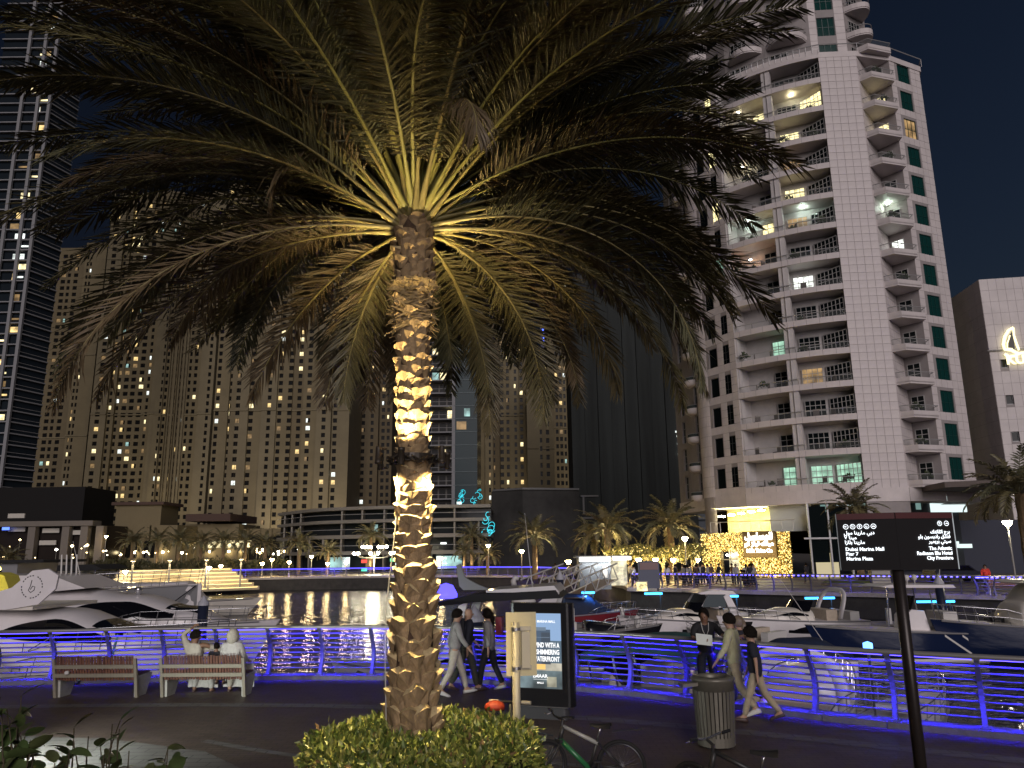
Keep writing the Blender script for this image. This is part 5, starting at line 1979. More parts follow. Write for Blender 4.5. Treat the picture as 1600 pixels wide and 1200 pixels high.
street_lamp(1574, 816, 46, 'tall lit street lamp before the hotel block', GLOBEW, 350)
street_lamp(763, 852, 96, 'lit street lamp behind the boat with the white arch', GLOBE, 300)
street_lamp(815, 861, 88, 'lit street lamp beside the first floodlit palm', GLOBE, 200)
street_lamp(888, 877, 70, 'low lit lamp left of the kiosk', GLOBE, 150)
street_lamp(915, 876, 72, 'low lit lamp behind the kiosk', GLOBE, 150)
street_lamp(1070, 841, 66, 'tall lit lamp beside the gold lit shop', GLOBE, 300)
for i, x_ in enumerate((998, 1024, 1052, 1090)):
    street_lamp(x_, 874, 70 + i * 2, 'lit lamp among the light wrapped trees', GLOBE, 150)
for i, (x_, y_) in enumerate(((425, 874), (487, 869))):
    street_lamp(x_, y_, 107, ('lit lamp near the lit steps on the opposite shore', 'lit lamp before the low curved building')[i], GLOBE, 260)
for (x_, y_, Y_, lb_) in ((166, 838, 138, 'lit lamp before the low sand building with arched windows'), (196, 893, 88, 'lit lamp behind the moored grey yacht'), (327, 887, 92, 'lit lamp above the lit waterside steps')):
    street_lamp(x_, y_, Y_, lb_, GLOBE if Y_ > 100 else GLOBEW, 120, z0=0.0 if Y_ > 100 else -1.0)
for i, (x_, y_, lb_) in enumerate(((345, 884, 'lamp added for water streaks at the top corner of the waterside steps'), (410, 880, 'lamp added for water streaks where the steps meet the blue far railing'), (452, 878, 'low warm lamp added for water streaks between two bright trunked palms by the water'), (512, 880, 'low warm lamp added for water streaks under the bright trunked little palm'), (541, 879, 'low warm lamp added for water streaks before the lit shop windows'), (690, 872, 'low warm lamp added for water streaks right of the palm trunk on the far shore'))):  # lamps added to throw golden streaks on the water
    street_lamp(x_, y_, 104.5, lb_, GLOBE, 90)
# big cluster lamp
cp = atY(585, 868, 112)
t = thing('cluster_lamp', 'brilliant many-armed lamp cluster on the opposite shore', 'street lamp', (cp.x, 112, 0))
MB().tube([(0, 0, 0), (0, 0, cp.z + 0.6)], [0.1, 0.05], 8).build('pole', POLE, t)
for k in range(12):
    a = 2 * PI * k / 12
    r_ = 3.0 if k % 2 else 1.7
    z_ = cp.z + (0.2 if k % 2 else 1.1)
    MB().tube([(0, 0, cp.z - 0.3), (r_ * .6 * math.cos(a), r_ * .6 * math.sin(a), z_ - .5), (r_ * math.cos(a), r_ * math.sin(a), z_)], 0.03, 5).build('arm', POLE, t)
    MB().lathe([(0, -0.22), (0.2, -0.1), (0.24, 0.05), (0, 0.22)], 10, c=(r_ * math.cos(a), r_ * math.sin(a), z_ + 0.1)).build('globe', GLOBEW, t, smooth=True)
lamp('cluster_light', 'POINT', (0, -0.5, cp.z - 0.8), 1600, (1, .85, .5), t, size=0.8)

# far palms ------------------------------------------------------------------
_pp = []
rgp = random.Random(90)
def palm_proto(seed, nf=34, L=2.7, H=4.6):
    rg_ = random.Random(seed)
    tr_ = MB()
    zs = [H * i / 10 for i in range(11)]
    tr_.tube([(0, 0, z_) for z_ in zs], [0.24 + 0.03 * (i % 2) - 0.04 * i / 10 for i in range(11)], 10)
    tm = tr_.mesh('trunk', mat('far_palm_trunk', (0.22, 0.15, 0.08), 0.9, noise=0.4, nscale=8, bump=0.5, bscale=20))
    fm = []
    for i in range(nf):
        tt_ = (i + 0.5) / nf
        st_, lf_, _ = frond_data(L * rg_.uniform(.85, 1.1), R(80 - 84 * tt_) + rg_.gauss(0, .08), R(50 + 50 * tt_), rg_, nleaf=24, lmax=0.5, width=0.045, leaf_droop=0.4)
        az = i * 2.4 + rg_.uniform(-.2, .2)
        st_.v += lf_.v and []
        o_ = len(st_.v)
        st_.v += lf_.v
        st_.f += [tuple(q + o_ for q in f_) for f_ in lf_.f]
        fm.append((st_.mesh('frond', LEAFS[i % 3]), az))
    return tm, fm, H
PROTO = [palm_proto(1), palm_proto(2, 30, 2.4, 4.2)]
TRB = mat('uplight_case', (0.06, 0.06, 0.06), 0.5)
def far_palm(x, ypx_crown, Y, label, light=700, pv=0, z0=0.0, group='palms on the far shore', scale=None, s0=1.0, lcol=(1, .80, .42)):
    p = atY(x, ypx_crown, Y)
    tm, fm, H = PROTO[pv]
    hh = p.z - z0
    t = thing('palm_tree', label, 'palm tree', (p.x, Y, z0), rgp.uniform(0, 6), group)
    obj('trunk', tm, t, scale=(s0, s0, hh / H))
    c = bpy.data.objects.new('crown', None)
    COL.objects.link(c); c.parent = t
    c.location = (0, 0, hh - 0.1)
    for me, az in fm:
        obj('frond', me, c, (0.12 * math.cos(az), 0.12 * math.sin(az), 0), (rgp.gauss(0, .05), 0, az), s0)
    if light:
        u = MB().lathe([(0, 0), (0.1, 0), (0.1, 0.3), (0.0, 0.3)], 8).build('uplight', TRB, t, loc=(0.5, -0.6, 0.0))
        lamp('uplight_beam', 'SPOT', (0, 0, 0.35), light, lcol, u, target=(-0.5, 0.6, hh), size=0.08, angle=75, blend=0.8)
    return t
far_palm(835, 838, 84, 'floodlit palm before the low dark block', 4500, s0=1.25)
far_palm(928, 842, 82, 'floodlit palm behind the kiosk lamps', 3500, 1, s0=1.2)
far_palm(948, 826, 76, 'floodlit palm before the shrouded tower', 5000, s0=1.35)
far_palm(1047, 822, 78, 'floodlit palm nearest the gold lit shop', 4500, s0=1.45)
far_palm(1335, 796, 62, 'palm in a small green bed before the tower lobby', 420, 1, s0=1.15, lcol=(.9, 1, .9))
far_palm(1592, 768, 40, 'dark windblown palm beside the tall lit lamp', 120, 0, s0=1.1)
PALM_L = ['small dim palm before the low building with arched windows', 'small palm at the corner of the low arched building', 'small floodlit palm between the two low sand buildings', 'small floodlit palm before the brown roofed building', 'small floodlit palm at the lit window of the brown roofed building', 'small palm at the near end of the round arched arcade', 'small dark palm below the framed building with dark bays', 'small palm at the far end of the round arched arcade', 'small floodlit palm at the narrow end of the low curved building', 'bright trunked little palm before the dark ground floor of the curved building', 'bushy palm right behind the many-armed lamp cluster', 'small palm before the shop windows of the curved building', 'dim palm before the neon end of the curved building', 'small palm beside the street lamp behind the arch boat']
for i, (x_, y_, Y_, l_) in enumerate(((208, 846, 130, 300), (247, 845, 128, 500), (280, 845, 126, 900), (315, 848, 128, 900), (350, 847, 128, 900), (384, 845, 126, 700), (12, 872, 125, 300), (415, 852, 122, 500), (468, 850, 118, 900), (512, 862, 112, 1300), (580, 838, 120, 600), (726, 862, 112, 500), (737, 838, 125, 300), (762, 868, 100, 500))):
    far_palm(x_, y_, Y_, PALM_L[i], l_, i % 2, s0=1.15 if Y_ > 115 else 0.9, group='row of palms along the opposite shore')
# shrubs along the left shore
SHR = [mat('shrub_leaf_%d' % i, c, 0.6, noise=0.4, nscale=3) for i, c in enumerate([(0.05, 0.055, 0.02), (0.07, 0.065, 0.025)])]
rgs = random.Random(12)
def shrub_mesh(seed):
    r_ = random.Random(seed)
    def smp():
        a = r_.uniform(0, 2 * PI); b = math.acos(r_.uniform(0, 1))
        rr = 1 + 0.2 * math.sin(3 * a + seed) + r_.gauss(0, .08)
        n_ = Vector((math.sin(b) * math.cos(a), math.sin(b) * math.sin(a), math.cos(b)))
        return Vector((n_.x * rr * 2.2, n_.y * rr * 1.4, n_.z * rr * 1.7 + 0.3)), n_
    return leaf_cloud(420, smp, 0.3, 0.6, r_).mesh('foliage', SHR[seed % 2])
SM = [shrub_mesh(i) for i in range(4)]
for i in range(17):
    x_ = 150 + i * 18 + rgs.uniform(-4, 4)
    Y_ = 112 + rgs.uniform(-3, 5)
    p = atY(x_, 880, Y_)
    t = thing('shrub', 'dark rounded shrub in the bed above the lit steps', 'shrub', (p.x, Y_, 0.0), rgs.uniform(0, 6), 'shrubs above the lit steps')
    obj('foliage', SM[i % 4], t, scale=rgs.uniform(0.75, 1.1))
    MB().tube([(0, 0, 0), (0, 0, 1.2)], 0.1, 6).build('stem', BARKD, t)

# glittering small lamps of the terrace cafes on the left shore
rgs = random.Random(44)
BULB = [emit('bulb_white', (1, .95, .8), 16), emit('bulb_warm', (1, .75, .35), 14)]
bm_ = [MB().lathe([(0, -.13), (.12, -.05), (.13, .05), (0, .13)], 8).mesh('terrace_lamp', b_, True) for b_ in BULB]
for i in range(46):
    x_ = rgs.choice((rgs.uniform(158, 395), rgs.uniform(5, 160), rgs.uniform(400, 470)))
    y_ = rgs.gauss(863, 3.5) if x_ > 150 else rgs.uniform(842, 872)
    Y_ = rgs.uniform(127, 133)
    p = atY(x_, y_, Y_)
    t = thing('terrace_lamp', 'tiny bright lamp on a thin post on the cafe terrace of the left shore', 'lamp', (p.x, Y_, 0.0), 0, 'tiny lamps on the left shore terrace')
    obj('bulb', rgs.choice(bm_), t, (0, 0, p.z), scale=rgs.choice((.6, .7, .9, 1.2, 1.7)))
    MB().tube([(0, 0, 0), (0, 0, p.z - .1)], 0.03, 5).build('post', POLE, t)

# lit waterside steps (left shore)
STEP = mat('step_stone', (0.45, 0.38, 0.26), 0.7, noise=0.15)
sg = thing('waterside_steps', 'warm lit stone steps stepping down to the water on the left shore', 'steps')
pa, pb = atY(165, 905, 86), atY(404, 905, 96)
d = Vector((pb.x - pa.x, pb.y - pa.y, 0))
rz = math.atan2(d.y, d.x)
dn = d.normalized()
nn2 = Vector((-dn.y, dn.x, 0))
for k in range(6):
    c = (pa + pb) / 2 + nn2 * (0.9 * k)
    c.z = -1.0 + k * 0.42
    MB().box((0, 0, 0), (d.length - k * 0.8, 0.95, 0.42)).build('step', STEP, sg, loc=c, rot=(0, 0, rz))
    s_ = MB().box((0, -0.50, 0.10), (d.length - k * 0.8 - 0.5, 0.03, 0.05)).build('step_light', emit('step_led', (1.0, 0.72, 0.28), 3.2), sg, loc=c, rot=(0, 0, rz))
for u in (0.15, 0.38, 0.62, 0.86):
    c = pa.lerp(pb, u)
    po_ = MB().lathe([(0.12, 0), (0.1, 3.2), (0.3, 3.25), (0, 3.5)], 8).build('lamp_post', POLE, sg, loc=(c.x - nn2.x * 0.4, c.y - nn2.y * .4, -0.9))
    lamp('step_lamp', 'POINT', (0, 0, 3.0), 520, (1, .75, .35), po_, size=0.4)

# ---------------- shop front with gold lights
sf = thing('gold_shop_front', 'shop front hung with thousands of tiny gold lights and a big white sign', 'shop')
YS = 79.0
pA, pB = atY(1100, 900, 84.0), atY(1240, 900, 77.5)
fS = Face((pA.x, pA.y), (pB.x, pB.y))
zS = atY(1170, 832, 80.5).z
GOLDW = mat('garland_backing', (0.12, 0.085, 0.025), 0.8, noise=0.4, nscale=6)
dw = fS.w
open_u = (dw * 0.22, dw * 0.42)
w_ = MB()
facade(w_, fS, 0, dw, 0, zS, [(open_u[0], open_u[1], [(0.0, zS * 0.58)])], depth=0.5)
w_.build('garland_wall', GOLDW, sf)
rgs = random.Random(3)
gl = [MB(), MB(), MB()]
sgn = (dw * 0.50, dw * 0.86, zS * 0.44, zS * 1.02)
for i in range(4200):
    u, z_ = rgs.uniform(0, dw), rgs.uniform(0.1, zS) 
    if open_u[0] < u < open_u[1] and z_ < zS * .58:
        continue
    if sgn[0] - .1 < u < sgn[1] + .1 and sgn[2] < z_ < sgn[3]:
        continue
    s_ = rgs.uniform(0.03, 0.065)
    off = rgs.uniform(0.05, 0.22)
    c = fS.P(u, z_, off)
    b_ = gl[i % 3]
    o_ = len(b_.v)
    b_.v += [(c[0] - s_, c[1], c[2]), (c[0] + s_, c[1], c[2]), (c[0], c[1] - s_, c[2] + s_), (c[0], c[1] - s_, c[2] - s_)]
    b_.f += [(o_, o_ + 2, o_ + 1), (o_, o_ + 1, o_ + 3), (o_, o_ + 3, o_ + 2), (o_ + 1, o_ + 2, o_ + 3)]
for i, b_ in enumerate(gl):
    b_.build('fairy_lights', emit('fairy_%d' % i, [(1, .62, .14), (1, .78, .28), (1, .55, .10)][i], [2.6, 3.4, 1.3][i]), sf)['kind'] = 'stuff'
garl = MB()
for i in range(2600):
    u, z_ = rgs.uniform(0, dw), rgs.uniform(0.05, zS)
    if (open_u[0] < u < open_u[1] and z_ < zS * .58) or (sgn[0] < u < sgn[1] and sgn[2] < z_ < sgn[3]):
        continue
    c = Vector(fS.P(u, z_, rgs.uniform(0.02, 0.16)))
    a = Vector((rgs.gauss(0, .1), rgs.gauss(0, .06), rgs.gauss(0, .1)))
    b2 = Vector((rgs.gauss(0, .1), rgs.gauss(0, .06), rgs.gauss(0, .1)))
    garl.add([c, c + a, c + b2], [(0, 1, 2)])
garl.build('garland_leaves', mat('garland_leaf', (0.26, 0.22, 0.05), 0.6), sf)['kind'] = 'stuff'
# interior of the shop, shelves and lamps
MB().box(Vector(fS.P((open_u[0] + open_u[1]) / 2, zS * .3, -2.6)), ((open_u[1] - open_u[0]) * 1.4, 0.1, zS * .62), fS.rz).build('shop_interior', emit('shop_interior', (1, .88, .55), 1.3, 0.6, 1.6), sf)
for k in range(4):
    MB().box(Vector(fS.P((open_u[0] + open_u[1]) / 2 + (.5 if k % 2 else -.5), .8 + k * .55, -2.2)), (1.2, .3, .08), fS.rz).build('shelf', mat('shelf', (.4, .3, .2), .6), sf)
for k in range(3):
    u = open_u[0] + (open_u[1] - open_u[0]) * (k + .5) / 3
    MB().lathe([(0, -.12), (.16, 0), (0, .12)], 8, c=fS.P(u, zS * .5, -.8)).build('pendant', GLOBEW, sf)
MB().box(fS.P((open_u[0] + open_u[1]) / 2, zS * .29, -.2), (0.07, .07, zS * .58), fS.rz).build('door_post', ALU, sf)
MB().box(fS.P((open_u[0] + open_u[1]) / 2, zS * .40, -.2), (open_u[1] - open_u[0], .07, .09), fS.rz).build('transom', ALU, sf)
lamp('shop_light', 'AREA', fS.P(dw * .4, zS * .6, 1.2), 130, (1, .75, .3), sf, size=dw, sy=2.0, rot=(R(70), 0, fS.rz))
# sign panel and lettering
MB().box(fS.P((sgn[0] + sgn[1]) / 2, (sgn[2] + sgn[3]) / 2, 0.35), (sgn[1] - sgn[0], 0.12, sgn[3] - sgn[2]), fS.rz).build('sign_panel', mat('sign_bronze', (0.16, 0.11, 0.05), 0.5), sf)
WL = emit('white_letters', (1.0, 0.95, 0.82), 6)
ls = sgn[3] - sgn[2]
AR = {'ا': 'ﺍﺎﺍﺎ', 'ب': 'ﺏﺐﺑﺒ', 'ت': 'ﺕﺖﺗﺘ', 'ج': 'ﺝﺞﺟﺠ', 'د': 'ﺩﺪﺩﺪ', 'ر': 'ﺭﺮﺭﺮ', 'س': 'ﺱﺲﺳﺴ', 'ش': 'ﺵﺶﺷﺸ', 'ف': 'ﻑﻒﻓﻔ', 'ق': 'ﻕﻖﻗﻘ', 'ك': 'ﻙﻚﻛﻜ', 'ل': 'ﻝﻞﻟﻠ', 'م': 'ﻡﻢﻣﻤ', 'ن': 'ﻥﻦﻧﻨ', 'و': 'ﻭﻮﻭﻮ', 'ي': 'ﻱﻲﻳﻴ', 'ط': 'ﻁﻂﻃﻄ', 'ه': 'ﻩﻪﻫﻬ', 'ة': 'ﺓﺔﺓﺔ', 'ص': 'ﺹﺺﺻﺼ', 'ز': 'ﺯﺰﺯﺰ'}
def arabic(s):
    out = []
    for w in s.split(' '):
        g = ''
        for i, ch in enumerate(w):
            if ch not in AR:
                g += ch
                continue
            pj = i > 0 and w[i - 1] in AR and w[i - 1] not in 'ادرزوة'
            nj = i < len(w) - 1 and w[i + 1] in AR and ch not in 'ادرزوة'
            g += AR[ch][{(0, 0): 0, (1, 0): 1, (0, 1): 2, (1, 1): 3}[(int(pj), int(nj))]]
        out.append(g[::-1])
    return ' '.join(reversed(out))
cu_ = (sgn[0] + sgn[1]) / 2
for (body, sz, hz_, bd) in ((arabic('المسلسل'), ls * .30, .80, .02), (arabic('ميلك تيلز كو'), ls * .24, .50, .02), ('Milk Tales Co', ls * .185, .22, .02)):
    text('lettering', body, sz, WL, sf, fS.P(cu_, sgn[2] + ls * hz_ * 0.92, 0.44), (PI / 2, 0, fS.rz), 'CENTER', bold=bd, ext=0.03)
MB().box(fS.P(cu_, sgn[2] + ls * .70, 0.44), ((sgn[1] - sgn[0]) * .8, .04, .16), fS.rz).build('light_bar', WL, sf)
# mezzanine restaurant above it, glowing yellow
mz = thing('mezzanine_restaurant', 'yellow glowing glass fronted restaurant above the gold shop', 'restaurant')
q0, q1 = fS.P(dw * 0.08, 0, -1.2), fS.P(dw * 0.70, 0, -1.2)
fm_ = Face((q0[0], q0[1]), (q1[0], q1[1]))
zb, ztp = zS + 0.05, Z0 - 1.32
MB().quad(fm_.P(0, zb, -3.5), fm_.P(fm_.w, zb, -3.5), fm_.P(fm_.w, ztp, -3.5), fm_.P(0, ztp, -3.5)).build('back_wall', mat('mezz_wall', (0.55, 0.48, 0.22), 0.7, noise=.3, nscale=1.2), mz)
MB().quad(fm_.P(0, ztp - .02, -3.5), fm_.P(fm_.w, ztp - .02, -3.5), fm_.P(fm_.w, ztp - .02, .3), fm_.P(0, ztp - .02, .3)).build('ceiling', mat('mezz_ceiling', (0.7, 0.62, 0.3), 0.6), mz)
MB().box(fm_.P(fm_.w / 2, zb - .1, -1.7), (fm_.w, 3.6, .16), fm_.rz).build('floor', FRM, mz)
for k in range(5):
    u = fm_.w * (0.1 + 0.19 * k)
    MB().lathe([(0, 0.06), (.38, 0.0), (.36, -.10), (0, -.12)], 14, c=fm_.P(u, ztp - .8 + .12 * k, -1.0)).build('pendant', GLOBEW, mz, smooth=True)
lamp('restaurant_light', 'AREA', fm_.P(fm_.w / 2, ztp - .25, -1.6), 380, (1, .85, .28), mz, size=fm_.w, sy=2.5, rot=(0, 0, fm_.rz))
MB().tube([fm_.P(0, zb + 1.1, .5), fm_.P(fm_.w * 1.55, zb + 1.1, .7)], .04, 5).build('rail', RAILM, mz)
for k in range(9):
    MB().tube([fm_.P(fm_.w * 1.5 * k / 8, zb, .5), fm_.P(fm_.w * 1.5 * k / 8, zb + 1.1, .5)], .03, 5).build('rail_post', RAILM, mz)
# lobby: white wall, dark glazed screen, tall columns
lo_ = thing('tower_lobby', 'glazed lobby with dark screens and pale fin under the apartment tower', 'building')
u0 = fm_.w
MB().quad(fm_.P(u0 + .1, zb, -.8), fm_.P(u0 + 4.4, zb, -.9), fm_.P(u0 + 4.4, ztp, -.9), fm_.P(u0 + .1, ztp, -.8)).build('back_wall', mat('lobby_white', (.62, .66, .66), .5), lo_)
px0 = Vector(fm_.P(u0 + 4.5, 0, .3))
for k in range(4):
    MB().box((px0.x + .9 + k * 1.9, px0.y - .15 * k, 4.2), (1.75, .1, 5.4)).build('glass_screen', GLASS_D, lo_)
    MB().box((px0.x - .03 + k * 1.9, px0.y - .15 * k - .1, 3.6), (.16, .2, 7.2)).build('mullion', mat('lobby_frame', (.35, .35, .36), .4, .4), lo_)
MB().box((px0.x + 1.5, px0.y + .05, 1.2), (2.2, .1, 2.4)).build('entrance', emit('entrance_glow', (1, .85, .5), .55), lo_)
MB().box((px0.x + 3.4, px0.y - .35, 3.8), (8.2, .16, .16)).build('transom', MATS['lobby_frame'], lo_)
# lit office strip and canopy to the right
x0_, x1_ = pxX(1290, 80, 780), pxX(1520, 80, 780)
MB().box(((x0_ + x1_) / 2, 83, 4.0), (x1_ - x0_, .2, 7.0)).build('back_glazing', mat('lobby_glass', (.04, .045, .05), .2, spec=.12), lo_)
for i, (xa_, xb_, y0_, y1_, li) in enumerate(((1305, 1345, 762, 790, 2), (1378, 1386, 772, 796, 2), (1404, 1412, 772, 800, 4), (1430, 1440, 776, 796, 4), (1452, 1512, 773, 800, 2), (1340, 1370, 775, 790, 4), (1280, 1296, 766, 800, 4), (1476, 1500, 846, 856, 2), (1500, 1520, 850, 856, 2))):
    a_, b_ = atY(xa_, y0_, 82.6), atY(xb_, y1_, 82.6)
    MB().box(((a_.x + b_.x) / 2, 82.7, (a_.z + b_.z) / 2), (b_.x - a_.x, .1, abs(a_.z - b_.z))).build('lit_window', emit('lobby_lit_%d' % li, [(1, .8, .4), (1, .85, .5), (.82, 1, .98), (1, .7, .3), (.45, .75, .7)][li], [1, 1, 1.1, .5, .35][li]), lo_)
can = MB().prism([(pxX(1440, 74, 760), 70), (pxX(1600, 74, 760), 66), (pxX(1620, 74, 760), 84), (pxX(1430, 78, 760), 82)], .5, 'z', 8.1)
can.build('canopy', mat('canopy_brown', (.10, .075, .065), .6), lo_)
for x_ in (1452, 1462):
    p = atY(x_, 775, 76)
    MB().lathe([(0, 0), (.22, .05), (0, .15)], 10, c=(p.x, 76, p.z)).build('downlight', GLOBEW, lo_)
MB().box((pxX(1560, 78, 850), 84, 2.8), (22, .3, 5.6)).build('dark_wall', mat('navy_wall', (.02, .024, .045), .6), lo_)
# ================================================================ BOATS
GEL = mat('gelcoat_white', (0.80, 0.76, 0.77), 0.28, coat=0.3, noise=0.05, nscale=1.5)
GELC = mat('gelcoat_cream', (0.74, 0.69, 0.62), 0.32, coat=0.2, noise=0.06, nscale=1.5)
GELG = mat('gelcoat_grey', (0.24, 0.24, 0.25), 0.35, coat=0.2)
NAVY = mat('gelcoat_navy', (0.010, 0.018, 0.055), 0.2, coat=0.5)
DARKH = mat('gelcoat_black', (0.012, 0.012, 0.016), 0.2, coat=0.5)
REDH = mat('gelcoat_red', (0.20, 0.015, 0.02), 0.3, coat=0.4)
SMOKE = mat('smoked_glass', (0.006, 0.006, 0.008), 0.05, spec=0.8)
CHROME = mat('stainless', (0.60, 0.60, 0.62), 0.22, 0.9)
TEAK = mat('teak_deck', (0.28, 0.18, 0.10), 0.6, noise=0.25, nscale=6, stretch=(1, 12, 1))
CANVAS_N = mat('navy_canvas', (0.012, 0.022, 0.055), 0.8, noise=0.2, nscale=3, bump=0.3, bscale=4)
CANVAS_G = mat('green_canvas', (0.03, 0.10, 0.095), 0.8, noise=0.25, nscale=3, bump=0.3, bscale=4)
CANVAS_K = mat('black_canvas', (0.012, 0.012, 0.014), 0.8, noise=0.2, nscale=3)
CUSH = mat('cream_cushion', (0.55, 0.46, 0.36), 0.7, noise=0.1)
VINYL = mat('white_vinyl', (0.62, 0.60, 0.58), 0.5)

def sm(t):
    return t * t * (3 - 2 * t)

def curve(tab, x):
    if x <= tab[0][0]:
        return tab[0][1]
    for (a, va), (b, vb) in zip(tab, tab[1:]):
        if x <= b:
            return va + (vb - va) * sm((x - a) / (b - a))
    return tab[-1][1]

class ShiftMB(MB):
    """Mesh builder whose pieces are moved along x."""
    def __init__(self, dx):
        super().__init__()
        self.dx = dx

    def add(self, vs, fs):
        return super().add([(p[0] + self.dx, p[1], p[2]) for p in vs], fs)

class Boat:
    """Local frame: +x bow, z = 0 at the waterline."""
    def __init__(self, label, L, B, fs, fb, loc, rz, hull=GEL, lower=None, name='motor_boat', group='boats moored in the marina', rake=0.16, plumb=False):
        self.t = thing(name, label, 'boat', (loc[0], loc[1], WATER_Z), rz, group)
        self.L, self.B, self.fs, self.fb, self.rake = L, B, fs, fb, rake
        nx = 26
        secs = []
        for i in range(nx + 1):
            t = i / nx
            b = self.hb(t)
            z = self.sheer(t)
            x = -L / 2 + L * t
            kd = 0.45 * (1 - 0.75 * max(0, (t - 0.6) / 0.4) ** 2)
            pts = []
            for (fy, fz) in ((0.0, None), (0.80, 0.10), (0.90, 0.45), (0.97, 0.8), (1.0, 1.0)):
                if fz is None:
                    y_, z_ = 0.0, -kd
                else:
                    fl_ = 1 - (1 - fy) * (0.5 + 2.2 * max(0, t - 0.5))
                    y_, z_ = b * max(0.0, fl_), z * fz
                xs = x + rake * L * 0.5 * max(0, t - 0.55) / 0.45 * (z_ / max(z, .1)) * (0 if plumb else 1)
                pts.append((xs, y_, z_))
            secs.append(pts)
        vs, fs_ = [], []
        m = 9
        for pts in secs:
            row = [(p[0], -p[1], p[2]) for p in reversed(pts[1:])] + [pts[0]] + pts[1:]
            vs += row
        for i in range(nx):
            for j in range(m - 1):
                fs_.append((i * m + j, i * m + j + 1, (i + 1) * m + j + 1, (i + 1) * m + j))
        fs_.append(tuple(range(m - 1, -1, -1)))
        self.hull_o = MB().add(vs, fs_).build('hull', hull, self.t, smooth=False)
        for p in self.hull_o.data.polygons:
            p.use_smooth = p.index < nx * (m - 1)
        self.secs = secs
        # deck
        vs, fs_ = [], []
        for pts in secs:
            p = pts[-1]
            vs += [(p[0], -p[1] * 0.97, p[2] - 0.03), (p[0], 0, p[2] + 0.02), (p[0], p[1] * 0.97, p[2] - 0.03)]
        for i in range(nx):
            for j in (0, 1):
                fs_.append((i * 3 + j, i * 3 + j + 3, i * 3 + j + 4, i * 3 + j + 1))
        MB().add(vs, fs_).build('deck', GELC if hull in (NAVY, DARKH, REDH) else hull, self.t, smooth=True)
        # rub rail
        for sd in (-1, 1):
            MB().tube([(p[-1][0], sd * (p[-1][1] + 0.015), p[-1][2] - 0.04) for p in secs[:-1]], 0.035, 6).build('rub_rail', mat('rub_rail', (.30, .29, .30), .4, .3), self.t)

    def hb(self, t):
        return self.B / 2 * (0.90 + 0.10 * min(1, t / 0.35)) * (1 - max(0, (t - 0.42) / 0.58) ** 2.3 * 0.985)

    def sheer(self, t):
        return self.fs + (self.fb - self.fs) * t ** 1.7

    def side(self, x, z, off=0.012):
        """Point on the outside of the hull at local x and height z (0..sheer)."""
        t = (x + self.L / 2) / self.L
        i = min(int(t * 26), 25)
        f = t * 26 - i
        def at(pts):
            for a, b in zip(pts[1:], pts[2:]):
                if a[2] <= z <= b[2]:
                    u = (z - a[2]) / max(1e-6, b[2] - a[2])
                    return a[1] + (b[1] - a[1]) * u
            return pts[-1][1]
        return at(self.secs[i]) * (1 - f) + at(self.secs[i + 1]) * f + off

    def stripe(self, x0, x1, zf0, zf1, m, name='hull_stripe', sides=(-1, 1)):
        for sd in sides:
            b = MB()
            def g(u, v):
                x = x0 + (x1 - x0) * u
                zz = self.sheer((x + self.L / 2) / self.L)
                a, c = (zf0(u) if callable(zf0) else zf0), (zf1(u) if callable(zf1) else zf1)
                z = zz * (a + (c - a) * v)
                return (x, sd * self.side(x, z), z)
            b.grid(g, 18, 3)
            b.build(name, m, self.t, smooth=True)

    def cabin(self, x0, x1, top, width, m=GEL, p=3.0, name='cabin', base=None, n=30):
        """Lofted superstructure: top = [(x, height over deck)], width = [(x, half width)]."""
        self.c = (x0, x1, top, width, p, base)
        b = MB()
        k = 15
        vs, fs_ = [], []
        for i in range(n + 1):
            x = x0 + (x1 - x0) * i / n
            h, w = curve(top, x), curve(width, x)
            zd = self.cb(x)
            for j in range(k + 1):
                a = PI * j / k
                c_, s_ = math.cos(a), math.sin(a)
                vs.append((x, w * (abs(c_) ** (2 / p)) * (1 if c_ >= 0 else -1), zd + h * abs(s_) ** (2 / p)))
        for i in range(n):
            for j in range(k):
                fs_.append((i * (k + 1) + j, (i + 1) * (k + 1) + j, (i + 1) * (k + 1) + j + 1, i * (k + 1) + j + 1))
        fs_.append(tuple(range(k + 1)))
        fs_.append(tuple(n * (k + 1) + j for j in range(k, -1, -1)))
        return b.add(vs, fs_).build(name, m, self.t, smooth=True)

    def cb(self, x):
        b = self.c[5]
        if b is None:
            return self.sheer((x + self.L / 2) / self.L) - 0.06
        return b

    def pane(self, x0, x1, ql, qu, m=SMOKE, name='side_window', sides=(-1, 1), off=0.014):
        """Curved glass lying on the flank of the last cabin; ql/qu: height fractions as functions of 0..1 along it."""
        c0, c1, top, width, p, base = self.c
        for sd in sides:
            def g(u, v):
                x = x0 + (x1 - x0) * u
                h, w = curve(top, x), curve(width, x)
                q = ql(u) + (qu(u) - ql(u)) * v
                q = min(max(q, 0.0), 0.985)
                y = w * (1 - q ** p) ** (1 / p)
                return (x, sd * (y + off), self.cb(x) + h * q + off * 0.4)
            MB().grid(g, 20, 4).build(name, m, self.t, smooth=True)

    def windscreen(self, x0, x1, q=0.97, m=SMOKE, spread=0.82, name='windscreen'):
        c0, c1, top, width, p, base = self.c
        def g(u, v):
            x = x0 + (x1 - x0) * u
            h, w = curve(top, x), curve(width, x)
            y = (v * 2 - 1) * w * spread
            qq = (1 - abs(y / w) ** p) ** (1 / p)
            return (x, y, self.cb(x) + h * qq + 0.015)
        MB().grid(g, 12, 10).build(name, m, self.t, smooth=True)

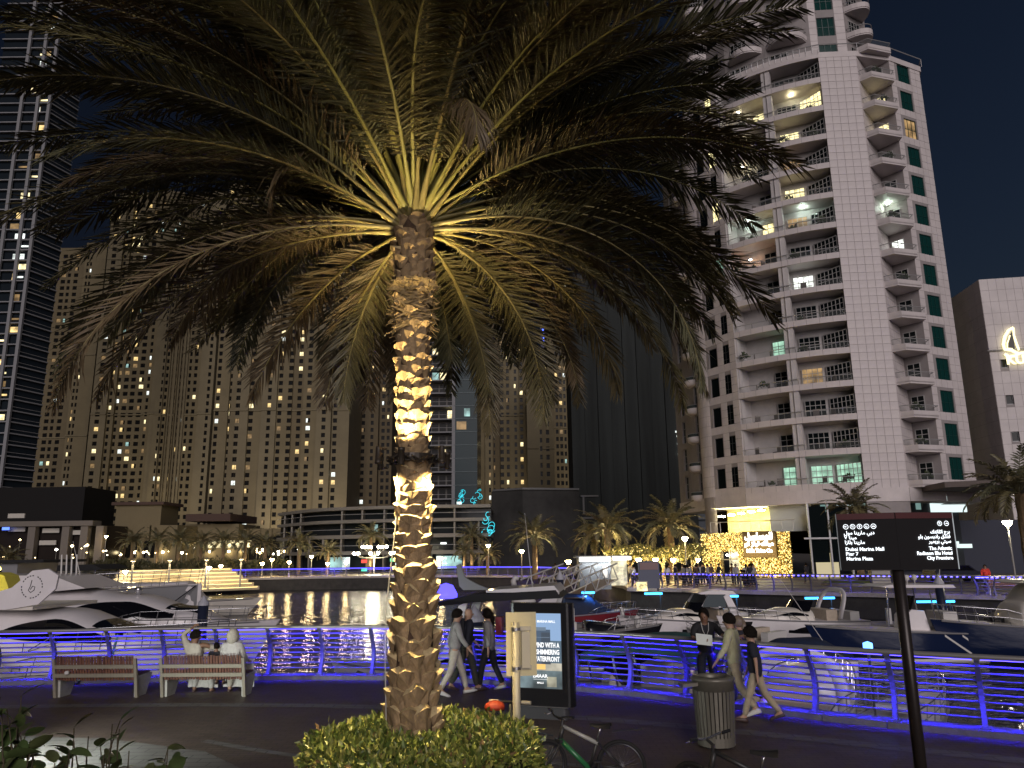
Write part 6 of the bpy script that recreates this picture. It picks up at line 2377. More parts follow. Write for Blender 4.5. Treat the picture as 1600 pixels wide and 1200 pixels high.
    def rails(self, x0, x1, h=0.6, n=8, m=CHROME, mid=True, lean=0.10):
        for sd in (-1, 1):
            pts, base = [], []
            for i in range(n + 1):
                x = x0 + (x1 - x0) * i / n
                t = min(max((x + self.L / 2) / self.L, 0), 0.985)
                z = self.sheer(t)
                y = self.hb(t) * 0.95
                xr = x + self.rake * self.L * 0.5 * max(0, t - 0.55) / 0.45
                base.append((xr, sd * y, z - 0.02))
                hh = h * min(1, (i + 0.15) / 1.5)
                pts.append((xr + lean, sd * (y + 0.02), z + hh))
            MB().tube(pts, 0.018, 6).build('rail', m, self.t, smooth=True)
            for a, b in list(zip(base, pts))[1:]:
                MB().tube([a, b], 0.014, 5).build('stanchion', m, self.t)
            if mid:
                MB().tube([tuple(Vector(a).lerp(Vector(b), 0.5)) for a, b in zip(base, pts)], 0.010, 5).build('rail', m, self.t)

    def add(self, name, mb, m, smooth=False):
        return mb.build(name, m, self.t, smooth=smooth)

    def arch(self, x, zb, h, w, m=GEL, lean=-0.8, thick=0.32):
        pts = []
        for i in range(13):
            a = PI * i / 12
            pts.append((x + lean * math.sin(a) ** 0.7, w * (abs(math.cos(a)) ** 0.55) * (1 if math.cos(a) >= 0 else -1), zb + h * math.sin(a) ** 0.6))
        self.add('radar_arch', MB().tube(pts, [thick * (0.75 if 3 < i < 9 else 1) * 0.5 for i in range(13)], 8, flat=0.42), m, True)

def bowloc(x, y, z, Y):
    p = atY(x, y, Y)
    return p

LETTER = mat('boat_letter', (0.03, 0.03, 0.035), 0.5)

# --- yacht with the flybridge wing (front left)
L = 16.0
rzA = R(-4)
pB_ = atY(372, 1008, 25.5)
dirA = Vector((math.cos(rzA), math.sin(rzA), 0))
cA = Vector((pB_.x, 25.5, 0)) - dirA * (L / 2 + 0.9)
b = Boat('white flybridge yacht with an almond shaped dark window and a printed white wing', L, 4.3, 1.55, 1.85, cA, rzA, name='motor_yacht', rake=0.13)
b.cabin(-7.0, 7.2, [(-7, 1.45), (1, 1.45), (3.4, 1.22), (5.4, 0.62), (7.2, 0.06)], [(-7, 1.75), (2, 1.7), (5, 1.35), (7.2, 0.45)], p=2.6)
b.pane(2.0, 5.4, lambda u: 0.40 - 0.10 * math.sin(PI * u) - 0.06 * u, lambda u: 0.42 + 0.34 * math.sin(PI * u ** 0.85) ** 0.8 + 0.16 * u * u)
b.pane(-3.5, 1.2, lambda u: 0.30, lambda u: 0.52 + 0.12 * u - 0.22 * u ** 4)
b.windscreen(4.6, 6.0, spread=0.7)
b.rails(2.8, 7.6, 0.62, 8)
b.stripe(-7.5, 4.5, 0.70, 0.76, mat('stripe_blue', (0.03, 0.05, 0.16), 0.3))
b.stripe(-0.2, 2.2, lambda u: 0.62 - 0.05 * u, lambda u: 0.62 + 0.16 * math.sin(PI * u) ** .8, SMOKE, 'hull_window')
# flybridge with the printed wing
SH4 = lambda: ShiftMB(5.0)
fly = SH4().prism([(-8.2, 2.95), (-2.7, 2.95), (-1.7, 3.1), (-1.2, 3.55), (-1.15, 3.95), (-1.5, 4.15), (-2.0, 4.1), (-2.6, 3.6), (-3.4, 3.38), (-8.2, 3.45)], 0.08, 'y', -1.72)
w_ = b.add('flybridge_wing', fly, GEL)
b.add('flybridge_floor', SH4().box((-5.0, 0, 2.98), (6.2, 3.3, 0.1)), GELC)
b.add('flybridge_seat', SH4().prism([(-8.0, 3.0), (-4.6, 3.0), (-4.5, 3.5), (-4.7, 3.9), (-5.0, 4.0), (-8.0, 4.05)], 0.7, 'y', 0.7), mat('seat_yellow', (0.62, 0.55, 0.10), 0.6))
yl = SH4().tube([(-7.6, -0.2, 3.75), (-4.2, -0.2, 4.15)], 0.06, 6)
b.add('light_tube', yl, emit('yellow_tube', (1, .9, .2), 6))
lamp('seat_light', 'POINT', (-0.6, -0.4, 4.3), 26, (1, .9, .2), b.t, size=0.3)
text('lettering', 'DUBAI CAN', 0.30, LETTER, w_, (0.25, -1.726, 3.08), (PI / 2, 0, 0), bold=0.004, ext=0.002)
# round emblem on the wing
ex, ez = 3.05, 3.62
for k in range(24):
    a = 2 * PI * k / 24
    if k % 6 == 5:
        continue
    MB().box((ex + 0.33 * math.cos(a), -1.726, ez + 0.33 * math.sin(a)), (0.03, 0.004, 0.05), ry=-a).build('emblem_letter', LETTER, w_)
MB().tube([(ex - .02, -1.728, ez + .2), (ex - .05, -1.728, ez + .02), (ex - .10, -1.728, ez - .1), (ex - .02, -1.728, ez - .17), (ex + .08, -1.728, ez - .1), (ex + .1, -1.728, ez + .0), (ex + .02, -1.728, ez + .02), (ex - .04, -1.728, ez - .08)], 0.011, 5).build('emblem', LETTER, w_)
text('lettering', 'D T 4200', 0.24, LETTER, b.t, (2.4, -b.side(2.9, 1.0) - .02, 0.95), (R(84), 0, R(6)), bold=0.003)
for k in range(3):
    x_ = 3.0 + 1.6 * k
    b.add('fender', MB().lathe([(0, -.35), (.13, -.27), (.14, .27), (0, .35)], 10, c=(x_, -b.side(x_, .8) - .16, .85)), VINYL, True)
    b.add('fender_line', MB().tube([(x_, -b.side(x_, .8) - .14, 1.2), (x_, -b.hb((x_ + 8) / 16) * .96, b.sheer((x_ + 8) / 16) + .3)], .012, 5), DARKH)
b.add('cleat', MB().box((6.8, -.5, 1.78), (.22, .05, .06)), CHROME)
b.add('wiper', MB().tube([(4.9, -.4, 2.95), (5.7, -.2, 2.5)], .012, 5), DARKH)
b.add('porthole', MB().lathe([(.10, 0), (.15, 0)], 14, cap=False).xf(Matrix.Translation((-.6, -1.79, 2.2)) @ Matrix.Rotation(PI / 2, 4, 'X')), CHROME)
# --- second yacht behind
rzB = R(-3)
L = 17.0
dirB = Vector((math.cos(rzB), math.sin(rzB), 0))
pB_ = atY(437, 962, 34.5)
cB = Vector((pB_.x, 34.5, 0)) - dirB * (L / 2 + 1.1)
b = Boat('white motor yacht with one long pointed dark window behind the printed wing', L, 4.6, 1.6, 1.75, cB, rzB, name='motor_yacht', rake=0.13)
b.cabin(-8.0, 7.6, [(-8, 1.6), (0.5, 1.6), (3.4, 1.25), (5.6, 0.7), (7.6, 0.06)], [(-8, 1.85), (3, 1.75), (5.5, 1.35), (7.6, 0.45)], p=2.6)
b.pane(1.3, 5.5, lambda u: 0.44 - 0.16 * math.sin(PI * u ** .8) - 0.02 * u, lambda u: 0.46 + 0.30 * math.sin(PI * u ** 0.8) ** 0.9 + 0.2 * u * u)
b.windscreen(5.0, 6.4, spread=0.7)
b.rails(2.6, 8.0, 0.55, 9)
text('lettering', 'D T 1306', 0.30, LETTER, b.t, (5.3, -b.side(5.6, 1.2) - .05, 1.12), (R(80), 0, R(16)), bold=0.003)
b.add('flybridge', MB().prism([(-8, 3.1), (0.6, 3.1), (1.8, 3.2), (0.4, 3.7), (-.4, 3.75), (-8, 3.75)], 3.2, 'y', -1.6), GEL)
b.add('search_light', MB().lathe([(0, 0), (.1, 0), (.12, .1), (.18, .2), (.18, .3), (0, .32)], 10, c=(3.4, -.3, 2.85)), CHROME, True)
for k in range(4):
    b.add('rod_holder', MB().tube([(-1.1 + .24 * k, 1.2, 3.3), (-1.2 + .24 * k, 1.2, 4.6)], .035, 6), VINYL)
for k in range(3):
    x_ = 2.0 + 2.0 * k
    b.add('fender', MB().lathe([(0, -.35), (.13, -.27), (.14, .27), (0, .35)], 10, c=(x_, -b.side(x_, .8) - .16, .95)), CANVAS_N, True)
b.add('antenna', MB().tube([(0.2, .5, 3.7), (-.3, .5, 5.2)], [.018, .006], 5), VINYL)
b.add('horn', MB().tube([(2.6, -.5, 3.05), (3.0, -.5, 3.05)], [.03, .06], 8), CHROME)
# --- small boat bottom left
rzC = R(-9)
L = 9.0
pC = atY(158, 1046, 22.2)
cC = Vector((pC.x, 22.2, 0)) - Vector((math.cos(rzC), math.sin(rzC), 0)) * (L / 2 + .4)
b = Boat('small white cruiser with a low dark windscreen moored nearest the left railing', L, 3.0, 0.95, 1.25, cC, rzC, rake=0.15)
b.cabin(-4.2, 2.6, [(-4.2, 1.55), (-1.5, 1.5), (0.2, 1.0), (2.6, .05)], [(-4.2, 1.2), (0, 1.15), (2.6, .4)], p=2.7)
b.pane(-3.6, 0.7, lambda u: 0.32, lambda u: 0.62 + .14 * u - .45 * u ** 3)
b.windscreen(-0.9, 0.9, spread=.75)
b.rails(0.2, 4.2, 0.5, 6)
# --- tall grey and white boat behind
rzD = R(0)
L = 15.0
pD = atY(313, 945, 43)
b = Boat('tall boat with a grey upper hull band and plumb bow behind the white yachts', L, 5.0, 2.6, 3.0, (pD.x - L / 2, 43, 0), 0, name='motor_yacht', rake=0.02, plumb=True)
b.stripe(-7.4, 7.35, 0.58, 0.985, GELG, 'grey_band')
b.add('house', MB().box((-4.5, 0, 3.4), (6, 3.6, 1.6)), GELG)
b.add('roof', MB().box((-4.0, 0, 4.3), (8, 4.2, .14)), CANVAS_K)
b.rails(-1, 7.2, .8, 10)
b.add('anchor_line', MB().tube([(7.3, -.3, 2.9), (5.2, -2.3, .8)], .03, 5), DARKH)
for k in range(3):
    b.add('window', MB().box((-6.3 + k * 1.7, -1.82, 3.5), (1.2, .05, .7)), SMOKE)
# --- black canopied boat far left
pE = atY(55, 893, 52)
b = Boat('dark boat under a wide black canopy behind the white yachts', 13, 4.2, 1.3, 1.6, (pE.x, 52, 0), R(4), hull=DARKH)
b.add('canopy', MB().prism([(-6, 3.9), (4.5, 4.0), (5.2, 3.7), (4.4, 3.62), (-6, 3.6)], 4.0, 'y', -2.0), CANVAS_K)
for sx in (-5, -1.5, 2, 4.6):
    for sy in (-1.8, 1.8):
        b.add('canopy_post', MB().tube([(sx, sy, 1.2), (sx, sy, 3.7)], .04, 6), CHROME)
b.add('bench_seat', MB().box((-1, 0, 1.7), (5, 1.5, .5)), VINYL)
pE = atY(200, 905, 60)
b = Boat('low lit tour boat with pale stripes behind the grey hulled boat', 14, 3.8, 1.0, 1.3, (pE.x + 2, 60, 0), R(5), hull=GELC)
b.cabin(-6, 4, [(-6, 1.6), (2.6, 1.5), (4, .2)], [(-6, 1.5), (2, 1.5), (4, .8)], p=5)
b.pane(-5.4, 2.4, lambda u: .35, lambda u: .75, emit('tour_glow', (1, .8, .4), .9))

# --- boat with the white arch (centre)
rzM = R(-6)
pM = atY(745, 1012, 24.0)
b = Boat('white boat with a tall white arch and black sun top behind the three walkers', 7.6, 2.7, 1.05, 1.35, (pM.x - .1, 24.0, 0), R(172), rake=0.16)
b.cabin(-1.6, 2.6, [(-1.6, .95), (0.2, .85), (2.6, .05)], [(-1.6, 1.1), (0, 1.05), (2.6, .35)], p=2.6)
b.pane(-1.3, 1.0, lambda u: .38, lambda u: .68 - .25 * u ** 2)
for sd in (-1, 1):
    y = 1.12 * sd
    b.add('arch_leg', MB().prism([(-1.9, 1.0), (-1.2, 1.0), (-2.05, 3.05), (-2.45, 3.35), (-2.7, 3.35)], .16, 'y', y - .08), GEL)
    b.add('arch_leg', MB().prism([(0.3, 1.6), (0.75, 1.5), (0.2, 3.0), (-0.05, 3.1)], .14, 'y', y - .07), GEL)
b.add('sun_top', MB().prism([(-2.75, 3.2), (-2.6, 3.42), (-.2, 3.30), (1.2, 3.02), (1.2, 2.94), (-.3, 3.1)], 2.5, 'y', -1.25), CANVAS_K)
b.add('roof_panel', MB().prism([(-2.7, 3.36), (-2.55, 3.54), (-.6, 3.42), (-.6, 3.36)], 2.4, 'y', -1.2), GEL)
b.add('radar_fin', MB().prism([(-.55, 3.38), (.30, 3.38), (.42, 3.5), (.52, 4.1), (.40, 4.15), (.25, 3.75), (-.1, 3.56)], .14, 'y', -.07), GELG)
b.add('blue_beacon', MB().lathe([(.35, 0), (.36, .12), (.22, .38), (0, .45)], 14, c=(.85, 0, 3.14)), emit('beacon_blue', (.10, .08, 1), 2.5), True)
b.add('antenna', MB().tube([(-1.9, .8, 3.4), (-1.7, .8, 5.6)], [.015, .006], 5), VINYL)
b.add('swim_platform', MB().prism([(-4.6, .25), (-3.75, .25), (-3.75, .95), (-4.0, .9)], 2.0, 'y', -1.0), GEL)
b.add('seat', MB().box((-2.6, 0, 1.25), (.7, 1.9, .6)), CUSH)
b.add('red_buoy', MB().lathe([(0, -.3), (.2, -.22), (.26, 0), (.2, .22), (0, .3)], 12, c=(-2.9, 1.3, .9)), mat('red_buoy', (.5, .03, .02), .4), True)
pW = atY(590, 1040, 22.6)
b = Boat('low white boat stern seen through the railing beside the palm trunk', 5.6, 2.0, .75, 1.0, (pW.x + 2.6, 22.4, 0), R(4), rake=.1)
b.add('outboard', MB().prism([(-3.2, -.3), (-2.9, -.3), (-2.75, .6), (-2.7, 1.2), (-3.1, 1.35), (-3.35, 1.1)], .4, 'y', -.2), DARKH)
b.add('seat', MB().box((-1.6, 0, .95), (.5, 1.5, .45)), VINYL)
pW = atY(440, 1042, 22)
b = Boat('flat grey tender tied under the railing in the open water', 3.4, 1.5, .55, .6, (pW.x - .6, 22.0, 0), R(178), hull=GELG, rake=.05)
b.add('cover', MB().prism([(-1.6, .5), (1.3, .55), (1.0, .8), (-1.4, .8)], 1.2, 'y', -.6), CANVAS_N)

# --- right group
def cruiser(label, x, y, Y, rz, L, B, fs, fb, hull=GEL, top_=None, arch=False, hard=False, stripe=None, seats=True, group='boats moored in the marina'):
    p = atY(x, y, Y)
    b = Boat(label, L, B, fs, fb, (p.x, Y, 0), rz, hull=hull, rake=0.17, group=group)
    s = L / 7.0
    b.cabin(-0.6 * s, 2.7 * s, [(-0.6 * s, .62 * s), (.4 * s, .60 * s), (2.7 * s, .04)], [(-.6 * s, B * .40), (.5 * s, B * .37), (2.7 * s, B * .12)], p=2.8, m=GELC)
    b.pane(-.3 * s, 1.6 * s, lambda u: .40, lambda u: .40 + .34 * math.sin(PI * min(1, u * .9 + .1)) * (1 - .5 * u))
    # wrap-round windscreen
    ws = MB()
    def g(u, v):
        a = (u * 2 - 1) * 1.25
        xx = -0.55 * s + .75 * s * math.cos(a) - .30 * s * v
        yy = B * .42 * math.sin(a) / math.sin(1.25) * (1 - .1 * v)
        zz = fs + (fb - fs) * .25 + .42 * s + .48 * s * v
        return (xx, yy, zz)
    ws.grid(g, 14, 2)
    b.add('windscreen', ws, SMOKE, True)
    b.rails(.2 * s, 3.2 * s, .42 * s, 6)
    b.stripe(-3.3 * s, 2.5 * s, lambda u: .62 - .1 * math.sin(PI * u), lambda u: .66 - .02 * u, DARKH)
    b.stripe(-1.0 * s, .9 * s, lambda u: .58, lambda u: .58 + .22 * math.sin(PI * u ** .7), SMOKE, 'hull_window')
    if seats:
        b.add('seat', MB().box((-1.6 * s, 0, fs + .25), (.6 * s, B * .7, .5)), CUSH)
        b.add('seat', MB().box((-2.8 * s, 0, fs + .2), (.5 * s, B * .75, .4)), VINYL)
    b.add('swim_platform', MB().box((-3.65 * s, 0, .28), (.7 * s, B * .8, .1)), TEAK)
    if arch:
        b.arch(-1.9 * s, fs + .1, 1.35 * s, B * .43, lean=-.55 * s, thick=.34)
    if hard:
        for sd in (-1, 1):
            b.add('hardtop_leg', MB().prism([(-2.6 * s, fs + .1), (-2.1 * s, fs + .1), (-1.6 * s, fs + 1.3 * s), (-1.9 * s, fs + 1.5 * s)], .1, 'y', sd * B * .42 - .05), GEL)
            b.add('screen_pillar', MB().tube([(-.4 * s, sd * B * .38, fs + .8 * s), (-.9 * s, sd * B * .36, fs + 1.5 * s)], .05, 6), GEL)
        b.add('hardtop', MB().prism([(-2.4 * s, fs + 1.40 * s), (-2.2 * s, fs + 1.58 * s), (-.9 * s, fs + 1.66 * s), (-.1 * s, fs + 1.52 * s), (-.3 * s, fs + 1.45 * s)], B * .84, 'y', -B * .42), GEL)
        def g2(u, v):
            return (-2.2 * s + 1.7 * s * u, 0, 0)
        for sd in (-1, 1):
            b.add('side_window', MB().quad((-1.7 * s, sd * B * .43, fs + .72 * s), (-.35 * s, sd * B * .40, fs + .80 * s), (-.75 * s, sd * B * .38, fs + 1.44 * s), (-1.75 * s, sd * B * .41, fs + 1.42 * s)), mat('boat_glass', (.10, .12, .13), .05, spec=.8))
    if top_ is not None:
        b.add('canvas_top', MB().prism([(-3.1 * s, fs + .5), (-2.9 * s, fs + 1.15 * s), (-1.6 * s, fs + 1.4 * s), (-.6 * s, fs + 1.2 * s), (-.2 * s, fs + .75 * s), (-.2 * s, fs + .5)], B * .86, 'y', -B * .43), top_)
    return b
cruiser('white cruiser with hardtop and black hull slashes beyond the person with papers', 1076, 975, 39, R(192), 6.2, 2.4, 1.1, 1.45, hard=True)
b = cruiser('white open cruiser with a swept back arch', 1240, 975, 38, R(190), 6.6, 2.4, 1.15, 1.45, arch=True)
b = cruiser('cream boat bow just behind the pale shirted walker', 1150, 985, 35, R(130), 4.6, 1.9, .7, 1.0, hull=GELC)
# centre console
pN = atY(1420, 985, 33.5)
b = Boat('navy hulled centre console boat with pale twin slashes and T top', 7.4, 2.5, 1.05, 1.4, (pN.x, 33.5, 0), R(184), hull=NAVY, rake=.2)
for k in (0, 1):
    b.stripe(-2.2 + k * .75 - .5, -1.0 + k * .75 - .5, lambda u: .15 + .7 * u, lambda u: .23 + .7 * u, VINYL, 'hull_slash')
b.stripe(-3.4, 3.2, .0, .10, VINYL, 'boot_stripe')
b.add('console', MB().prism([(-.7, 1.0), (.4, 1.0), (.3, 1.7), (.05, 1.95), (-.5, 1.9)], .9, 'y', -.45), GEL)
b.add('console_screen', MB().prism([(.05, 1.95), (.12, 1.95), (-.1, 2.5), (-.17, 2.5)], .85, 'y', -.42), SMOKE)
for sx in (-.9, .5):
    for sy in (-.6, .6):
        b.add('top_post', MB().tube([(sx, sy, 1.05), (sx * .8, sy, 2.85)], .03, 6), CHROME)
b.add('hard_top', MB().prism([(-1.7, 2.82), (-1.6, 2.94), (1.1, 2.98), (1.5, 2.9), (1.1, 2.86)], 1.8, 'y', -.9), GEL)
for k in range(3):
    b.add('search_light', MB().lathe([(.03, 0), (.03, .15), (.11, .2), (.11, .36), (0, .4)], 8, c=(-.5 + .45 * k, .2 * k, 2.95)), VINYL, True)
b.add('antenna', MB().tube([(-1.2, .6, 2.9), (-1.5, .6, 5.0)], [.014, .006], 5), VINYL)
b.add('leaning_post', MB().box((-1.5, 0, 1.45), (.6, 1.2, .8)), VINYL)
b.add('seat', MB().box((-2.7, 0, 1.15), (.7, 1.8, .5)), VINYL)
for k in (-.35, .35):
    b.add('outboard', MB().prism([(-4.3, -.2), (-3.9, -.2), (-3.7, .9), (-3.7, 1.5), (-4.15, 1.7), (-4.45, 1.4)], .4, 'y', k - .2), DARKH)
# cabin boat far right
pN = atY(1600, 985, 33)
b = Boat('cream cabin boat with upright windows at the far end of the mooring', 7.8, 2.7, 1.15, 1.6, (pN.x + .6, 33, 0), R(182), hull=NAVY, rake=.15)
b.stripe(-3.6, 3.4, .74, .985, GELC, 'cream_band')
b.cabin(-2.2, 1.2, [(-2.2, 1.7), (.1, 1.7), (1.0, .9), (1.2, .5)], [(-2.2, 1.05), (.3, 1.0), (1.2, .9)], p=5, m=GELC)
b.pane(-1.9, -.9, lambda u: .48, lambda u: .86)
b.pane(-.75, .25, lambda u: .48, lambda u: .86)
b.add('roof', MB().prism([(-2.7, 2.95), (-2.6, 3.08), (.4, 3.1), (.8, 3.0), (.5, 2.94)], 2.4, 'y', -1.2), GELC)
b.rails(.6, 3.6, .6, 6)
b.add('beacon', MB().lathe([(0, 0), (.12, .02), (.12, .25), (0, .3)], 8, c=(-.4, 0, 3.1)), VINYL)
# covered boat
pN = atY(1238, 1004, 29)
b = Boat('low boat under a taut navy canvas cover', 3.9, 1.8, .7, .85, (pN.x, 29, 0), R(180), hull=GEL, rake=.12)
b.cabin(-1.85, 1.7, [(-1.85, .3), (-.8, .7), (.3, .65), (1.7, .05)], [(-1.85, .85), (.4, .85), (1.7, .2)], m=CANVAS_N, p=2.0, name='canvas_cover')
b.add('whip_antenna', MB().tube([(-.9, .5, 1.3), (.4, .5, 3.4)], [.015, .006], 5), VINYL)
b.add('fender', MB().lathe([(0, -.28), (.13, -.2), (.14, .2), (0, .28)], 10, c=(-.4, -1.2, .55)), VINYL, True)
# green canopied boat next to the railing
pN = atY(1048, 1050, 20.3)
b = Boat('white boat under a green canvas canopy tied close to the railing', 6.4, 2.5, .85, 1.1, (pN.x + .1, 20.9, 0), R(64), rake=.14)
b.add('canopy', MB().grid(lambda u, v: (-2.6 + 3.6 * u, -1.45 + 2.9 * v, 2.10 + .22 * math.sin(PI * v) + .05 * math.sin(PI * 3 * u)), 14, 8), CANVAS_G, True)
b.add('canopy_valance', MB().grid(lambda u, v: (-2.6 + 3.6 * u, -1.46, 2.10 - .16 * v + .03 * math.sin(u * 12)), 14, 2), CANVAS_G, True)
b.add('canopy_valance', MB().grid(lambda u, v: (-2.61, -1.45 + 2.9 * u, 2.11 + .22 * math.sin(PI * u) - .18 * v), 14, 2), CANVAS_G, True)
for sx in (-2.5, -.8, .9):
    for sy in (-1.3, 1.3):
        b.add('canopy_post', MB().tube([(sx, sy * .85, .8), (sx, sy, 2.1)], .03, 6), CHROME)
b.add('engine_box', MB().box((-2.5, 0, .95), (.8, 1.1, .7)), GEL)
b.add('console', MB().box((.2, .4, 1.2), (.6, .7, .8)), GEL)
b.add('outboard', MB().prism([(-3.6, -.2), (-3.25, -.2), (-3.1, .7), (-3.1, 1.15), (-3.5, 1.3), (-3.75, 1.0)], .45, 'y', -.22), DARKH)
b.add('seat', MB().box((-1.3, 0, .95), (.5, 1.9, .5)), VINYL)
# cruiser stern-on with tan cushions, and a gangway bow beyond the posts
pN = atY(1215, 1060, 18.6)
b = Boat('white cruiser lying stern to the railing with tan cushions in its cockpit', 6.8, 2.4, .85, 1.15, (pN.x + 1.0, 19.9, 0), R(58), rake=.14)
b.cabin(.2, 3.0, [(.2, .75), (1, .7), (3, .04)], [(.2, 1.0), (3, .25)], p=2.8)
b.arch(-.6, .8, 1.3, 1.05, lean=-.3, thick=.3)
b.add('cushion', MB().box((-2.0, -.2, .85), (1.6, 1.4, .35)), CUSH)
b.add('cushion', MB().box((-1.0, .3, 1.1), (.35, 1.6, .6)), CUSH)
b.add('swim_platform', MB().box((-3.6, 0, .3), (.7, 1.9, .1)), TEAK)
b.rails(.4, 3.2, .45, 6)
pN = atY(1335, 1070, 17.6)
b = Boat('slim white launch with thin deck rails under the right railing', 5.6, 1.7, .7, 1.0, (pN.x + 1.2, 18.3, 0), R(48), rake=.12, hull=GEL)
b.stripe(-2.6, 2.4, .62, .9, NAVY, 'navy_band')
b.rails(-2.6, 2.6, .5, 9)
b.add('awning_pole', MB().tube([(-1.5, 0, .7), (-1.5, 0, 2.3)], .03, 6), CHROME)
b.add('hatch', MB().box((.2, 0, 1.0), (.9, .8, .12)), VINYL)
b.add('blue_lamp', MB().lathe([(0, 0), (.1, .02), (.1, .2), (0, .24)], 8, c=(-1.5, 0, 2.3)), emit('blue_lamp', (.1, .3, 1), 5))
lamp('blue_lamp_light', 'POINT', (-1.5, -.25, 2.4), 12, (.1, .2, 1), b.t, size=.1)
# red and black boats
pN = atY(930, 940, 47)
b = Boat('dark red speedboat with white cover lines beyond the lit poster', 6.2, 2.3, .8, 1.15, (pN.x - 1.0, 47, 0), R(8), hull=REDH, rake=.2)
b.cabin(-2.8, 2.2, [(-2.8, .5), (-1.2, 1.3), (.2, 1.15), (2.2, .05)], [(-2.8, 1.0), (.5, 1.0), (2.2, .25)], m=CANVAS_N, p=2.2, name='canvas_cover')
b.rails(.2, 2.8, .4, 5)
pN = atY(945, 985, 37)
b = Boat('black sport boat with chrome rails beside the white hardtop cruiser', 5.0, 2.3, .85, 1.15, (pN.x - .3, 37, 0), R(6), hull=DARKH, rake=.22)
b.cabin(-.6, 1.8, [(-.6, .5), (1.8, .04)], [(-.6, .9), (1.8, .25)], m=DARKH)
b.rails(.0, 2.2, .4, 5)
b.add('seat', MB().box((-1.6, 0, 1.1), (.9, 1.6, .5)), VINYL)
b.add('fender', MB().lathe([(0, -.3), (.14, -.2), (.15, .2), (0, .3)], 10, c=(1.7, -.55, 1.3)), VINYL, True)
# grey seat shell on a pedestal (white moulded boat ornament by the gangways)
p = atY(818, 932, 44)
t = thing('moulded_seat', 'white moulded swan shaped boat seat on a post by the gangways', 'seat', (p.x, 44, -0.6))
MB().grid(lambda u, v: ((-.55 + 1.25 * u), (-.3 + .6 * v) * (1 - .5 * u), .95 + .75 * (1 - u) ** 2.2 + .25 * (v - .5) ** 2 + .1 * math.sin(3 * u)), 14, 6).build('shell', VINYL, t, smooth=True)
MB().lathe([(.28, .55), (.36, .8), (.3, 1.0), (0, 1.1)], 14, sx=1.9).build('hip', VINYL, t, smooth=True)
MB().tube([(-.5, 0, 1.6), (-.55, 0, 1.9), (-.42, 0, 2.08), (-.25, 0, 2.0)], [.16, .15, .15, .08], 8).build('head_rest', VINYL, t, smooth=True)
MB().tube([(0, 0, -1.2), (0, 0, .6)], .09, 8).build('post', CHROME, t)

# gangways: white trusses from the quay to the pontoon
for i, (x_, x2_, Y_) in enumerate(((832, 895, 52), (892, 950, 50))):
    a, c = atY(x_, 935, Y_ - 4), atY(x2_, 905, Y_ + 6)
    g = thing('gangway', ('white truss gangway beside the moulded seat', 'white truss gangway leading down from the kiosk')[i], 'gangway', group='white truss gangways')
    d = c - a
    n2 = Vector((-d.y, d.x, 0)).normalized() * .7
    for sd in (-1, 1):
        q0, q1 = a + n2 * sd, c + n2 * sd
        MB().tube([tuple(q0), tuple(q1)], .05, 6).build('chord', VINYL, g)
        MB().tube([tuple(q0 + Vector((0, 0, 1.1))), tuple(q1 + Vector((0, 0, 1.1)))], .05, 6).build('chord', VINYL, g)
        for k in range(6):
            u, w = k / 6, (k + 1) / 6
            lo, hi = (q0.lerp(q1, u), q0.lerp(q1, w) + Vector((0, 0, 1.1))) if k % 2 == 0 else (q0.lerp(q1, w), q0.lerp(q1, u) + Vector((0, 0, 1.1)))
            MB().tube([tuple(lo), tuple(hi)], .035, 5).build('brace', VINYL, g)
    MB().add([tuple(a + n2), tuple(a - n2), tuple(c - n2), tuple(c + n2)], [(0, 1, 2, 3)]).build('walkway', TEAK, g)

# pontoon the right-hand boats lie at
PON = mat('pontoon_deck', (.20, .18, .17), .8, noise=.3, nscale=2)
p0, p1 = atY(870, 940, 46), atY(1620, 950, 42)
t = thing('pontoon', 'floating pontoon behind the moored boats below the far quay', 'pontoon')
d = Vector((p1.x - p0.x, p1.y - p0.y, 0))
MB().box((0, 0, 0), (d.length, 2.2, .5)).build('deck', PON, t, loc=((p0.x + p1.x) / 2, (p0.y + p1.y) / 2, WATER_Z + .25), rot=(0, 0, math.atan2(d.y, d.x)))
for k in range(9):
    c = p0.lerp(p1, (k + .3) / 9)
    MB().box((c.x, c.y - .5, WATER_Z + .9), (.22, .22, .8)).build('pedestal', VINYL, t)

# mooring piles
PILE = mat('pile_navy', (.02, .025, .05), .35, coat=.2)
PILEC = mat('pile_cap', (.45, .45, .50), .5)
for i, (x_, yt_, yb_, r_, Y_, lb) in enumerate(((318, 930, 945, .17, 27.5, 'dark mooring pile with pointed cap between the yachts and the bench'), (741, 943, 970, .24, 22.0, 'thick mooring pile with pale cone cap behind the walkers'), (875, 890, 905, .20, 44, 'thin dark mooring pile behind the lit poster'), (1467, 897, 912, .23, 42, 'dark mooring pile with pale cone cap behind the wayfinding sign'))):
    a, c = atY(x_, yt_, Y_), atY(x_, yb_, Y_)
    t = thing('mooring_pile', lb, 'mooring pile', (c.x, Y_, 0), group='mooring piles')
    MB().lathe([(r_, WATER_Z - 1.4), (r_, c.z)], 16).build('shaft', PILE, t, smooth=True)
    MB().lathe([(r_ * 1.12, c.z - .02), (r_ * 1.12, c.z + .06), (0, a.z)], 16).build('cap', PILEC, t)

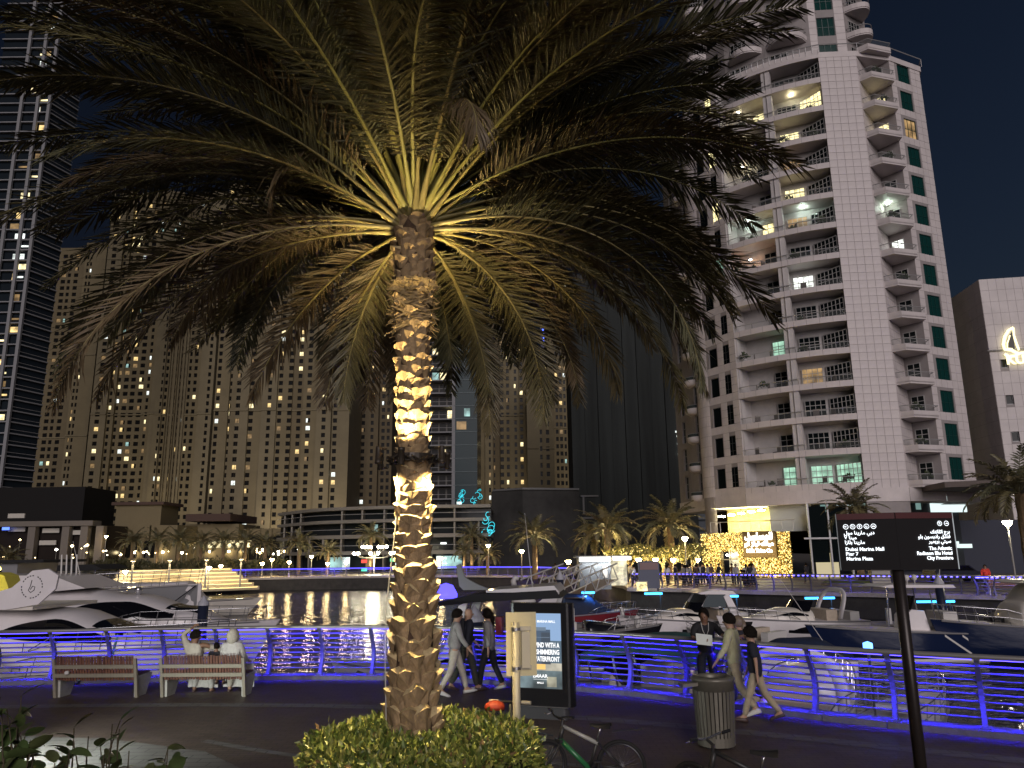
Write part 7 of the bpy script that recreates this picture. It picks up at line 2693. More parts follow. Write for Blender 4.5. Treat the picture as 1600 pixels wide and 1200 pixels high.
# cyan light bars on posts along the pontoon
for i, (x_, y_, Y_) in enumerate(((802, 925, 49), (919, 926, 46.5), (1021, 927.5, 45.5), (1143, 931.5, 44.5), (1281, 934.5, 43.5), (1462, 940, 42.5))):
    p = atY(x_, y_, Y_)
    t = thing('light_bar', ('cyan light bar beside the white arch boat', 'cyan light bar above the red speedboat', 'cyan light bar left of the hardtop cruiser', 'cyan light bar behind the person with papers', 'cyan light bar over the swept arch cruiser', 'cyan light bar beside the coned mooring pile')[i], 'light', (p.x, Y_, 0), group='cyan light bars on the quay wall')
    w = (0.9, .75, 1.0, .75, 1.6, 2.0)[i]
    MB().box((0, 0, p.z), (w, .08, .10)).build('tube', emit('cyan_bar', (.03, .35, 1.0), 7), t)
    MB().box((0, .08, p.z + .02), (w * 1.05, .06, .16)).build('housing', BLACKM, t)
    MB().tube([(w * .4, .08, p.z), (w * .4, .08, WATER_Z + .3)], .03, 5).build('post', BLACKM, t)
    lamp('bar_light', 'AREA', (0, -.1, p.z - .05), 22, (.05, .3, 1), t, size=w, sy=.1, rot=(R(35), 0, 0))
# ================================================================ NEAR THINGS
# ---- benches (seen from behind)
BCON = mat('bench_concrete', (0.42, 0.42, 0.38), 0.7, noise=0.2, nscale=8, bump=0.3)
BMET = mat('bench_metal', (0.30, 0.27, 0.21), 0.5, 0.2, noise=0.1)
BWOOD = [mat('bench_wood_%d' % i, c, 0.6, noise=0.35, nscale=5, stretch=(6, 6, 1), bump=.2) for i, c in enumerate([(0.13, 0.052, 0.035), (0.11, 0.045, 0.03), (0.15, 0.065, 0.04)])]
def bench(label, loc, rz):
    t = thing('park_bench', label, 'bench', loc, rz, 'promenade benches')
    W = 1.72
    for sx in (-1, 1):
        # splayed pale leg panel and the metal back post
        MB().prism([(-0.20, 0.0), (0.16, 0.0), (0.38, 0.42), (-0.26, 0.42)], 0.07, 'x', sx * (W / 2 - .03) - .035).build('leg', BCON, t)
        MB().prism([(-0.27, 0.0), (-0.20, 0.0), (-0.30, 0.42), (-0.42, 0.80), (-0.47, 0.80), (-0.37, 0.42)], 0.06, 'x', sx * (W / 2 + .012) - .03).build('back_post', BMET, t)
    for (y, z) in ((-0.375, 0.46), (-0.425, 0.64)):
        MB().box((0, y, z), (W - .02, .035, .075), rx=R(12)).build('back_rail', BMET, t)
    for y in (-.18, .28):
        MB().box((0, y, .40), (W - .1, .05, .05)).build('seat_rail', BMET, t)
    n = 27
    sl = [MB().box((0, 0, 0), (.045, .022, .50), rx=R(13)).mesh('slat', m_) for m_ in BWOOD]
    ss = [MB().box((0, 0, 0), (.048, .56, .03)).mesh('slat', m_) for m_ in BWOOD]
    for i in range(n):
        x = -W / 2 + .06 + (W - .12) * i / (n - 1)
        obj('slat', RND.choice(sl), t, (x, -0.375 + RND.uniform(-.004, .004), .60 + RND.uniform(-.012, .012)))
        obj('slat', RND.choice(ss), t, (x, 0.06, .445))
    return t
B1 = atZ(150, 1090, 0)
B2 = atZ(318, 1089, 0)
bench('empty wooden bench with a green scooter propped behind it', (B1.x, B1.y + .25, 0), R(-2))
bench('wooden bench with two people in pale clothes sitting on it', (B2.x, B2.y + .25, 0), R(-2))

# ---- seated people
CREAM = cloth('cream', (0.50, 0.46, 0.38)); WHITE = cloth('white', (0.58, 0.56, 0.52)); GREYC = cloth('grey', (0.30, 0.29, 0.28))
DARKC = cloth('dark', (0.02, 0.02, 0.024)); NAVYC = cloth('navy', (0.016, 0.018, 0.03)); KHAKI = cloth('khaki', (0.40, 0.33, 0.23)); OLIVE = cloth('olive', (0.05, 0.05, 0.04))
SHW = mat('shoe_white', (.6, .58, .55), .6); SHD = mat('shoe_dark', (.06, .035, .03), .5)
sx, sy = B2.x, B2.y + .25
p1, z1 = person(G_sitarm, 'seated person in a cream robe with one arm raised and one along the bench back', (sx - .33, sy - .02, 0), R(-4), SKIN[1], dict(top=CREAM, legs=WHITE, shoes=SHD, hair=HAIRM, topname='robe', legname='robe_skirt'), pelvis_z=.56)
p2, z2 = person(G_sit, 'seated person wrapped in a pale head scarf', (sx + .48, sy - .02, 0), R(0), SKIN[0], dict(top=WHITE, legs=CREAM, shoes=SHD, scarf=CREAM, topname='robe', legname='robe_skirt'), pelvis_z=.56)
p3, z3 = person(G_child, 'small person in dark clothes sitting between the two pale robes on the bench', (sx + .10, sy + .05, 0), R(0), SKIN[1], dict(top=DARKC, legs=NAVYC, shoes=SHD, hair=HAIRM), pelvis_z=.54)
# robe skirts falling to the ground
for t_, x_ in ((p1, 0), (p2, 0)):
    MB().grid(lambda u, v: ((-.30 + .60 * u) * (1 + .15 * v), .18 + .30 * math.sin(min(1, v * 1.4) * PI / 2) + .03 * math.sin(u * 18), .60 - .02 * v - .50 * max(0, v - .45) / .55), 16, 10).build('robe_hem', WHITE, t_, smooth=True)
# ---- green scooter (folded kick scooter standing behind the empty bench) and a dark bottle
g0 = atZ(146, 1068, 0.0)
sc_t = thing('kick_scooter', 'pale green kick scooter with black handlebar leaning by the empty bench', 'scooter', (g0.x - .05, g0.y + .6, 0), R(70))
GRN = mat('scooter_green', (.20, .42, .32), .4)
BLK = mat('black_plastic', (.018, .018, .02), .45)
MB().tube([(.05, 0, .12), (.28, 0, 1.02)], [.035, .028], 8).build('stem', GRN, sc_t)
MB().tube([(.29, -.24, 1.06), (.29, .24, 1.06)], .022, 8).build('handlebar', BLK, sc_t)
MB().box((.31, 0, 1.04), (.10, .16, .12)).build('display', BLK, sc_t)
MB().box((-.35, 0, .12), (.85, .15, .05)).build('deck', GRN, sc_t)
def wheel_simple(c, r, par, w=.04, nm='wheel', m=None):
    pts = [(c[0] + (r - w / 2) * math.cos(2 * PI * k / 20), c[1], c[2] + (r - w / 2) * math.sin(2 * PI * k / 20)) for k in range(20)]
    return MB().tube(pts, w / 2, 8, closed=True).build(nm, m or BLK, par, smooth=True)
wheel_simple((.08, 0, .11), .11, sc_t); wheel_simple((-.80, 0, .11), .11, sc_t)
bt_ = thing('bottle', 'small dark flask standing on the empty bench', 'bottle', (B1.x + .02, B1.y + .22, .46))
MB().lathe([(.04, 0), (.045, .02), (.045, .26), (.02, .30)], 10).build('flask', BLK, bt_, smooth=True)
MB().lathe([(.025, .30), (.025, .35), (0, .35)], 10).build('cap', CHROME, bt_)
fl_ = thing('paper_cup', 'small white cup lid stuck on the rear beam of the empty bench', 'cup', (B1.x - .58, B1.y - .16, .49))
MB().lathe([(.03, 0), (.045, .01), (.05, .05), (.03, .07)], 10).build('lid', VINYL, fl_)

# ---- walkers
def at_foot(x, y):
    return atZ(x, y, 0)
q = at_foot(712, 1086)
person(G_walk1, 'walker in a pale grey hooded top and cream trousers beside the palm', (q.x - .02, q.y, 0), R(-80), SKIN[0], dict(top=GREYC, legs=CREAM, shoes=SHW, hair=HAIRM))
q = at_foot(731, 1082)
t_, z_ = person(G_walk2, 'person walking in a dark jacket carrying a backpack with a yellow mark', (q.x - .05, q.y + .15, 0), R(-65), SKIN[0], dict(top=NAVYC, legs=OLIVE, shoes=SHD))
MB().box((0, -.19, z_ + .34), (.30, .17, .44)).build('backpack', DARKC, t_)
MB().box((-.02, -.28, z_ + .34), (.10, .012, .16)).build('backpack_mark', mat('yellow_mark', (.6, .5, .15), .6), t_)
q = at_foot(765, 1080)
t_, z_ = person(G_walk3, 'walker in a grey jacket and black trousers with a red shoulder bag', (q.x, q.y + .1, 0), R(78), SKIN[0], dict(top=GREYC, legs=DARKC, shoes=SHW, hair=HAIRM, topname='jacket'))
MB().box((.05, -.22, z_ + .40), (.22, .13, .36)).build('shoulder_bag', mat('bag_red', (.20, .02, .035), .6), t_)
# standing man with papers
q = at_foot(1098, 1092)
t_, z_ = person(G_man, 'person standing at the railing with lanyard, holding papers and one hand out', (q.x - .05, q.y - .75, 0), R(172), SKIN[1], dict(top=DARKC, legs=NAVYC, shoes=SHD, hair=HAIRM, topname='polo_shirt'))
J = G_man['J']
hl = J['hdR'] + Vector((-.05, .02, 0))
MB().add([(hl.x - .10, hl.y + .05, z_ + hl.z - .10), (hl.x + .20, hl.y + .10, z_ + hl.z - .06), (hl.x + .20, hl.y + .06, z_ + hl.z + .13), (hl.x - .10, hl.y + .01, z_ + hl.z + .09)], [(0, 1, 2, 3)]).build('papers', mat('paper', (.62, .66, .62), .6), t_)
MB().tube([(-.07, .05, z_ + .53), (-.055, .14, z_ + .40), (0, .155, z_ + .28), (.055, .14, z_ + .40), (.07, .05, z_ + .53)], .009, 5).build('lanyard', mat('lanyard', (.5, .5, .48), .7), t_)
q = at_foot(1156, 1118)
t_, z_ = person(G_shirt, 'person walking in a loose pale yellow long shirt and beige trousers', (q.x, q.y + .1, 0), R(62), SKIN[0], dict(top=cloth('pale_yellow', (.50, .48, .30)), legs=KHAKI, shoes=SHW, hair=HAIRM))
q = at_foot(1192, 1128)
person(G_boy, 'person in a dark T-shirt and khaki trousers striding past the litter bin', (q.x - .05, q.y + .02, 0), R(70), SKIN[0], dict(top=NAVYC, legs=KHAKI, shoes=SHD, hair=HAIRM, topname='t_shirt'))
q = at_foot(1172, 1108)
person(G_behind, 'person in dark clothes mostly hidden behind the walker in the dark T-shirt', (q.x, q.y + .25, 0), R(66), SKIN[0], dict(top=DARKC, legs=DARKC, shoes=SHW, hair=mat('hair_fair', (.16, .12, .08), .5, noise=.3)))

# ---- litter bin
q = at_foot(1120, 1166)
BINM = mat('bin_metal', (.20, .185, .15), .45, .35, noise=.12, nscale=5)
bn = thing('litter_bin', 'slatted grey metal litter bin on the promenade', 'litter bin', (q.x, q.y, 0), R(10))
rt, rb, bh = .30, .265, .98
MB().lathe([(rb - .03, .06), (rt - .035, bh - .06)], 28, cap=False).build('liner', mat('bin_liner', (.10, .095, .08), .6, .2), bn, smooth=True)
MB().lathe([(rb - .02, .03), (rb + .012, .03), (rb + .018, .16), (rb - .02, .16)], 28).build('base_band', BINM, bn)
MB().lathe([(rt - .03, bh - .17), (rt + .012, bh - .17), (rt + .015, bh - .04), (rt + .03, bh - .03), (rt + .03, bh + .01), (rt - .07, bh + .03), (rt - .09, bh), (rt - .09, bh - .1)], 32, cap=False).build('lid_ring', BINM, bn, smooth=True)
MB().lathe([(0, bh - .11), (rt - .085, bh - .10)], 24, cap=False).build('opening_shade', mat('bin_shade', (.008, .008, .008), .9), bn)  # black disc stands in for the shade inside the bin
ns = 30
for k in range(ns):
    a = 2 * PI * k / ns
    r0, r1 = rb + .004, rt
    mb = MB()
    c0 = Vector((math.cos(a), math.sin(a), 0)); s0 = Vector((-math.sin(a), math.cos(a), 0)) * .0215
    vs = [c0 * r0 - s0 + Vector((0, 0, .16)), c0 * r0 + s0 + Vector((0, 0, .16)), c0 * r1 + s0 * 1.08 + Vector((0, 0, bh - .17)), c0 * r1 - s0 * 1.08 + Vector((0, 0, bh - .17))]
    vs += [v + c0 * .012 for v in vs]
    mb.add(vs, [(3, 2, 1, 0), (4, 5, 6, 7), (0, 1, 5, 4), (1, 2, 6, 5), (2, 3, 7, 6), (3, 0, 4, 7)])
    mb.build('slat', BINM, bn)
MB().box((-.40, -.02, bh - .08), (.26, .20, .05), ry=R(-4)).build('ashtray', BINM, bn)
for k in range(4):
    a = k * PI / 2 + .6
    MB().lathe([(.03, 0), (.03, .05)], 8, c=(.2 * math.cos(a), .2 * math.sin(a), 0)).build('foot', BLK, bn)

# ---- advertising light box
q = at_foot(872, 1126)
yaw = R(-19)
AD = thing('poster_lightbox', 'black upright poster light box with a glowing mall advertisement', 'poster stand', (q.x - .24, q.y + .25, 0), yaw)
CASE = mat('lightbox_case', (.012, .012, .014), .25, coat=.3)
Wd, Hd, Td = 1.12, 1.97, .30
prof = []
mb = MB()
for i in range(9):
    a = -PI / 2 + PI * i / 8
    prof.append((Wd / 2 - .06 + .10 * math.cos(a), (Td / 2) * math.sin(a)))
for i in range(9):
    a = PI / 2 + PI * i / 8
    prof.append((-Wd / 2 + .06 + .10 * math.cos(a), (Td / 2) * math.sin(a)))
mb.prism(prof, Hd - .22, 'z', .22)
AD_case = mb.build('case', CASE, AD)
MB().prism([(x * .8, y * .8) for x, y in prof], .22, 'z', 0).build('plinth', mat('plinth', (.05, .05, .055), .5), AD)
MB().box((-.02, -Td / 2 - .004, .215), (Wd * .92, .02, .018)).build('trim', CHROME, AD)
# screen: built from flat print panels
yS_ = -Td / 2 - .012
SX0, SX1, SZ0, SZ1 = -.46, .40, .52, 1.80
def panel(nm, x0, x1, z0, z1, col, st, k=0, vary=0.0):
    m_ = emit('print_%s' % nm, col, st, vary, 2.5)
    return MB().quad((x0, yS_ - .0015 * k, z0), (x1, yS_ - .0015 * k, z0), (x1, yS_ - .0015 * k, z1), (x0, yS_ - .0015 * k, z1)).build(nm, m_, scr)
scr = MB().box(((SX0 + SX1) / 2, -Td / 2 - .004, (SZ0 + SZ1) / 2), (SX1 - SX0 + .02, .012, SZ1 - SZ0 + .02)).build('screen', BLK, AD)
nsky = 10
zs0 = 1.33
for k in range(nsky):
    u = k / (nsky - 1)
    panel('print_sky', SX0, SX1, zs0 + (SZ1 - zs0) * k / nsky, zs0 + (SZ1 - zs0) * (k + 1) / nsky, (.30 - .10 * u, .46 - .12 * u, .72 - .1 * u), .95)
MATS.pop('print_print_sky', None)
panel('print_river', SX0, SX1, .95, zs0, (.10, .16, .22), .9)
panel('print_bank', SX0, SX1, .82, .95, (.45, .42, .34), .9, vary=.6)
panel('print_water', SX0, SX1, SZ0, .82, (.16, .22, .24), .8, vary=.7)
panel('print_building', -.18, .20, .93, 1.52, (.07, .11, .17), 1.0, 1)
panel('print_building_front', .03, .20, .93, 1.47, (.05, .07, .10), 1.0, 2)
panel('print_roof', -.16, .12, 1.50, 1.56, (.16, .22, .30), 1.0, 2)
for k in range(5):
    panel('print_floor', -.17, .19, 1.02 + .09 * k, 1.03 + .09 * k, (.16, .22, .30), 1.0, 3)
panel('print_lit_hall', -.12, .10, .84, .93, (.9, .55, .16), 1.2, 2)
panel('print_glow', .12, .3, .55, .72, (.5, .48, .36), .9, 1, .6)
WHT = emit('print_white', (1, 1, 1), 1.35)
rx_ = (PI / 2, 0, 0)
for k, s_ in enumerate(('UNWIND WITH A', 'SHIMMERING', 'WATERFRONT')):
    text('lettering', s_, .118, WHT, scr, (.365, yS_ - .007, 1.215 - .118 * k), rx_, 'RIGHT', bold=.0028, ext=.001, sx=.62)
text('lettering', 'DUBAI MARINA MALL', .062, WHT, scr, (.30, yS_ - .007, 1.64), rx_, 'RIGHT', bold=.0005, ext=.001, sx=.85)
text('lettering', 'EMAAR', .085, WHT, scr, (0.0, yS_ - .007, .70), rx_, 'CENTER', bold=.001, ext=.001)
text('lettering', 'MALLS', .042, WHT, scr, (0.0, yS_ - .007, .60), rx_, 'CENTER', bold=.001, ext=.001)
MB().box((0, yS_ - .007, .672), (.26, .001, .004)).build('rule', WHT, scr)

# ---- back of a sign on a beige post
q = atY(806, 1000, 9.75)
SGN = mat('sign_back', (.70, .61, .34), .5, noise=.06)
SGP = mat('sign_post', (.48, .44, .33), .45, .1)
sp = thing('sign_post', 'beige post carrying a plain sign plate seen from behind', 'sign', (q.x, 9.75, 0), R(4))
MB().tube([(0, 0, 0), (0, 0, 2.06)], .048, 14).build('post', SGP, sp, smooth=True)
MB().box((.07, .07, 1.80), (.37, .018, .74)).build('plate', SGN, sp)
for z_ in (1.98, 1.53):
    MB().box((.07, .052, z_), (.24, .03, .05)).build('channel', SGP, sp)
    MB().lathe([(.052, -.018), (.058, -.018), (.058, .018), (.052, .018)], 14, c=(0, 0, z_), cap=False).build('clamp', CHROME, sp)
MB().box((.12, .02, 1.74), (.10, .08, .42)).build('box', SGP, sp)

# ---- wayfinding sign
q = atY(1417, 1040, 8.1)
wf = thing('wayfinding_sign', 'dark wayfinding sign with two angled panels of white lettering on a pole', 'sign', (q.x + .02, 8.1, 0), R(-8))
DKP = mat('sign_pole_dark', (.035, .028, .026), .35, .4)
MB().tube([(0, 0, 0), (0, 0, 3.15)], .058, 14).build('pole', DKP, wf, smooth=True)
ICON = emit('sign_white', (.90, .95, 1.0), 1.9)
PANM = mat('sign_panel_dark', (.010, .009, .010), .6, spec=.2)
PANR = mat('sign_header_red', (.075, .012, .014), .4)
zt_, hb_ = 3.245, .575
LW, RW = .56, .63
for sd, wd, ang in ((-1, LW, R(14)), (1, RW, R(-14))):
    pn = thing_p = bpy.data.objects.new('panel_frame', None)
    COL.objects.link(pn); pn.parent = wf
    pn.location = (0, -.10, zt_)
    pn.rotation_euler = (0, 0, -ang)
    xo = -wd if sd < 0 else 0
    MB().box((xo + wd / 2, .03, -hb_ / 2), (wd - .004, .05, hb_)).build('panel', PANM, pn)
    MB().box((xo + wd / 2, .003, -.032), (wd - .01, .01, .06)).build('header', PANR, pn)
    if sd > 0:
        MB().box((wd + .002, .03, -hb_ / 2), (.012, .05, hb_)).build('edge_light', emit('edge_light', (.8, .85, .9), .45), pn)
    else:
        MB().box((-wd - .002, .03, -hb_ / 2), (.008, .05, hb_)).build('edge_light', emit('edge_light2', (.8, .85, .9), .15), pn)
    def icon(x, z, kind):
        MB().lathe([(.021, 0), (.026, 0)], 22, cap=False).xf(Matrix.Translation((x, -.004, z)) @ Matrix.Rotation(PI / 2, 4, 'X')).build('icon_ring', ICON, pn)
        S = MB()
        if kind in ('left', 'right'):
            k_ = -1 if kind == 'left' else 1
            S.add([(x - .013, -.004, z - .0025), (x + .013, -.004, z - .0025), (x + .013, -.004, z + .0025), (x - .013, -.004, z + .0025)], [(0, 1, 2, 3)])
            S.add([(x + k_ * .015, -.004, z), (x + k_ * .004, -.004, z + .011), (x + k_ * .004, -.004, z - .011)], [(0, 1, 2)])
        elif kind == 'food':
            for d_ in (-.006, .006):
                S.box((x + d_, -.004, z), (.004, .002, .026))
            S.box((x - .006, -.004, z + .008), (.009, .002, .009))
        elif kind == 'pin':
            S.lathe([(.004, 0), (.009, 0)], 14, cap=False).xf(Matrix.Translation((x, -.004, z + .004)) @ Matrix.Rotation(PI / 2, 4, 'X'))
            S.add([(x - .006, -.004, z - .002), (x + .006, -.004, z - .002), (x, -.004, z - .015)], [(0, 1, 2)])
        elif kind == 'boat':
            S.add([(x - .014, -.004, z - .003), (x + .014, -.004, z - .003), (x + .009, -.004, z - .011), (x - .009, -.004, z - .011)], [(0, 1, 2, 3)])
            S.add([(x - .002, -.004, z), (x - .002, -.004, z + .014), (x - .012, -.004, z)], [(0, 1, 2)])
        else:
            S.box((x, -.004, z), (.024, .002, .010)); S.box((x - .008, -.004, z - .008), (.005, .002, .005)); S.box((x + .008, -.004, z - .008), (.005, .002, .005))
        S.build('icon', ICON, pn)['kind'] = 'stuff'
    if sd < 0:
        for k, kd in enumerate(('left', 'food', 'pin', 'boat', 'car')):
            icon(-wd + .085 + k * .066, -.135, kd)
        al, xx = 'LEFT', -wd + .06
        lines = [arabic('دبي مارينا مول'), arabic('مينا ٧'), arabic('مارينا بلازا'), 'Dubai Marina Mall', 'Pier 7', 'Marina Plaza']
    else:
        for k, kd in enumerate(('food', 'right')):
            icon(wd - .155 + k * .075, -.115, kd)
        al, xx = 'RIGHT', wd - .055
        lines = [arabic('برج اتلانتك'), arabic('فندق راديسون بلو'), arabic('سيتي بريمير'), 'The Atlantic', 'Radisson Blu Hotel', 'City Premiere']
    for k, s_ in enumerate(lines):
        z_ = -.215 - .048 * k - (.022 if k > 2 else 0)
        text('lettering', s_, .050, ICON, pn, (xx, -.005, z_), rx_, al, bold=.0012, ext=.0008)

# ---- bicycles
TYRE = mat('tyre', (.012, .012, .012), .8)
RIM = mat('rim', (.10, .10, .11), .3, .8)
GRNF = mat('frame_green', (.025, .15, .055), .35, coat=.3)
WHF = mat('frame_white', (.38, .38, .35), .35, coat=.3)
BKF = mat('frame_black', (.015, .015, .017), .3, coat=.3)
def bicycle(label, loc, rz, frame=BKF, frame2=None, steer=0.0, s=1.0):
    """+x forward; rear wheel at -0.52, front at +0.52"""
    t = thing('bicycle', label, 'bicycle', loc, rz, 'parked bicycles')
    t.scale = (s, s, s)
    r = .33
    def wheel(cx, parent):
        w = bpy.data.objects.new('wheel', None)
        COL.objects.link(w); w.parent = parent; w.location = (cx, 0, r)
        ring = [((r - .025) * math.cos(2 * PI * k / 36), 0, (r - .025) * math.sin(2 * PI * k / 36)) for k in range(36)]
        MB().tube(ring, .026, 8, closed=True).build('tyre', TYRE, w, smooth=True)
        ring = [((r - .055) * math.cos(2 * PI * k / 36), 0, (r - .055) * math.sin(2 * PI * k / 36)) for k in range(36)]
        MB().tube(ring, .013, 6, closed=True).build('rim', RIM, w, smooth=True)
        sp_ = MB()
        for k in range(28):
            a = 2 * PI * k / 28
            sd = .022 if k % 2 else -.022
            sp_.tube([(.018 * math.cos(a + .6), sd, .018 * math.sin(a + .6)), ((r - .06) * math.cos(a), 0, (r - .06) * math.sin(a))], .0018, 4)
        sp_.build('spokes', CHROME, w)['kind'] = 'stuff'
        MB().tube([(0, -.05, 0), (0, .05, 0)], .02, 8).build('hub', RIM, w)
        return w
    wheel(-.52, t)
    fk = bpy.data.objects.new('fork', None)
    COL.objects.link(fk); fk.parent = t
    # steering axis
    hd0, hd1 = Vector((.30, 0, .60)), Vector((.245, 0, .80))
    fk.location = hd0
    fk.rotation_euler = (0, 0, steer)
    wf_ = wheel(.22, fk); wf_.location = (.22, 0, r - .60)
    for sd in (-1, 1):
        MB().tube([(0, sd * .05, .02), (.10, sd * .055, -.12), (.22, sd * .055, -.27)], .017, 8).build('fork_leg', BKF if frame is not BKF else CHROME, fk, smooth=True)
    MB().box((.01, 0, .02), (.05, .14, .04)).build('fork_crown', BKF, fk)
    MB().tube([(-.01, 0, 0), (-.06, 0, .28)], .018, 8).build('steerer', BKF, fk)
    MB().tube([(-.06, 0, .27), (.03, 0, .32)], .016, 8).build('stem', BKF, fk)
    hb_ = MB()
    hb_.tube([(-.03, -.33, .36), (.0, -.2, .35), (.03, -.07, .32), (.03, .07, .32), (.0, .2, .35), (-.03, .33, .36)], .013, 8)
    hbo = hb_.build('handlebar', CHROME if frame is BKF else BKF, fk, smooth=True)
    for sd in (-1, 1):
        MB().tube([(-.02, sd * .22, .352), (-.035, sd * .34, .362)], .018, 8).build('grip', BLK, hbo)
        MB().tube([(.0, sd * .2, .34), (.06, sd * .22, .32), (.05, sd * .31, .32)], .007, 5).build('brake_lever', CHROME, hbo)
    # main frame
    bb = Vector((-.10, 0, .28)); st = Vector((-.22, 0, .66)); rw = Vector((-.52, 0, r))
    def tb(nm, a, b, ra, m_):
        return MB().tube([tuple(a), tuple(b)], ra, 8).build(nm, m_, t, smooth=True)
    tb('down_tube', hd0 + Vector((0, 0, .04)), bb, .036, frame)
    tb('top_tube', hd1, st - Vector((0, 0, .06)), .027, frame2 or frame)
    tb('head_tube', hd0, hd1, .032, BKF)
    tb('seat_tube', bb, st, .022, BKF)
    for sd in (-1, 1):
        o = Vector((0, sd * .05, 0))
        tb('chain_stay', bb + o * .5, rw + o, .012, BKF)
        tb('seat_stay', st + o * .4 - Vector((0, 0, .05)), rw + o, .010, BKF)
    tb('seat_post', st, st + Vector((-.05, 0, .17)), .014, CHROME)
    sd_ = MB()
    sd_.grid(lambda u, v: (-.40 + .28 * u, (-1 + 2 * v) * (.075 * (1 - u) ** .8 + .018), .845 + .02 * (1 - u) ** 3 - .06 * abs(v * 2 - 1) ** 2.5 * (1 - .4 * u)), 12, 8)
    sd_.grid(lambda u, v: (-.40 + .28 * u, (1 - 2 * v) * (.075 * (1 - u) ** .8 + .018), .80 + .01 * u), 12, 4)
    sd_.build('saddle', BLK, t, smooth=True)
    MB().lathe([(.0, -.01), (.085, -.008), (.085, .008), (0, .01)], 20).xf(Matrix.Translation(tuple(bb + Vector((0, -.06, 0)))) @ Matrix.Rotation(PI / 2, 4, 'X')).build('chainring', RIM, t)
    MB().tube([tuple(bb + Vector((0, -.08, 0))), tuple(bb + Vector((.12, -.09, -.12)))], .012, 6).build('crank', RIM, t)
    MB().box(tuple(bb + Vector((.13, -.13, -.13))), (.09, .08, .02)).build('pedal', BLK, t)
    MB().tube([tuple(bb + Vector((0, .08, 0))), tuple(bb + Vector((-.12, .09, .12)))], .012, 6).build('crank', RIM, t)
    MB().box(tuple(bb + Vector((-.13, .13, .13))), (.09, .08, .02)).build('pedal', BLK, t)
    return t
q = atZ(872, 1110, .93)
bk1 = bicycle('green and black mountain bicycle parked beside the round hedge', (q.x + .28, q.y - .05, 0), R(168), GRNF, WHF, steer=R(38), s=.93)
MB().box((-.62, 0, .78), (.40, .05, .012), ry=R(6)).build('rear_mudguard', BLK, bk1)
MB().box((.55, 0, .70), (.34, .05, .012), ry=R(-8)).build('front_mudguard', BLK, bk1)
q = atZ(1108, 1150, .95)
bicycle('black bicycle parked in front of the litter bin', (q.x + .27, q.y - .10, 0), R(160), BKF, steer=R(-30))
# ---- electric scooter by the hedge
q = atZ(797, 1098, 1.07)
es = thing('electric_scooter', 'black electric scooter standing between hedge and sign post', 'scooter', (q.x, q.y, 0), R(72))
MB().tube([(.12, 0, .18), (.02, 0, 1.06)], .032, 10).build('stem', BLK, es, smooth=True)
MB().tube([(.0, -.25, 1.08), (.0, .25, 1.08)], .018, 8).build('handlebar', BLK, es)
for sd in (-1, 1):
    MB().tube([(0, sd * .15, 1.08), (0, sd * .27, 1.08)], .022, 8).build('grip', SGP, es)
MB().box((-.40, 0, .16), (.9, .17, .06)).build('deck', BLK, es)
wheel_simple((.15, 0, .12), .12, es, .05); wheel_simple((-.86, 0, .12), .12, es, .05)
q = atY(771, 1092, 9.35)
hm = thing('helmet', 'bright orange helmet hanging behind the hedge', 'helmet', (q.x, 9.9, q.z - .22))
MB().lathe([(.10, 0), (.105, .04), (.09, .075), (.05, .10), (0, .11)], 18, sx=1.2, sy=.9).build('shell', mat('helmet_orange', (.34, .036, .01), .6), hm, smooth=True)
MB().lathe([(.10, -.012), (.108, -.012), (.108, .004), (.10, .004)], 18, sx=1.1, sy=.9, cap=False).build('rim', BLK, hm)
MB().tube([(.0, .02, -.01), (0.10, .05, -.12), (.25, -.35, -.28)], .006, 5).build('strap', BLK, hm)

# ---- grass strip behind the bicycles
GRS = [mat('grass_%d' % i, c, .7, noise=.3, nscale=6) for i, c in enumerate([(.05, .075, .016), (.075, .095, .022)])]
rg = random.Random(8)
for k in range(2):
    gb = MB()
    for i in range(4200):
        u = rg.random()
        x = .75 + 2.1 * u
        y = 9.55 - .75 * u + rg.uniform(-.22, .22) * (1 - .35 * u)
        h = rg.uniform(.03, .10)
        a = rg.uniform(0, 2 * PI)
        w = Vector((math.cos(a), math.sin(a), 0)) * .004
        d = Vector((rg.gauss(0, .35), rg.gauss(0, .35), 1)).normalized() * h
        p = Vector((x, y, .012))
        gb.add([p - w, p + w, p + d], [(0, 1, 2)])
    g_ = gb.build('grass', GRS[k])
    tag(g_, ('short dull green grass strip behind the bicycles', 'lighter blades in the grass strip behind the bicycles')[k], 'grass')
    g_['kind'] = 'stuff'
MB().prism([(.7, 9.75), (2.95, 8.95), (2.9, 8.55), (.65, 9.3)], .012, 'z', .0).build('soil_bed', mat('soil', (.03, .022, .015), .9, noise=.4, nscale=10))
struct(bpy.data.objects['soil_bed'])

# ---- shrub in the left foreground, broad glossy leaves
SL = [mat('shrub_glossy_%d' % i, c, .35, noise=.25, nscale=12) for i, c in enumerate([(.06, .095, .03), (.08, .115, .038), (.11, .13, .05)])]
fsb = thing('foreground_shrub', 'dark broad leaved shrub in the left foreground', 'shrub', (-2.35, 4.3, 0))
rg = random.Random(31)
leafm = []
for i in range(5):
    L_ = rg.uniform(.11, .16); W_ = L_ * rg.uniform(.42, .6)
    b_ = MB()
    vs = []
    for u in range(7):
        t = u / 6
        w = W_ / 2 * math.sin(PI * min(1, t ** .8)) ** .75
        zc = -.25 * L_ * t * t
        vs += [(t * L_, -w, zc + .16 * w), (t * L_, 0, zc), (t * L_, w, zc + .16 * w)]
    fs = []
    for u in range(6):
        for j in (0, 1):
            fs.append((3 * u + j, 3 * u + j + 3, 3 * u + j + 4, 3 * u + j + 1))
    b_.add(vs, fs)
    leafm.append(b_)
leaves = {0: [], 1: [], 2: []}
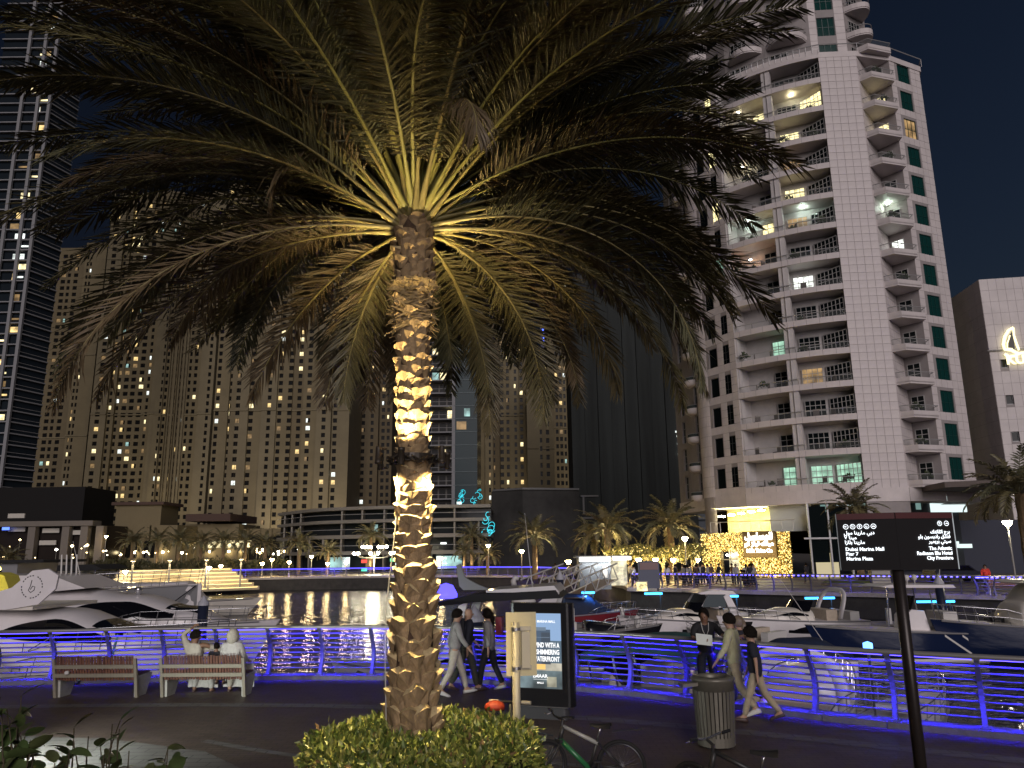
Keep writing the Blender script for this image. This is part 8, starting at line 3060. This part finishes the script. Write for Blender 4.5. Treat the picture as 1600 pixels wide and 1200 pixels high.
LM = [[l.mesh('leaf', m_, True) for l in leafm] for m_ in SL]
nleaf = 0
stems = []
for k in range(42):
    tx = rg.uniform(0, 1)
    # tips surveyed along the lower left of the picture
    px = rg.choice((rg.uniform(-30, 40), rg.uniform(30, 190), rg.uniform(150, 300)))
    if px < 40:
        py = rg.uniform(1082, 1190)
    elif px < 190:
        py = rg.uniform(1122, 1198)
    else:
        py = rg.uniform(1165, 1205)
    Y = rg.uniform(3.9, 5.0)
    tip = atY(px, py, Y) - fsb.location
    base = Vector((tip.x * .75 + rg.uniform(-.15, .15), tip.y * .6 + rg.uniform(-.2, .2), 0))
    midp = base.lerp(tip, .6) + Vector((rg.uniform(-.12, .12), rg.uniform(-.12, .12), .12))
    MB().tube([tuple(base), tuple(midp), tuple(tip)], [.012, .007, .003], 5).build('stem', mat('shrub_stem', (.07, .055, .03), .8), fsb, smooth=True)
    for j in range(8):
        u = 1 - j * .055
        p = midp.lerp(tip, u) if u < 1 else tip
        p = midp.lerp(tip, max(0, 1 - j * .11))
        if nleaf >= 300:
            break
        o = obj('leaf', rg.choice(LM[rg.choices((0, 1, 2), (5, 4, 1))[0]]), fsb, tuple(p), (rg.gauss(0, .5), rg.uniform(-.9, .35), rg.uniform(0, 2 * PI)), rg.uniform(.75, 1.25))
        nleaf += 1
# low path light behind the shrub
pl_ = atY(120, 1230, 6.4)
bl = thing('path_light', 'low white path light hidden behind the foreground shrub', 'lamp', (-8.0, 11.3, 0))
MB().lathe([(.06, 0), (.06, .75), (.09, .76), (.09, .80), (0, .82)], 12).build('post', BLK, bl)
MB().lathe([(.062, .60), (.07, .60), (.07, .72), (.062, .72)], 12, cap=False).build('lens', emit('path_lens', (.92, 1, .95), 8), bl)
lamp('path_beam', 'SPOT', (.10, .10, .66), 1100, (.90, 1.0, .93), bl, target=(1.5, 1.5, -.3), size=.05, angle=120, blend=.9)

# ================================================================ FAR PEOPLE, KIOSK, LIT TREES
CC = [DARKC, NAVYC, GREYC, WHITE, cloth('brown', (.10, .06, .04)), cloth('red', (.45, .03, .02)), KHAKI, OLIVE]
rg = random.Random(62)
protos = []
for gi, g in enumerate(G_far):
    for c in range(2):
        tp = CC[(gi * 2 + c * 3) % 5]
        lg_ = CC[(gi + c) % 2]
        protos.append((gi, tp, lg_))
CN = ['black', 'navy', 'grey', 'white', 'brown']
lab = ['small figure in a %s top standing on the far promenade before the gold lit trees', 'small figure in a %s top walking on the far promenade before the gold lit trees', 'small figure in a %s top striding with a bent knee on the far promenade', 'small figure in a %s top seated on the far promenade before the gold lit trees']
for i in range(46):
    x_ = rg.uniform(880, 1185)
    Y_ = rg.uniform(61, 68) if x_ > 990 else rg.uniform(66, 74)
    gi = rg.choices((0, 1, 2, 3), (4, 3, 3, 3))[0]
    p = atY(x_, 890, Y_)
    ci_ = rg.randrange(5)
    person(G_far[gi], lab[gi] % CN[ci_], (p.x, Y_, 0), rg.uniform(0, 2 * PI), SKIN[rg.randrange(3)], dict(top=CC[ci_], legs=rg.choice(CC[:2]), shoes=SHD, hair=HAIRM), group='people on the far promenade', pelvis_z=.5 if gi == 3 else None)
p = atY(1540, 895, 50)
person(G_far[0], 'person in a bright red top standing on the far quay', (p.x, 50, 0), R(150), SKIN[1], dict(top=CC[5], legs=DARKC, shoes=SHD, hair=HAIRM))
p = atY(1261, 895, 66)
person(G_far[1], 'dark dressed person at the lobby entrance', (p.x, 66, 0), R(20), SKIN[1], dict(top=DARKC, legs=DARKC, shoes=SHD, hair=HAIRM))
p = atY(868, 893, 78)
person(G_far[2], 'small person in dark clothes strolling before the first floodlit palm', (p.x, 78, 0), R(20), SKIN[1], dict(top=DARKC, legs=DARKC, shoes=SHD, hair=HAIRM))
# kiosk
p = atY(940, 900, 61)
ks = thing('kiosk', 'grey kiosk with a glowing white roof edge at the head of the gangway', 'kiosk', (p.x, 61.5, 0))
MB().box((-.55, 0, 1.15), (2.4, 2.2, 2.3)).build('wall', mat('kiosk_wall', (.16, .18, .21), .6), ks)
MB().box((0, 0, 2.42), (4.0, 2.6, .16)).build('roof', mat('kiosk_roof', (.2, .2, .2), .6), ks)
MB().box((-.55, -1.33, 2.25), (2.4, .06, .30)).build('lit_edge', emit('kiosk_white', (1, 1, .95), 5), ks)
MB().box((1.5, -1.33, 2.3), (1.4, .06, .26)).build('lit_edge', emit('kiosk_white', (1, 1, .95), 5), ks)
MB().box((1.5, .8, 1.2), (1.3, .1, 2.0)).build('lit_window', emit('kiosk_glow', (1, .9, .6), .9, .5, 2), ks)
MB().box((.2, -1.2, 1.3), (.35, .05, .9)).build('notice', VINYL, ks)
lamp('kiosk_light', 'AREA', (.3, -1.5, 2.2), 120, (1, 1, .92), ks, size=3.2, sy=.2, rot=(R(20), 0, 0))
# dark notice stand
p = atY(1014, 900, 57)
nb_ = thing('notice_stand', 'dark blue notice stand on the far promenade', 'notice board', (p.x, 57, 0))
MB().box((0, 0, 1.15), (1.5, .2, 1.9)).build('board', mat('notice_blue', (.04, .05, .10), .4), nb_)
MB().box((0, -.12, 1.75), (1.3, .03, .5)).build('print', mat('notice_print', (.2, .12, .12), .5), nb_)
for sd in (-.6, .6):
    MB().box((sd, 0, .1), (.12, .2, .2)).build('foot', BLK, nb_)
p = atY(1001, 905, 57)
lb_ = thing('lit_planter_box', 'small box lantern glowing on the far promenade beside the notice stand', 'lantern', (p.x, 56.6, 0))
MB().box((0, 0, .35), (.7, .4, .6)).build('lantern', emit('lantern', (1, .85, .4), 1.4, .6, 3), lb_)
MB().box((0, 0, .69), (.76, .46, .06)).build('cap', POLE, lb_)
# trees wrapped in fairy lights
FAIRY = [emit('tree_fairy_a', (1, .72, .16), 4), emit('tree_fairy_b', (1, .85, .35), 5)]
TBK = mat('tree_bark', (.22, .15, .07), .8)
rg = random.Random(15)
for i, x_ in enumerate((965, 985, 1002, 1020, 1036, 1053, 1068, 1082)):
    Y_ = 70 + (i % 3) * 2.5
    p = atY(x_, 880, Y_)
    t = thing('wrapped_tree', 'bare branched cafe tree wrapped in gold fairy lights', 'tree', (p.x, Y_, 0), rg.uniform(0, 6), 'trees wrapped in fairy lights')
    tr = MB(); lt = [MB(), MB()]; lv = MB()
    def limb(a, d, l, r, lvl):
        b = a + d * l
        tr.tube([tuple(a), tuple((a + b) / 2 + Vector((rg.gauss(0, .04), rg.gauss(0, .04), .03))), tuple(b)], [r, r * .85, r * .65], 6)
        n_ = int(l * 46)
        for _ in range(n_):
            u = rg.random(); ang = rg.uniform(0, 2 * PI)
            c = a.lerp(b, u) + Vector((math.cos(ang), math.sin(ang), 0)) * (r * 1.1 + .01)
            s_ = .022
            q_ = lt[rg.randrange(2)]
            q_.add([c + Vector((s_, 0, 0)), c + Vector((-s_, 0, 0)), c + Vector((0, -s_, s_)), c + Vector((0, -s_, -s_))], [(0, 2, 1), (0, 1, 3), (0, 3, 2), (1, 2, 3)])
        if lvl > 1:
            for _ in range(12):
                c = a.lerp(b, rg.random()) + Vector((rg.gauss(0, .25), rg.gauss(0, .25), rg.gauss(.05, .2)))
                w = Vector((rg.gauss(0, .1), rg.gauss(0, .1), rg.gauss(0, .1)))
                v = Vector((rg.gauss(0, .1), rg.gauss(0, .1), rg.gauss(0, .1)))
                lv.add([c, c + w, c + w + v, c + v], [(0, 1, 2, 3)])
        if lvl < 3:
            for k in range(3):
                az = rg.uniform(0, 2 * PI)
                nd = (d * .7 + Vector((math.cos(az), math.sin(az), .25)) * .75).normalized()
                limb(b, nd, l * rg.uniform(.55, .75), r * .6, lvl + 1)
    limb(Vector((0, 0, 0)), Vector((0, 0, 1)), 1.45, .13, 0)
    tr.build('trunk', TBK, t)
    lv.build('crown', mat('tree_leaf_lit', (.16, .15, .04), .6), t)['kind'] = 'stuff'
    for k in (0, 1):
        lt[k].build('fairy_lights', FAIRY[k], t)['kind'] = 'stuff'
    if i % 2 == 0:
        lamp('tree_glow', 'POINT', (0, -1.0, 2.0), 260, (1, .75, .25), t, size=.6)
# green bed and box by the lobby palm, dark car
p = atY(1338, 897, 60)
bd = thing('planting_bed', 'small round lit green bed at the foot of the lobby palm', 'planting bed', (p.x, 61.5, 0))
MB().lathe([(1.9, 0), (1.9, .25), (1.7, .38), (0, .42)], 24).build('turf', GRS[1], bd)
MB().lathe([(1.92, 0), (2.05, 0), (2.05, .22), (1.92, .22)], 24, cap=False).build('edge', FRM, bd)
p = atY(1373, 893, 60)
ub_ = thing('utility_box', 'pale utility cabinet beside the planting bed', 'cabinet', (p.x, 60, 0))
MB().box((0, 0, .6), (1.4, .7, 1.1)).build('cabinet', mat('cabinet', (.35, .33, .30), .6), ub_)
MB().box((0, 0, 1.18), (1.5, .8, .07)).build('lid', FRM, ub_)
MB().box((0, 0, .03), (1.5, .8, .06)).build('plinth', FRM, ub_)
# far bench
p = atY(1553, 905, 49)
fb_t = thing('far_bench', 'reddish bench on the far quay below the person in red', 'bench', (p.x, 48.4, 0), R(180), )
for z_ in (.42,):
    for k in range(4):
        MB().box((0, -.15 + .14 * k, z_), (2.0, .10, .05)).build('slat', BWOOD[2], fb_t)
for k in range(3):
    MB().box((0, .38, .55 + .14 * k), (2.0, .05, .10)).build('slat', BWOOD[2], fb_t)
for sd in (-1, 1):
    MB().box((sd * .9, .1, .2), (.08, .5, .40)).build('leg', BCON, fb_t)
# parked dark car behind the sign
p = atY(1500, 850, 62)
car = thing('parked_car', 'dark estate car parked under the canopy beside the tower', 'car', (atY(1492, 880, 64).x, 64, 0), R(5))
CARM = mat('car_dark', (.02, .022, .028), .25, coat=.5)
MB().prism([(-2.3, .35), (2.25, .35), (2.3, .75), (1.2, .95), (.6, 1.42), (-1.9, 1.48), (-2.3, 1.0)], 1.75, 'y', -.87).build('body', CARM, car)
for sd in (-1, 1):
    MB().prism([(-1.8, 1.0), (1.0, .98), (.52, 1.36), (-1.7, 1.40)], .02, 'y', sd * .88 - .01).build('side_window', SMOKE, car)
for sx_ in (-1.4, 1.4):
    for sy_ in (-.8, .8):
        MB().lathe([(0, -.1), (.33, -.1), (.33, .1), (0, .1)], 18).xf(Matrix.Translation((sx_, sy_, .33)) @ Matrix.Rotation(PI / 2, 4, 'X')).build('wheel', TYRE, car)
for sd in (-.6, .6):
    MB().box((2.27, sd, .68), (.06, .32, .14)).build('headlight', VINYL, car)
